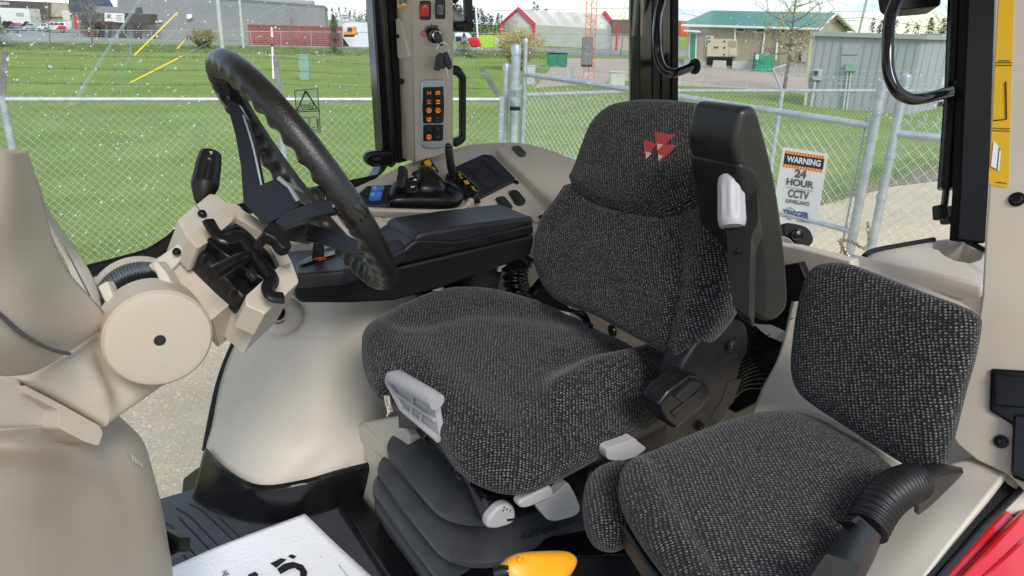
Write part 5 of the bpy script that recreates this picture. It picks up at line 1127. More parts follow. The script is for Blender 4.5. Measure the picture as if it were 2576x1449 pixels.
bo = [(1650, 261), (1720, 264), (1790, 275), (1840, 300), (1858, 380), (1862, 480), (1862, 600), (1855, 720), (1820, 800), (1770, 860), (1722, 905), (1680, 890), (1600, 850), (1500, 795), (1420, 765), (1378, 730), (1361, 680), (1362, 620), (1383, 560), (1425, 500), (1462, 440), (1488, 370), (1512, 315), (1550, 278), (1595, 265)]
bgeo = puffgeo(bo, BP, .045, .09, 3.2, fb, None, 5, 22, 3.0)
bk_ = bgeo.build('backrest', FAB, st_, uv=bgeo.uvs, ang=80)
def decal(name, px, geo, mat, par, lift=.0015, n=1):
    bv = BVHTree.FromPolygons([tuple(v) for v in geo.v], geo.f); g = G()
    for poly in px:
        pts_ = [Vector(p) for p in poly]; c_ = sum(pts_, Vector((0, 0)))/len(pts_)
        def hit(p):
            r_ = ray(p[0], p[1]).normalized(); h_ = bv.ray_cast(EYE, r_); return (h_[0] if h_[0] else Dp(1.5).hit(p[0], p[1]))-r_*lift
        N = 5
        for a, b_ in zip(pts_, pts_[1:]+pts_[:1]):
            for i in range(N):
                for j in range(N-i):
                    f_ = lambda u_, v_: hit(c_+(a-c_)*(u_/N)+(b_-c_)*(v_/N))
                    g.add([f_(i, j), f_(i+1, j), f_(i, j+1)], [(0, 1, 2)])
                    if i+j < N-1: g.add([f_(i+1, j), f_(i+1, j+1), f_(i, j+1)], [(0, 1, 2)])
    return g.build(name, mat, par, fixn=False, sol=.0006)
REMB = pm('red_embroidery', (.42, .04, .045), .75, bump=1, bs=900); GEMB = pm('pale_embroidery', (.50, .44, .40), .8, bump=1, bs=900)
em = decal('emblem', [[(1645, 331), (1699, 340), (1653, 379)], [(1618, 352), (1652, 361), (1624, 403)], [(1653, 362), (1703, 366), (1656, 410)]], bgeo, REMB, bk_)
decal('emblem_patch', [[(1654, 361), (1668, 364), (1654, 378)], [(1624, 381), (1640, 385), (1625, 401)], [(1655, 389), (1668, 391), (1657, 406)]], bgeo, GEMB, bk_, .0028)
CP = P3(C(.56, 1.40, 2.06), C(1.0, 1.40, 2.06), C(.56, .84, 2.0))
def fc(x, y, s):
    e = .012*bell(segd(x, y, [(1010, 800), (1150, 755), (1330, 790), (1450, 820)]), 34)+.045*bell(segd(x, y, [(1690, 930), (1600, 975), (1480, 1010), (1400, 1060)]), 40)
    e -= .012*bell(segd(x, y, [(1385, 975), (1500, 930), (1650, 900)]), 20)+.010*bell(segd(x, y, [(1010, 870), (1200, 825), (1420, 845)]), 22)
    e += .02*bell(segd(x, y, [(960, 880), (1120, 1040), (1260, 1160)]), 55)
    return e
co_ = [(918, 850), (955, 822), (1010, 795), (1070, 768), (1140, 752), (1230, 755), (1310, 775), (1380, 800), (1500, 850), (1600, 893), (1680, 925), (1712, 950), (1712, 985), (1680, 1035), (1600, 1090), (1500, 1150), (1400, 1203), (1330, 1232), (1262, 1232), (1190, 1205), (1140, 1165), (1105, 1110), (1060, 1060), (990, 1010), (945, 985), (918, 935), (910, 880)]
cgeo = puffgeo(co_, CP, .052, .05, 3.2, fc, None, 5, 24, 2.4)
cu_ = cgeo.build('cushion', FAB, st_, uv=cgeo.uvs, ang=80)
g = G(); g.poly([C(.60, .90, 1.97), C(1.0, .90, 1.97), C(1.0, 1.36, 1.97), C(.60, 1.36, 1.97)], -ZA*.10); g.build('seat_frame', BLS, st_, bevel=.004)
# grey handle under the front edge
HPn = P3((970, 950, 1.33), (1100, 1010, 1.20), (1105, 1105, 1.24))
hd = slab('lift_handle', rnd([(966, 956), (974, 940), (1000, 940), (1090, 995), (1094, 1030), (1108, 1112), (1060, 1066), (1040, 1045), (1012, 1032), (990, 1000)], 4), HPn.off(.012), .012, GRY, st_, bevel=.002, seg=3); hd['label'] = 'light grey ribbed lift handle under the front edge'
G().tube([HPn.hit(982, 948), HPn.hit(1000, 950), HPn.hit(1088, 1002), HPn.hit(1100, 1012)], [.010, .0145, .0145, .0145], 16).build('handle_bar', GRY, hd)
G().tube([HPn.off(.008).hit(974, 958), HPn.off(.008).hit(992, 990), HPn.off(.008).hit(1012, 1028), HPn.off(.008).hit(1104, 1106)], .006, 8).build('handle_edge', GRY, hd)
G().tube([HPn.off(.01).hit(996, 990), HPn.off(.01).hit(1094, 1056)], .004, 8).build('handle_rib', GRY, hd)
for q_ in (((1040, 988), (1034, 1040)), ((1062, 1035), (1056, 1062))): G().tube([HPn.off(.009).hit(*q_[0]), HPn.off(.009).hit(*q_[1])], .003, 6).build('handle_rib', GRY, hd)
slab('front_plate', [(1000, 1026), (1020, 1035), (1060, 1060), (1120, 1120), (1200, 1215), (1235, 1270), (1235, 1320), (1215, 1318), (1175, 1220), (1060, 1080), (1002, 1078)], P3(C(.575, .95, 1.9), C(.575, 1.3, 1.9), C(.575, 1.1, 1.7)), .02, BLK, st_, bevel=.003)
for x, y in ((1075, 1108), (1155, 1190)): bolt(x, y, P3(C(.575, .95, 1.9), C(.575, 1.3, 1.9), C(.575, 1.1, 1.7)).off(-.003), .009, st_)
# bellows
def rrect(u0_, u1, v0, v1, z, r, n=7):
    o_ = []
    for (cu__, cv, a0) in ((u0_+r, v0+r, 180), (u1-r, v0+r, 270), (u1-r, v1-r, 0), (u0_+r, v1-r, 90)):
        for k in range(n+1): a = R(a0+90*k/n); o_.append(C(cu__+r*math.cos(a), cv+r*math.sin(a), z))
    return o_
def bellow(z, gs, h=.030, inset=.045):
    rows_ = []; u0_, u1, v0, v1 = gs
    for (dz, ins) in ((.040, .085), (.026, .055), (.006, .006), (.001, 0), (-.010, 0), (-.014, .004), (-.018, .06)):
        rows_.append(rrect(u0_+ins, u1-ins, v0+ins, v1-ins, z+dz, .10-ins*.3))
    g = G(); n = len(rows_[0]); g.add([p for r_ in rows_ for p in r_], [(i*n+k, i*n+(k+1) % n, (i+1)*n+(k+1) % n, (i+1)*n+k) for i in range(len(rows_)-1) for k in range(n)]+[tuple(range(n-1, -1, -1)), tuple(range((len(rows_)-1)*n, len(rows_)*n))])
    return g.build('bellows_fold', pm('bellows_rubber', (.045, .047, .054), .42, var=.2, vs=14, bump=.5, bs=500) if 'bellows_rubber' not in MATS else MATS['bellows_rubber'], st_, ang=28)
for z, gs in ((1.838, (.535, 1.02, .94, 1.325)), (1.774, (.522, 1.04, .905, 1.35)), (1.722, (.515, 1.05, .89, 1.365)), (1.682, (.518, 1.05, .895, 1.365)), (1.645, (.53, 1.05, .91, 1.36))): bellow(z, gs, inset=.045)
tl = Vp(.898); 
text('embossed_lettering', 'GRAMMER', Vp(.918), 1382, 1330, 17, CHA, st_, (.975, -.22), bold=.02, sx=1.1, lift=.002)
# levers on the near side
LP = Vp(.83)
def lever(px, top, label, pl=LP, th=.02):
    o_ = slab('adjusting_lever', rnd(px, 9), pl, th, GRY, st_, bevel=.006, seg=4); o_['label'] = label; return o_
a_ = lever([(1225, 1322), (1227, 1307), (1252, 1278), (1272, 1268), (1292, 1272), (1299, 1288), (1297, 1312), (1280, 1323), (1250, 1332), (1228, 1331)], 0, 'small grey wedge-shaped lever with a slotted end', Vp(.86))
for x, y in ((1268, 1276), (1275, 1281), (1284, 1284), (1266, 1284)): G().ball(Vp(.86).hit(x, y), .0018, 6, 4).build('dimple', DKG, a_)
slab('slot', [(1276, 1306), (1296, 1304), (1296, 1309), (1276, 1312)], Vp(.859), .01, INK, a_, bevel=0)
lever([(1304, 1268), (1312, 1258), (1370, 1228), (1385, 1221), (1394, 1238), (1392, 1252), (1330, 1278), (1310, 1280)], 0, 'long grey lever pointing forward below the cushion')
q_ = lever([(1342, 1265), (1400, 1240), (1428, 1212), (1445, 1240), (1459, 1275), (1457, 1290), (1440, 1300), (1400, 1311), (1378, 1309)], 0, 'broad grey paddle lever below the cushion', Vp(.85)); slab('paddle_rim', rnd([(1385, 1292), (1395, 1300), (1450, 1284), (1452, 1275), (1440, 1278)], 3), Vp(.848), .004, GRY, q_, bevel=.002)
lever([(1524, 1138), (1530, 1127), (1585, 1108), (1596, 1101), (1606, 1112), (1628, 1128), (1600, 1150), (1560, 1161), (1527, 1156)], 0, 'grey lever at the rear of the seat base', Vp(.80))
lever([(1770, 1050), (1790, 1020), (1808, 990), (1815, 1005), (1808, 1030), (1790, 1055)], 0, 'white-grey lever tip beside the belt buckle', Vp(.80))
G().tube([VV(1195, 1215, .93), VV(1228, 1262, .93)], .010, 10).build('spring_tube', BLG, st_)
slab('side_rail', [(1230, 1262), (1330, 1236), (1420, 1200), (1720, 1040), (1750, 1100), (1500, 1235), (1320, 1300), (1235, 1310)], Vp(.90), .03, BLS, st_, bevel=.004)
for x, y in ((1478, 1192), (1480, 1215)): bolt(x, y, Vp(.90), .008, st_)
# recliner cover, folded armrest, belt buckle
rc = slab('recliner_cover', cat([(1797, 820), (1822, 800), (1850, 797), (1875, 812), (1885, 845), (1882, 885), (1868, 915), (1855, 965), (1830, 1040), (1805, 1075), (1770, 1085), (1720, 1060), (1702, 980), (1712, 930), (1740, 880), (1765, 850)], 3), Vp(.80), .05, BLK, st_, bevel=.008, seg=3)
rp_ = Vp(.797); G().lathe(rp_.hit(1837, 870), -VA, [(0, .0105), (.003, .0105), (.004, .009), (.004, 0)], 24).build('round_badge', BLG, rc)
strokes('badge_mark', [[(1832, 866), (1836, 870), (1836, 882)], [(1842, 864), (1838, 870), (1838, 882)], [(1831, 874), (1835, 877)], [(1843, 872), (1839, 876)]], rp_.off(-.005), CHA, rc, .0008)
text('embossed_lettering', 'GRAMMER', rp_.off(-.0003), 1833, 900, 7, CHA, rc, (.93, -.35), bold=.02)
slab('slot', [(1832, 960), (1866, 952), (1846, 1010), (1805, 1060), (1790, 1050), (1820, 1000)], Vp(.799), .002, INK, rc, bevel=.0005)
fa_ = slab('folded_armrest', cat([(1862, 300), (1872, 276), (1893, 268), (1908, 276), (1922, 320), (1945, 410), (1962, 500), (1975, 600), (1984, 700), (1984, 765), (1965, 797), (1940, 811), (1915, 803), (1895, 780), (1885, 740), (1880, 620), (1872, 520), (1862, 440), (1850, 370)], 3), Vp(.765), .105, LEA, st_, bevel=.02, seg=5); fa_['label'] = 'black armrest folded upright beside the backrest'
slab('armrest_shell', cat([(1862, 410), (1905, 425), (1918, 480), (1925, 560), (1932, 640), (1936, 760), (1930, 800), (1905, 800), (1885, 770), (1880, 600), (1870, 500)], 2), Vp(.760), .11, BLK, fa_, bevel=.012, seg=3)
FP_ = P3(C(1.005, .80, 2.25), C(1.005, .86, 2.25), C(1.085, .83, 2.50))
ga, gb = P(1842, 572, 1.185), P(1838, 440, 1.20); gx = (gb-ga); gl = gx.length; gx.normalize(); g1 = gx.orthogonal().normalized(); g2_ = gx.cross(g1); rws = []
for h_, r_, fl_ in ((0, .002, 0), (.001, .019, 0), (.006, .0215, 0), (.014, .0225, 0), (.022, .0225, 1), (gl*.5, .0220, 1), (gl-.022, .0215, 1), (gl-.014, .0212, 0), (gl-.004, .0195, 0), (gl, .016, 0), (gl+.001, .001, 0)):
    rws.append([ga+gx*h_+(g1*math.cos(t)+g2_*math.sin(t))*r_*(1-.09*fl_*(.5-.5*math.cos(t*9))) for t in [6.28319*k/90 for k in range(91)]])
hnd = G().grid(rws).build('armrest_handle', GRY, fa_, ang=60); hnd['label'] = 'silver-grey fluted grip set into the folded armrest'
slab('handle_surround', rnd([(1795, 400), (1800, 392), (1870, 405), (1895, 425), (1905, 470), (1908, 560), (1890, 600), (1885, 800), (1845, 770), (1835, 700), (1828, 585), (1812, 560), (1800, 440)], 8), P3((1806, 438, 1.235), (1868, 440, 1.215), (1850, 574, 1.185)), .05, BLK, fa_, bevel=.008, seg=3)
bolt(1856, 632, P3((1806, 438, 1.233), (1868, 440, 1.213), (1850, 574, 1.183)), .004, fa_)
bp_ = Vp(.76)
bu = slab('belt_buckle', rnd([(1655, 1020), (1680, 985), (1735, 945), (1765, 948), (1787, 975), (1788, 1000), (1765, 1030), (1700, 1082), (1672, 1060)], 8), bp_, .045, BLS, st_, bevel=.01, seg=3)
slab('buckle_button', rnd([(1700, 1000), (1745, 958), (1765, 965), (1720, 1015)], 4), bp_.off(-.006), .01, CHA, bu, bevel=.003)
slab('buckle_slot', [(1690, 1040), (1760, 985), (1768, 992), (1700, 1052)], bp_.off(-.003), .006, INK, bu, bevel=.001)
slab('buckle_strap', rnd([(1690, 1070), (1770, 1020), (1790, 1075), (1775, 1092), (1740, 1090)], 4), bp_.off(.01), .008, BLK, bu, bevel=.002); bolt(1760, 1072, bp_.off(.008), .008, bu)
g = G()
for k in range(7):
    x = 972+k*2.2; g.tube(cat([P(x-6, 995, 1.34), P(x-2+rng.uniform(-3, 3), 1015, 1.34), P(x+rng.uniform(-5, 5), 1035, 1.34), P(x+rng.uniform(-6, 8), 1050-k*3, 1.34)], 4, False), .0006, 4)
fr_ = g.build('frayed_threads', pm('pale_thread', (.55, .5, .42), .9), st_)
g = G(); g.tube(cat([P(1438, 780, 1.62), P(1462, 795, 1.6), P(1478, 815, 1.58), P(1490, 822, 1.58)], 5, False), .005, 8); g.tube(cat([P(1445, 785, 1.6), P(1470, 790, 1.6), P(1484, 818, 1.58)], 5, False), .005, 8); g.build('seat_cable', BLS, st_)
slab('back_hinge', [(1385, 690), (1420, 760), (1450, 790), (1390, 780), (1340, 745), (1360, 720)], Vp(1.36), .03, BLS, st_, bevel=.004)

# ================================================================ passenger seat and rear trim
RW = Pl(C(1.22, 0, 0), UA)
slab('rear_wall', [(1370, 640), (1500, 560), (2000, 620), (2140, 655), (2140, 1050), (1900, 1120), (1300, 1060), (1330, 760)], RW.off(.06), .03, BEI, cab, bevel=.004)
bolt(1541, 832, RW.off(.05), .014, cab)
sheet('fender_shell', [[P(2000, 740, 1.50), P(2124, 664, 1.46), P(2300, 716, 1.40), P(2466, 782, 1.34), P(2600, 830, 1.3)],
                      [P(1965, 890, 1.42), P(2060, 850, 1.40), P(2260, 900, 1.34), P(2440, 930, 1.27), P(2600, 960, 1.24)],
                      [P(1925, 975, 1.38), P(2015, 965, 1.33), P(2180, 1060, 1.26), P(2370, 1140, 1.20), P(2600, 1150, 1.16)],
                      [P(1890, 1050, 1.34), P(2000, 1040, 1.27), P(2150, 1100, 1.20), P(2330, 1200, 1.14), P(2600, 1200, 1.12)],
                      [P(1840, 1110, 1.40), P(1990, 1120, 1.35), P(2120, 1180, 1.25), P(2300, 1260, 1.15), P(2600, 1300, 1.10)]], BEL, cab, 6, 6, .012)
sheet('side_sill', [[P(2240, 1215, 1.16), P(2330, 1190, 1.15), P(2457, 1156, 1.15), P(2560, 1160, 1.15)], [P(2150, 1330, 1.10), P(2260, 1310, 1.08), P(2380, 1280, 1.06), P(2480, 1260, 1.05)], [P(2060, 1449, 1.06), P(2150, 1449, 1.03), P(2250, 1449, 1.00), P(2345, 1430, .99)], [P(2000, 1600, 1.0), P(2080, 1600, .98), P(2160, 1600, .96), P(2240, 1590, .94)]], BEL, cab, 6, 6, .012)
sl1 = P3((2551, 1171, 1.14), (2317, 1449, .98), (2400, 1449, .99))
slab('sill_seal', [(2551, 1165), (2620, 1150), (2620, 1190), (2576, 1218), (2360, 1449), (2280, 1560), (2230, 1560), (2317, 1447)], sl1, .02, RUB, cab, bevel=.004)
G().tube([sl1.off(-.003).hit(*q) for q in ((2610, 1190), (2470, 1330), (2365, 1455), (2290, 1560))], .005, 8).build('seal_lip', CHA, cab)
sl2 = P3((2576, 1230, 1.13), (2380, 1449, .985), (2576, 1449, 1.02))
rd = slab('door_sill', [(2620, 1195), (2620, 1600), (2270, 1600), (2372, 1449), (2576, 1225)], sl2.off(.01), .03, RED, cab, bevel=.006, seg=3); rd['label'] = 'glossy red painted door sill'
slab('sill_step', [(2620, 1262), (2620, 1600), (2350, 1600), (2418, 1449), (2576, 1280)], sl2.off(-.006), .02, RED, rd, bevel=.006, seg=3)
slab('sill_crease', [(2620, 1350), (2620, 1600), (2400, 1600), (2470, 1449), (2576, 1350)], sl2.off(-.010), .01, RED, rd, bevel=.005, seg=3)
# parcel shelf with cup recess
SHP = Zp(2.27)
def holeplate(name, outer, hole, pl, depth, mat, par, skirt=.05, n=72):
    def ring(poly, c_):
        o_ = []
        for k in range(n):
            a = 2*math.pi*k/n; d_ = Vector((math.cos(a), math.sin(a))); best = None
            for p, q in zip(poly, poly[1:]+poly[:1]):
                p, q = Vector(p)-c_, Vector(q)-c_; e = q-p; den = d_.x*e.y-d_.y*e.x
                if abs(den) < 1e-9: continue
                t = (p.x*e.y-p.y*e.x)/den; s_ = (p.x*d_.y-p.y*d_.x)/den
                if t > 0 and -1e-6 <= s_ <= 1+1e-6 and (best is None or t > best): best = t
            o_.append(c_+d_*(best or 1))
        return o_
    c_ = sum((Vector(p) for p in hole), Vector((0, 0)))/len(hole); ro, rh = ring(outer, c_), ring(hole, c_)
    O = [pl.hit(*p) for p in ro]; H = [pl.hit(*p) for p in rh]; rows_ = [[p-ZA*skirt for p in O], O, [o_.lerp(h_, .5) for o_, h_ in zip(O, H)], [h_+(o_-h_)*.03 for o_, h_ in zip(O, H)], [h_-ZA*.006 for h_ in H], [h_-ZA*depth for h_ in H]]
    g = G(); g.add([p for r_ in rows_ for p in r_], [(i*n+k, i*n+(k+1) % n, (i+1)*n+(k+1) % n, (i+1)*n+k) for i in range(5) for k in range(n)]+[tuple(range(5*n, 6*n))])
    return g.build(name, mat, par, ang=40)
holeplate('parcel_shelf', [(2124, 664), (2150, 650), (2181, 637), (2300, 612), (2380, 602), (2620, 590), (2620, 790), (2471, 735), (2300, 690)], [(2340, 618), (2352, 610), (2384, 606), (2425, 612), (2452, 622), (2470, 636), (2465, 652), (2436, 660), (2400, 654), (2378, 642), (2368, 630), (2350, 626)], SHP, .07, BEL, cab)
sheet('shelf_lip', [[P(2124, 664, 1.455), P(2240, 700, 1.42), P(2360, 738, 1.375), P(2475, 772, 1.33)], [SHP.hit(2140, 652)+ZA*.006, SHP.hit(2240, 676)+ZA*.006, SHP.hit(2360, 705)+ZA*.006, SHP.hit(2475, 735)+ZA*.006], [SHP.hit(2165, 645)-ZA*.002, SHP.hit(2260, 664)-ZA*.002, SHP.hit(2380, 692)-ZA*.002, SHP.hit(2490, 718)-ZA*.002]], BEI, cab, 5, 4, .005)
G().tube(cat([SHP.hit(2174, 648)+ZA*.003, SHP.hit(2190, 637)+ZA*.003, SHP.hit(2230, 627)+ZA*.003, SHP.hit(2348, 606)+ZA*.003], 5, False), .006, 8).build('shelf_seal', RUB, cab)
G().tube([SHP.hit(2405, 603)+ZA*.008, SHP.hit(2480, 641)+ZA*.008], .006, 8).build('shelf_seal', RUB, cab)
# passenger seat
ps = thing('passenger_seat', 'small fold-down passenger seat in black flecked fabric beside the door sill', 'seat', C(.75, .5, 2.0))
PC = Zp(2.085)
pco = [(1557, 1212), (1585, 1178), (1650, 1142), (1760, 1094), (1850, 1062), (1930, 1044), (2000, 1046), (2070, 1070), (2140, 1110), (2206, 1154), (2254, 1200), (2262, 1235), (2215, 1330), (2130, 1450), (2040, 1560), (1900, 1640), (1780, 1600), (1712, 1480), (1650, 1400), (1600, 1330), (1565, 1265)]
def fpc(x, y, s): return .012*bell(segd(x, y, [(1600, 1210), (1680, 1370), (1760, 1500)]), 45)-.006*bell(segd(x, y, [(1640, 1180), (1720, 1340), (1830, 1500)]), 14)
puff('cushion', pco, PC, .026, .05, FAB, ps, p=3.2, fn=fpc, rings=20, ang=80, p2=3)
puff('side_roll', [(1492, 1198), (1520, 1182), (1560, 1172), (1590, 1190), (1590, 1270), (1600, 1320), (1575, 1352), (1540, 1362), (1500, 1350), (1475, 1318), (1466, 1270), (1472, 1225)], Zp(2.03), .03, .045, FAB, ps, p=2.6, ang=80)
slab('roll_bracket', rnd([(1538, 1345), (1548, 1290), (1560, 1268), (1620, 1310), (1610, 1345), (1550, 1358)], 5), P3((1540, 1345, 1.12), (1560, 1265, 1.10), (1620, 1320, 1.05)), .006, CHA, ps, bevel=.002)
slab('seat_pan', [(1575, 1300), (1640, 1400), (1700, 1480), (1800, 1620), (1770, 1640), (1690, 1500), (1620, 1410), (1565, 1325)], Zp(2.055), .03, BLK, ps, bevel=.004)
BB = P3(C(1.02, .4, 2.10), C(1.02, .7, 2.10), C(1.13, .5, 2.5))
bbo = [(2105, 661), (2150, 668), (2230, 698), (2330, 737), (2420, 770), (2461, 795), (2463, 830), (2450, 900), (2425, 990), (2400, 1090), (2378, 1160), (2345, 1185), (2297, 1176), (2220, 1130), (2149, 1083), (2060, 1025), (2015, 985), (1998, 930), (2003, 850), (2015, 770), (2035, 700), (2062, 668)]
puff('backrest', bbo, BB, .032, .035, FAB, ps, p=3.6, rings=20, ang=80, p2=3)
# seat belt sleeve and corrugated cable tube over the passenger seat
sv = thing('belt_sleeve', 'black flat belt sleeve with a corrugated middle lying over the passenger seat edge', 'belt sleeve', P(2250, 1280, 1.0))
sp_ = P3((2135, 1300, .93), (2350, 1180, 1.08), (2250, 1340, .98))
corr('corrugated_sleeve', [sp_.off(-.02).hit(2178, 1330), sp_.off(-.025).hit(2215, 1268), sp_.off(-.025).hit(2262, 1228), sp_.off(-.02).hit(2300, 1212)], .0255, sv, BLK, 17, .07, 20)
sheet('upper_flap', [[sp_.off(-.03).hit(x, y) for x, y in ((2268, 1192), (2310, 1180), (2360, 1170), (2421, 1182))], [sp_.off(-.045).hit(x, y) for x, y in ((2300, 1235), (2330, 1215), (2370, 1195), (2419, 1186))], [sp_.off(-.01).hit(x, y) for x, y in ((2305, 1292), (2335, 1270), (2375, 1232), (2415, 1192))]], BLK, sv, 6, 5, .006)
sheet('lower_flap', [[sp_.off(-.02).hit(x, y) for x, y in ((2150, 1302), (2100, 1370), (2060, 1449), (2000, 1560))], [sp_.off(-.045).hit(x, y) for x, y in ((2165, 1312), (2125, 1390), (2095, 1449), (2040, 1560))], [sp_.off(-.05).hit(x, y) for x, y in ((2205, 1340), (2172, 1400), (2150, 1449), (2100, 1560))], [sp_.off(-.005).hit(x, y) for x, y in ((2215, 1352), (2190, 1410), (2165, 1460), (2120, 1560))]], CHA, sv, 6, 5, .006)
slab('sleeve_clip', rnd([(2142, 1310), (2160, 1296), (2200, 1330), (2212, 1352), (2196, 1356)], 4), sp_.off(-.045), .02, BLK, sv, bevel=.004)
slab('belt_end', rnd([(2078, 1393), (2168, 1420), (2140, 1470), (2040, 1449)], 4), sp_.off(-.058), .008, BLK, sv, bevel=.003)
# storage net and dark recess behind the driver seat
slab('dark_recess', [(1790, 700), (2010, 660), (2060, 780), (1985, 900), (1925, 1000), (1850, 1040), (1780, 1000)], RW.off(.03), .02, BLK, cab, bevel=.002)
nt_ = thing('storage_net', 'black elastic mesh net stretched behind the folded armrest', 'net', RW.hit(1930, 960)); g = G(); npz = RW.off(.0)
for k in range(13):
    g.tube(cat([npz.hit(1850+k*11, 800+k*2), npz.off(-.02).hit(1880+k*9, 880), npz.hit(1920+k*9, 990-k*6)], 4, False), .0014, 4)
    g.tube(cat([npz.hit(1995-k*2, 800+k*15), npz.off(-.02).hit(1930-k*4, 845+k*11), npz.hit(1850, 880+k*10)], 4, False), .0014, 4)
g.build('netting', BLS, nt_)
slab('floor_hole', rnd([(1850, 985), (1875, 970), (1905, 985), (1910, 1010), (1880, 1022), (1852, 1010)], 8), RW.off(.05), .008, INK, cab, bevel=.001)
bg_ = thing('plastic_bag', 'clear crumpled plastic document bag hanging behind the folded armrest', 'bag', RW.hit(2000, 700))
sheet('film', [[UU(1950, 590, 1.42), UU(1985, 600, 1.40), UU(2015, 640, 1.38), UU(2046, 686, 1.36)], [UU(1950, 660, 1.36), UU(1985, 665, 1.40), UU(2012, 690, 1.34), UU(2040, 706, 1.37)], [UU(1950, 740, 1.38), UU(1980, 735, 1.33), UU(2010, 740, 1.37), UU(2028, 742, 1.34)], [UU(1930, 830, 1.33), UU(1945, 820, 1.36), UU(1962, 805, 1.33), UU(1985, 785, 1.35)]], PLAS, bg_, 6, 6, .001)
slab('strap_end', [(1895, 815), (1940, 818), (2000, 845), (1965, 860), (1930, 845)], UU and Up_(1.2), .001, PLAS, bg_, bevel=0)
slab('paper_insert', [(1975, 668), (2036, 700), (2018, 730), (1975, 740)], Up_(1.43), .002, pm('beige_paper', (.42, .36, .31), .7), bg_, bevel=0)
# ---- rear corner frames, handles, strut
rp0 = Pl(C(1.85, 1.90, 0), (UA*.7+VA).normalized())
for i, (a, b_, m_, off) in enumerate(((1586, 1612, BLS, -.02), (1608, 1642, BLG, 0), (1640, 1668, BLS, .02), (1664, 1694, BLG, .0), (1690, 1708, RUB, -.02))):
    slab('rear_frame', [(a, -60), (b_, -60), (b_-2, 330), (a, 330)], rp0.off(off), .05, m_, cab, bevel=.004)
h1 = G().tube(cat([P(1668, -60, 2.28), P(1664, 0, 2.27), P(1655, 40, 2.25), P(1652, 90, 2.2), P(1655, 140, 2.2), P(1668, 172, 2.2), P(1690, 184, 2.2), P(1715, 178, 2.22), P(1746, 166, 2.25)], 6, False), .0135, 14).build('window_handle', BLG, cab); h1['label'] = 'curved black tube handle on the rear window beside the corner frame'
G().lathe(P(1740, 168, 2.25), (RT+UP*.2+fw*.3), [(0, .014), (.003, .022), (.012, .024), (.018, .022), (.02, .0)], 22).build('handle_foot', RUB, h1)
h2_ = G().tube(cat([P(2270, -60, 1.6), P(2256, 0, 1.58), P(2238, 50, 1.56), P(2234, 120, 1.55), P(2236, 180, 1.55), P(2254, 226, 1.55), P(2285, 247, 1.56), P(2320, 248, 1.57), P(2370, 236, 1.6), P(2412, 226, 1.63)], 6, False), .0125, 14).build('window_handle', BLG, cab); h2_['label'] = 'large curved black tube handle across the rear window at the right'
G().lathe(P(2404, 228, 1.62), (RT+UP*.2+fw*.3), [(0, .014), (.003, .021), (.012, .023), (.02, .0)], 22).build('handle_foot', RUB, h2_)
sr = thing('gas_strut', 'black gas strut of the rear window, just left of the near pillar', 'gas strut', P(2370, 540, 1.62))
G().tube([P(2409, -60, 1.66), P(2407, 10, 1.66), P(2398, 240, 1.65), P(2381, 476, 1.64)], .0185, 16).build('cylinder', BLS, sr); G().tube([P(2381, 474, 1.64), P(2376, 515, 1.64)], .0075, 10).build('rod', BLG, sr)
slab('end_fitting', rnd([(2362, 515), (2386, 512), (2392, 540), (2384, 552), (2364, 552)], 5), Dp(1.63), .03, BLK, sr, bevel=.004); slab('mount', [(2386, 518), (2410, 516), (2410, 562), (2390, 562), (2386, 545)], Dp(1.65), .04, BLK, sr, bevel=.004)
slab('strut_label', [(2385, 205), (2404, 205), (2400, 262), (2382, 262)], Dp(1.628), .001, CHA, sr, bevel=0)
slab('top_bracket', rnd([(2232, -40), (2372, -40), (2366, 14), (2340, 18), (2258, 24), (2240, 10)], 6), Dp(1.7), .05, BLK, cab, bevel=.006)
slab('rear_pillar_frame', [(2437, -60), (2512, -60), (2488, 486), (2480, 612), (2407, 604), (2414, 486)], Dp(1.56), .03, BEN, cab, bevel=.004)
wm = thing('wiper_motor_cap', 'oblong black rubber stop with a round stud beside the folded armrest', 'window stop', P(2010, 590, 1.9))
slab('body', cat([(1972, 565), (1990, 561), (2030, 572), (2045, 595), (2043, 612), (2025, 623), (1998, 612), (1975, 592)], 3), Dp(1.86), .05, RUB, wm, bevel=.012, seg=3)
G().lathe(P(2003, 591, 1.85), -fw+RT*.1, [(0, .014), (.012, .014), (.018, .010), (.02, 0)], 18).build('stud', BLS, wm)
# near left door pillar
NP = P3((2500, 100, 1.22), (2540, 900, 1.12), (2640, 500, 1.125))
npil = slab('door_pillar', [(2504, -80), (2720, -80), (2720, 1000), (2600, 1260), (2536, 1195), (2457, 1158), (2411, 1121), (2394, 1097), (2427, 963), (2451, 874), (2471, 747), (2479, 600), (2487, 486)], NP, .05, TAN, cab, bevel=.003, seg=3, dirn=ray(2490, 500).normalized()); npil['label'] = 'near beige door pillar with a yellow warning sticker'
bolt(2559, 502, NP, .009, npil); bolt(2519, 1111, NP, .008, npil)
np2 = NP.off(-.001)
ys = slab('warning_sticker', rnd([(2515, -40), (2553, -40), (2546, 158), (2542, 300), (2538, 466), (2530, 473), (2492, 465), (2487, 455), (2497, 300), (2504, 158)], 4), np2, .001, YEL, npil, bevel=0)
strokes('sticker_rule', [[(2505, 157), (2546, 157)], [(2504, 164), (2546, 164)], [(2496, 322), (2541, 324)], [(2496, 328), (2541, 330)], [(2512, 152), (2540, 153)], [(2505, 458), (2532, 461)]], np2.off(-.001), INK, ys, .0005)
strokes('triangle_symbol', [[(2530, 205), (2532, 300), (2500, 303)]], np2.off(-.001), INK, ys, .0011)
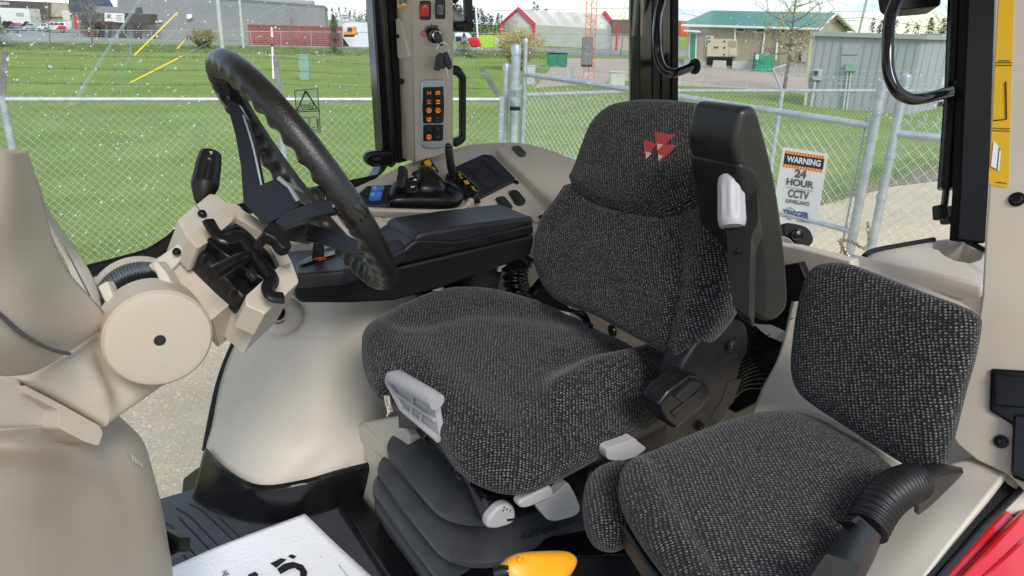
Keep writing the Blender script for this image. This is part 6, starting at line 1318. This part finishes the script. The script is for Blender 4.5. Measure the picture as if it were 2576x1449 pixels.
for k, s_ in enumerate((0, 6, 12)): slab('page_symbol', [(2500-k, 354+k*3), (2512+s_*.5, 368+s_), (2506+s_*.6, 425+s_*.4), (2493, 418)], np2.off(-.001-.0003*(3-k)), .0003, WINK if k % 2 == 0 else INKG, ys, bevel=0)
slab('door_latch', [(2491, 926), (2640, 935), (2640, 1240), (2544, 1200), (2546, 1068), (2487, 1033)], NP.off(-.006), .03, BLS, npil, bevel=.004)
slab('latch_plate', [(2500, 940), (2640, 950), (2640, 1030), (2500, 1020)], NP.off(-.012), .01, BLK, npil, bevel=.003)
slab('door_frame_edge', [(2548, 1040), (2720, 1060), (2720, 1240), (2600, 1230), (2541, 1190)], NP.off(-.02), .05, BLS, npil, bevel=.004)

for o_ in list(cab.children):                # uprights run on up to the roof
    if o_.name.split('.')[0] in ('window_frame', 'pillar', 'pillar_side', 'rear_frame', 'rear_pillar_frame'):
        me_ = o_.data; py = [proj(v_.co)[1] for v_ in me_.vertices]; co0 = [v_.co.copy() for v_ in me_.vertices]; mv = {}
        for e_ in me_.edges:
            for p_, q_ in (tuple(e_.vertices), tuple(e_.vertices)[::-1]):
                if py[p_] < -40 and py[q_] > -40:
                    d_ = co0[p_]-co0[q_]
                    if d_.z > .05: mv[p_] = co0[p_]+d_*((3.39-co0[p_].z)/d_.z)
        for k_, p_ in mv.items(): me_.vertices[k_].co = p_
# ================================================================ STEERING WHEEL AND COLUMN
sw_ = thing('steering_wheel', 'black steering wheel with a scalloped leather-grained rim, seen almost edge on', 'steering wheel', P(700, 520, 1.08))
Cw = P(764, 446, 1.10); e1 = (RT*.635-UP*.772).normalized(); nn = (RT*.772+UP*.635); al = R(15)
n_w = (nn*math.cos(al)+fw*math.sin(al)).normalized(); e2 = n_w.cross(e1).normalized(); Rw = .191
N = 480; g = G(); rr_ = .0188; nk = 20
for i in range(N):
    a = 2*math.pi*i/N; rad = e1*math.cos(a)+e2*math.sin(a); c_ = Cw+rad*Rw
    for k in range(nk):
        b_ = 2*math.pi*k/nk; q = (.5-.5*math.cos(a*41))**.7
        sc = 1.04-.30*q*max(0, math.cos(b_-R(240)))**1.2       # finger grips on the inner underside
        g.v.append(c_+(rad*math.cos(b_)+n_w*math.sin(b_))*rr_*sc)
for i in range(N):
    for k in range(nk): g.f.append((i*nk+k, i*nk+(k+1) % nk, ((i+1) % N)*nk+(k+1) % nk, ((i+1) % N)*nk+k))
g.build('rim', LEA, sw_, ang=80)
def rimp(a, off=0): return Cw+(e1*math.cos(a)+e2*math.sin(a))*(Rw-.004)+n_w*off
def nearest(x, y):
    best = min((( (proj(rimp(a))[0]-x)**2+(proj(rimp(a))[1]-y)**2, a) for a in [i*.0262 for i in range(240)]))
    return best[1]
hubc = P(700, 500, 1.09)
hb = slab('hub', rnd([(611, 509), (650, 468), (700, 446), (728, 470), (746, 503), (762, 512), (735, 530), (674, 563), (664, 566)], 5), Dp(1.04), .09, BLS, sw_, bevel=.006, seg=3)
g = G(); g.tube([P(700, 447, 1.03), P(728, 470, 1.03), P(750, 506, 1.03)], .0035, 8); g.build('hub_trim', SIL, hb)
slab('spoke', rnd([(566, 246), (600, 262), (622, 300), (645, 380), (665, 490), (650, 502), (612, 512), (606, 420), (592, 340), (578, 290)], 6), Dp(1.07), .012, BLS, sw_, bevel=.007, seg=3)
G().tube(cat([P(612, 290, 1.064), P(634, 360, 1.064), P(650, 430, 1.064), P(661, 482, 1.064)], 4, False), .0016, 5).build('spoke_highlight', SIL, sw_)  # added silver line standing in for the highlight along the spoke edge
slab('spoke', rnd([(690, 560), (720, 530), (800, 505), (850, 497), (880, 502), (885, 520), (850, 533), (800, 543), (745, 562), (712, 575)], 6), Dp(1.00), .03, BLS, sw_, bevel=.007, seg=3)
slab('spoke', rnd([(735, 572), (790, 566), (850, 582), (905, 608), (915, 640), (880, 640), (800, 612), (735, 602), (700, 590)], 6), Dp(1.10), .03, BLS, sw_, bevel=.007, seg=3)
slab('hub_base', rnd([(680, 560), (735, 530), (775, 560), (770, 590), (738, 608), (700, 600)], 5), Dp(1.06), .08, BLK, sw_, bevel=.006, seg=3)
for a in (nearest(890, 520), nearest(560, 250), ):
    rad = e1*math.cos(a)+e2*math.sin(a); t_ = n_w.cross(rad); G().tube([Cw+(e1*math.cos(a+d_)+e2*math.sin(a+d_))*Rw for d_ in (-.10, -.05, 0, .05, .10)], [.0182, .0198, .0198, .0198, .0182], 16).build('rim_collar', BLG, sw_)
# column
cl = thing('steering_column', 'beige steering column with a big round pivot cover and black ribbed gap', 'steering column', P(402, 855, 1.0))
pc_ = VV(402, 856, .98); ax2 = VA
G().lathe(pc_, ax2, [(.03, .006), (.0, .0065), (0, .057), (.002, .0635), (.007, .0672), (.060, .0672), (.062, .0655)], 72).build('pivot_cover', TAN, cl, ang=30)
G().lathe(pc_-ax2*.0006, ax2, [(.022, 0), (.018, .0035), (.0002, .0068), (0, .0075)], 28).build('screw_hole', INK, cl)
G().lathe(pc_+ax2*.062, ax2, [(0, .061), (.105, .061)], 64).build('pivot_drum', TAN, cl, ang=30)
G().lathe(pc_+ax2*.158, ax2, [(0, .060), (0, .066), (.018, .066), (.02, .05)], 72).build('pivot_flange', BEL, cl, ang=30)
g = G()   # ribbed rubber in the gap
drum = []
def cylpt(ang, h_, r_):
    a = ax2.orthogonal().normalized(); upv = (UP-ax2*UP.dot(ax2)).normalized(); sd_ = ax2.cross(upv)
    if sd_.dot(RT) < 0: sd_ = -sd_
    return pc_+ax2*h_+(upv*math.cos(ang)+sd_*math.sin(ang))*r_
rows_ = []
for i in range(73):
    an = R(-70+82*i/72); rows_.append([cylpt(an, .064, .0625+.0008*math.sin(i/3.6*6.283)), cylpt(an, .156, .0625+.0008*math.sin(i/3.6*6.283))])
g.grid(rows_); g.build('ribbed_seal', BLS, cl, sol=.001, ang=60)
slab('seal_end', [(378, 664), (392, 655), (420, 690), (432, 715), (400, 712), (392, 690)], Dp(.985), .03, BEL, cl, bevel=.003)
slab('seal_end', [(243, 720), (268, 706), (285, 748), (279, 770), (262, 760)], Dp(.955), .02, BEL, cl, bevel=.003)
slab('column_tube', rnd([(372, 668), (395, 650), (470, 600), (520, 575), (640, 700), (606, 742), (529, 806), (500, 775), (440, 720)], 6), P3((395, 650, 1.03), (500, 600, 1.06), (529, 806, 1.0)), .085, TAN, cl, bevel=.012, seg=3)
slab('column_top', rnd([(395, 652), (470, 597), (488, 612), (476, 632), (420, 690), (400, 672)], 3), P3((395, 650, 1.02), (500, 600, 1.05), (529, 806, .99)), .01, BEL, cl, bevel=.003)
cc_ = slab('cover_clip', rnd([(430, 634), (462, 612), (466, 626), (436, 648)], 3), P3((395, 650, 1.018), (500, 600, 1.048), (529, 806, .988)), .004, BEL, cl, bevel=.001); bolt(445, 635, P3((395, 650, 1.013), (500, 600, 1.043), (529, 806, .983)), .0045, cc_)
UHP = P3((450, 553, 1.03), (560, 500, 1.10), (640, 780, 1.0))
slab('upper_housing', rnd([(447, 553), (528, 487), (549, 491), (568, 508), (600, 515), (664, 583), (690, 640), (735, 660), (752, 707), (667, 787), (620, 745), (560, 690), (481, 617)], 5), UHP, .10, BEL, cl, bevel=.006, seg=4)
slab('housing_face', rnd([(473, 597), (563, 522), (590, 538), (586, 556), (566, 572), (548, 592), (504, 621), (495, 622)], 3), UHP.off(-.022), .05, TAN, cl, bevel=.0035, seg=3)
slab('housing_face', rnd([(617, 767), (667, 789), (752, 710), (742, 690), (704, 666), (687, 682), (620, 742)], 3), UHP.off(-.022), .05, TAN, cl, bevel=.0035, seg=3)
slab('housing_ridge', rnd([(592, 546), (664, 590), (690, 640), (704, 668), (735, 660), (700, 600), (664, 560), (600, 522)], 5), UHP.off(-.015), .05, BEI, cl, bevel=.008, seg=3)
G().tube([UHP.off(-.001).hit(487, 510), UHP.off(-.001).hit(520, 548)], .0008, 4).build('housing_seam', INKG, cl); bolt(508, 540, UHP.off(-.002), .005, cl)
lk = thing('column_lock', 'black column adjuster with curved clamp lever, rod handle and wing knob', 'column adjuster', P(600, 640, 1.0))
LK = UHP.off(-.035)
slab('recess_plate', [(494, 628), (552, 586), (600, 552), (708, 664), (690, 692), (612, 750)], LK.off(.03), .04, BLK, lk, bevel=.004)
slab('clamp_channel', rnd([(520, 600), (560, 575), (600, 565), (690, 680), (672, 706), (640, 690), (566, 640)], 5), LK.off(.01), .02, BLS, lk, bevel=.004)
G().tube(cat([LK.off(-.012).hit(*q) for q in [(524, 556), (538, 580), (557, 600), (581, 604), (598, 595), (616, 608), (654, 655), (682, 694), (684, 708), (674, 726), (684, 746), (712, 750)]], 5, False), [.009]*12+[.0105]*10+[.0095]*34, 12, flat=.55, ref=LK.n).build('clamp_lever', BLS, lk)
for q_ in ([(598, 640), (618, 655), (612, 665), (592, 650)], [(630, 668), (652, 688), (640, 700), (622, 682)]): slab('clamp_tab', q_, LK.off(-.012), .01, BLK, lk, bevel=.002)
G().tube([LK.off(-.03).hit(535, 690), LK.off(-.028).hit(597, 655), LK.off(-.01).hit(620, 645)], [.0105, .009, .008], 14).build('rod_handle', BLS, lk)
G().tube([LK.off(-.01).hit(638, 628), LK.off(-.035).hit(672, 592)], .007, 12).build('knob_stem', BLS, lk)
slab('wing_knob', cat([(664, 574), (676, 562), (690, 560), (712, 578), (733, 610), (732, 620), (715, 624), (700, 612), (690, 598), (668, 588)], 3), LK.off(-.055), .018, BLK, lk, bevel=.006, seg=4)
for q_ in ([(508, 628), (524, 644), (512, 642)], [(585, 714), (602, 728), (586, 728)]): slab('rack_tooth', q_, LK.off(.02), .02, BLK, lk, bevel=.002)
sk = thing('control_stalk', 'black ribbed wiper and indicator stalk with white symbols', 'stalk', P(510, 500, 1.12))
a0, a1 = P(530, 384, 1.13), P(509, 500, 1.11); ax3 = (a0-a1); Ls = ax3.length; ax3.normalize(); aa = ax3.orthogonal().normalized(); ab = ax3.cross(aa)
vs_, rows_ = [], []
for (h_, r_, rb) in ((-.008, .008, 0), (-.002, .012, 0), (.020, .0198, 0), (.027, .0206, 0), (.028, .0198, 0), (.0285, .0200, 1), (.06, .0185, 1), (Ls-.003, .0162, 1), (Ls, .0148, 0), (Ls+.0005, .0, 0)):
    rows_.append([a1+ax3*h_+(aa*math.cos(t)+ab*math.sin(t))*(r_*(1-.05*rb*(1 if (i % 4) < 2 else 0))) for i, t in enumerate([2*math.pi*k/56 for k in range(57)])])
G().grid(rows_).build('grip', BLK, sk, ang=50)
spl_ = Dp((a0-EYE).dot(fw)-.0205)
for s_, x, y, h_ in (('▲', 531, 384, 5),): strokes('stalk_symbol', [[(x-3, y-3), (x+4, y-2), (x+1, y+4), (x-3, y-3)]], spl_, WINK, sk, .0007)
strokes('stalk_symbol', [[(521, 400), (527, 398), (530, 403), (526, 406), (521, 404), (521, 400)], [(519, 396), (519, 401)]], spl_, WINK, sk, .0006); strokes('stalk_symbol', [[(519, 415), (519, 424), (515, 420)], [(524, 424), (524, 415), (528, 419)]], spl_, WINK, sk, .0006)
strokes('stalk_symbol', [[(x_, 441), (x_+4, 443), (x_+3, 447), (x_-1, 445), (x_, 441)] for x_ in (489, 502, 518, 533)], spl_, WINK, sk, .0005)
# ---- dash hood and front console
fcn = thing('dashboard', 'beige front dashboard hood and lower console at the left', 'dashboard', P(150, 1200, 1.0))
sheet('hood_side', [[P(-60, 372, .74), P(0, 378, .77), P(30, 380, .80), P(56, 378, .84)],
                    [P(-60, 500, .70), P(10, 500, .74), P(55, 490, .81), P(88, 480, .87)],
                    [P(-60, 640, .68), P(20, 640, .74), P(78, 625, .81), P(121, 600, .88)],
                    [P(-60, 740, .68), P(50, 750, .74), P(118, 728, .82), P(166, 692, .90)],
                    [P(-60, 850, .69), P(60, 850, .76), P(165, 835, .86), P(258, 795, .945)],
                    [P(-60, 930, .72), P(20, 938, .80), P(100, 918, .87), P(255, 818, .955)]], TAN, fcn, 7, 7, .010)
Lr = [(84, 450, .90), (100, 490, .93), (106, 535, .97), (128, 582, 1.0), (164, 652, 1.03), (180, 692, 1.03), (216, 757, 1.0), (252, 795, .965)]
Rr = [(86, 446, .92), (94, 470, .96), (108, 512, 1.01), (150, 578, 1.04), (190, 634, 1.06), (219, 678, 1.05), (245, 734, 1.02), (264, 800, .975)]
sheet('hood_rim', [Lr, [((a_[0]+b_[0])/2, (a_[1]+b_[1])/2, (a_[2]+b_[2])/2-.006) for a_, b_ in zip(Lr, Rr)], Rr], BEL, fcn, 6, 4, .006)
G().tube(cat([P(a_[0]*.6+b_[0]*.4, a_[1]*.6+b_[1]*.4, (a_[2]*.6+b_[2]*.4)-.009) for a_, b_ in list(zip(Lr, Rr))[2:7]], 5, False), .0012, 4).build('rim_seam', INKG, fcn)
G().tube(cat([P(-40, 758, .668), P(0, 791, .695), P(60, 843, .742), P(123, 877, .805), P(174, 890, .865)], 6, False), .0024, 6).build('hood_seam', INKG, fcn)
puff('column_bracket', [(30, 950), (100, 915), (175, 885), (225, 842), (264, 812), (290, 850), (330, 920), (400, 965), (392, 975), (340, 1012), (290, 1046), (256, 1072), (245, 1070), (180, 1034), (100, 992), (48, 968)], P3((40, 950, .88), (270, 815, 1.0), (250, 1080, .97)), .022, .06, TAN, cl, p=4, sm=4, fn=lambda x, y, s: (-.007*bell(segd(x, y, [(214, 860), (262, 960), (290, 1030)]), 26)+.004*bell(segd(x, y, [(180, 890), (230, 1000)]), 26))*(1-s**4))
slab('console_lid', rnd([(-60, 960), (20, 962), (48, 955), (60, 985), (150, 1030), (145, 1062), (105, 1087), (80, 1090), (-60, 1074)], 8), P3((0, 970, .84), (150, 1030, .93), (50, 1080, .88)), .03, BEI, fcn, bevel=.006, seg=3)
slab('console_rail', rnd([(60, 968), (150, 1015), (252, 1072), (259, 1090), (248, 1122), (215, 1112), (150, 1078), (148, 1032), (70, 992)], 7), P3((60, 970, .86), (255, 1080, .955), (150, 1078, .90)), .05, TAN, fcn, bevel=.006, seg=3)
sheet('front_console', [[P(-80, 1085, .80), P(40, 1075, .86), P(150, 1065, .95), P(240, 1050, 1.04), P(292, 1046, 1.15), P(300, 1060, 1.35)],
                        [P(-80, 1130, .82), P(40, 1128, .87), P(150, 1130, .96), P(250, 1125, 1.04), P(345, 1105, 1.15), P(350, 1110, 1.35)],
                        [P(-80, 1180, .74), P(60, 1188, .81), P(180, 1200, .92), P(280, 1200, 1.03), P(370, 1170, 1.16), P(372, 1175, 1.35)],
                        [P(-80, 1270, .72), P(60, 1280, .80), P(180, 1285, .91), P(300, 1280, 1.03), P(396, 1268, 1.17), P(394, 1270, 1.35)],
                        [P(-80, 1370, .72), P(60, 1370, .80), P(180, 1375, .90), P(300, 1375, 1.02), P(413, 1365, 1.18), P(410, 1365, 1.36)],
                        [P(-80, 1500, .72), P(60, 1500, .80), P(180, 1500, .90), P(300, 1500, 1.02), P(426, 1480, 1.2), P(424, 1480, 1.38)],
                        [P(-80, 1900, .74), P(60, 1900, .82), P(180, 1900, .92), P(300, 1900, 1.04), P(440, 1850, 1.2), P(438, 1850, 1.38)]], TAN, fcn, 7, 7, .005)
def decal2(name, px, obj, mat, par, lift=.0012):
    me = obj.data; bv = BVHTree.FromPolygons([tuple(v.co) for v in me.vertices], [tuple(p.vertices) for p in me.polygons]); g = G()
    for poly in px:
        pts_ = []
        for p in poly:
            r_ = ray(*p).normalized(); h_ = bv.ray_cast(EYE, r_); pts_.append(h_[0]-r_*.022 if h_[0] else P(*p, 1.1))
        g.poly(pts_, ray(*poly[0]).normalized()*.004)
    return g.build(name, mat, par, smooth=False)
decal2('slash_emblem', [[(329+k*8, 1139+k*8), (333+k*8, 1144+k*7), (338+k*7, 1163+k*4), (333+k*7.5, 1160+k*5)] for k in range(4)], bpy.data.objects['front_console'], WINK, fcn)
pd = thing('foot_pedal', 'black ribbed foot pedal peeking out beside the front console', 'pedal', P(430, 1370, 1.3))
pp_ = P3((410, 1335, 1.33), (450, 1360, 1.27), (412, 1405, 1.30)); slab('pad', rnd([(400, 1330), (418, 1334), (450, 1352), (450, 1378), (446, 1390), (400, 1412)], 3), pp_, .02, BLK, pd, bevel=.003)
for k in range(5): slab('grip_rib', [(400, 1342+k*12), (448, 1359+k*6), (448, 1362+k*6), (400, 1347+k*12)], pp_.off(-.003), .004, RUB, pd, bevel=.001)
sv_ = slab('step_plate', [(456, 1250), (460, 1205), (496, 1178), (506, 1195), (500, 1250)], Dp(2.6), .03, BLK, cab, bevel=.004); slab('red_reflector', [(488, 1230), (494, 1205), (500, 1190), (498, 1245)], Dp(2.59), .01, REDP, sv_, bevel=.002)
# paper mat on the floor
pm_ = thing('paper_mat', 'white printed paper floor mat lying on the floor', 'paper mat', ZZ(700, 1400, FL+.01))
PAP = pm('embossed_paper', (.86, .88, .93), .6, bump=.5, bs=120)
pr = [[ZZ(767, 1292, FL+.035), ZZ(560, 1370, FL+.012), ZZ(420, 1432, FL+.006), ZZ(300, 1480, FL+.005)], [ZZ(850, 1372, FL+.02), ZZ(640, 1450, FL+.007), ZZ(480, 1520, FL+.005), ZZ(340, 1570, FL+.005)], [ZZ(935, 1450, FL+.012), ZZ(720, 1540, FL+.006), ZZ(540, 1620, FL+.005), ZZ(380, 1680, FL+.005)], [ZZ(1050, 1560, FL+.01), ZZ(820, 1660, FL+.006), ZZ(620, 1760, FL+.005), ZZ(440, 1840, FL+.005)]]
sheet('paper', pr, PAP, pm_, 8, 8, .001)
pz = Zp(FL+.016)
text('lettering', 'in', pz, 700, 1432, 40, INK, pm_, (-.50, .87) if False else (.42, .58), bold=.02, sx=1.2) if False else None
q1 = pz
g = G(); g.slab([(724, 1400), (732, 1394), (746, 1399), (738, 1406)], q1, .0006); g.slab([(680, 1417), (707, 1404), (721, 1407), (695, 1428)], q1, .0006)
g.slab([(697, 1431), (715, 1418), (737, 1413), (762, 1421), (773, 1438), (771, 1453), (762, 1480), (746, 1480), (755, 1452), (755, 1437), (741, 1428), (727, 1432), (706, 1444)], q1, .0006)
g.slab([(625, 1445), (642, 1438), (650, 1444), (640, 1470), (612, 1480)], q1, .0006); g.build('big_lettering', INK, pm_, smooth=False)
g = G()
for k in range(4): g.slab([(790+k*4, 1387-k*1.6), (794+k*4-1, 1385.5-k*1.6), (813+k*4-4, 1398-k*2.2), (809+k*4-3, 1400-k*2)], q1, .0006)
g.slab([(800, 1395), (808, 1391), (814, 1397), (806, 1401)], q1, .0006); g.build('stripe_logo', INKG, pm_, smooth=False)
text('small_lettering', 'MADE IN NORTH AMERICA', q1, 866, 1440, 3.5, INKG, pm_, (.62, .78)); text('small_lettering', 'www.tractorcabpaper.com', q1, 850, 1432, 3.5, INKG, pm_, (.62, .78)) if False else None
text('big_lettering', 'HE', q1, 566, 1444, 14, INKG, pm_, (-.50, -.87) if False else (.45, .89), bold=.03)
# park lever
pl_ = thing('parking_lever', 'orange-yellow parking brake grip on a black lever beside the seat base', 'parking lever', P(1440, 1420, 1.1))
gpts = [P(1264, 1436, .99), P(1300, 1412, 1.0), P(1350, 1408, 1.02), P(1400, 1412, 1.04), P(1440, 1420, 1.06)]
PG_ = P3((1264, 1430, .99), (1443, 1420, 1.06), (1350, 1500, 1.0))
go = puff('grip', [(1262, 1432), (1276, 1405), (1305, 1392), (1360, 1388), (1412, 1388), (1436, 1398), (1445, 1416), (1432, 1445), (1400, 1475), (1340, 1485), (1285, 1470)], PG_, .022, .03, YEO, pl_, p=2.6, sm=4)
text('embossed_lettering', 'P', PG_.off(-.0205), 1317, 1408, 9, YEO, pl_, (.95, .1), bold=.02, lift=.001); g = G(); g.tube([PG_.off(-.0195).hit(1317+13*math.cos(a*.3), 1408+9*math.sin(a*.3)) for a in range(21)], .0012, 5, closed=True); g.build('embossed_ring', YEO, pl_)
G().tube([P(1243, 1441, .985), P(1262, 1437, .985), P(1280, 1436, .985)], [.0085, .0085, .0075], 16).build('release_button', BLG, pl_)
slab('lever_arm', [(1436, 1398), (1560, 1393), (1650, 1385), (1640, 1500), (1440, 1520), (1430, 1450)], P3((1443, 1420, 1.07), (1650, 1400, 1.13), (1443, 1500, 1.05)), .03, BLG, pl_, bevel=.006)
slab('lever_boot', [(1290, 1365), (1500, 1325), (1660, 1290), (1720, 1420), (1660, 1600), (1100, 1600), (1110, 1440)], P3((1200, 1449, 1.35), (1660, 1300, 1.38), (1400, 1600, 1.2)), .03, BLS, pl_, bevel=.006)
slab('fender_base', [(1560, 1345), (1640, 1330), (1760, 1500), (1760, 1640), (1640, 1640), (1620, 1449), (1655, 1385)], P3((1560, 1345, 1.28), (1700, 1449, 1.2), (1640, 1600, 1.1)), .03, BEL, cab, bevel=.01)
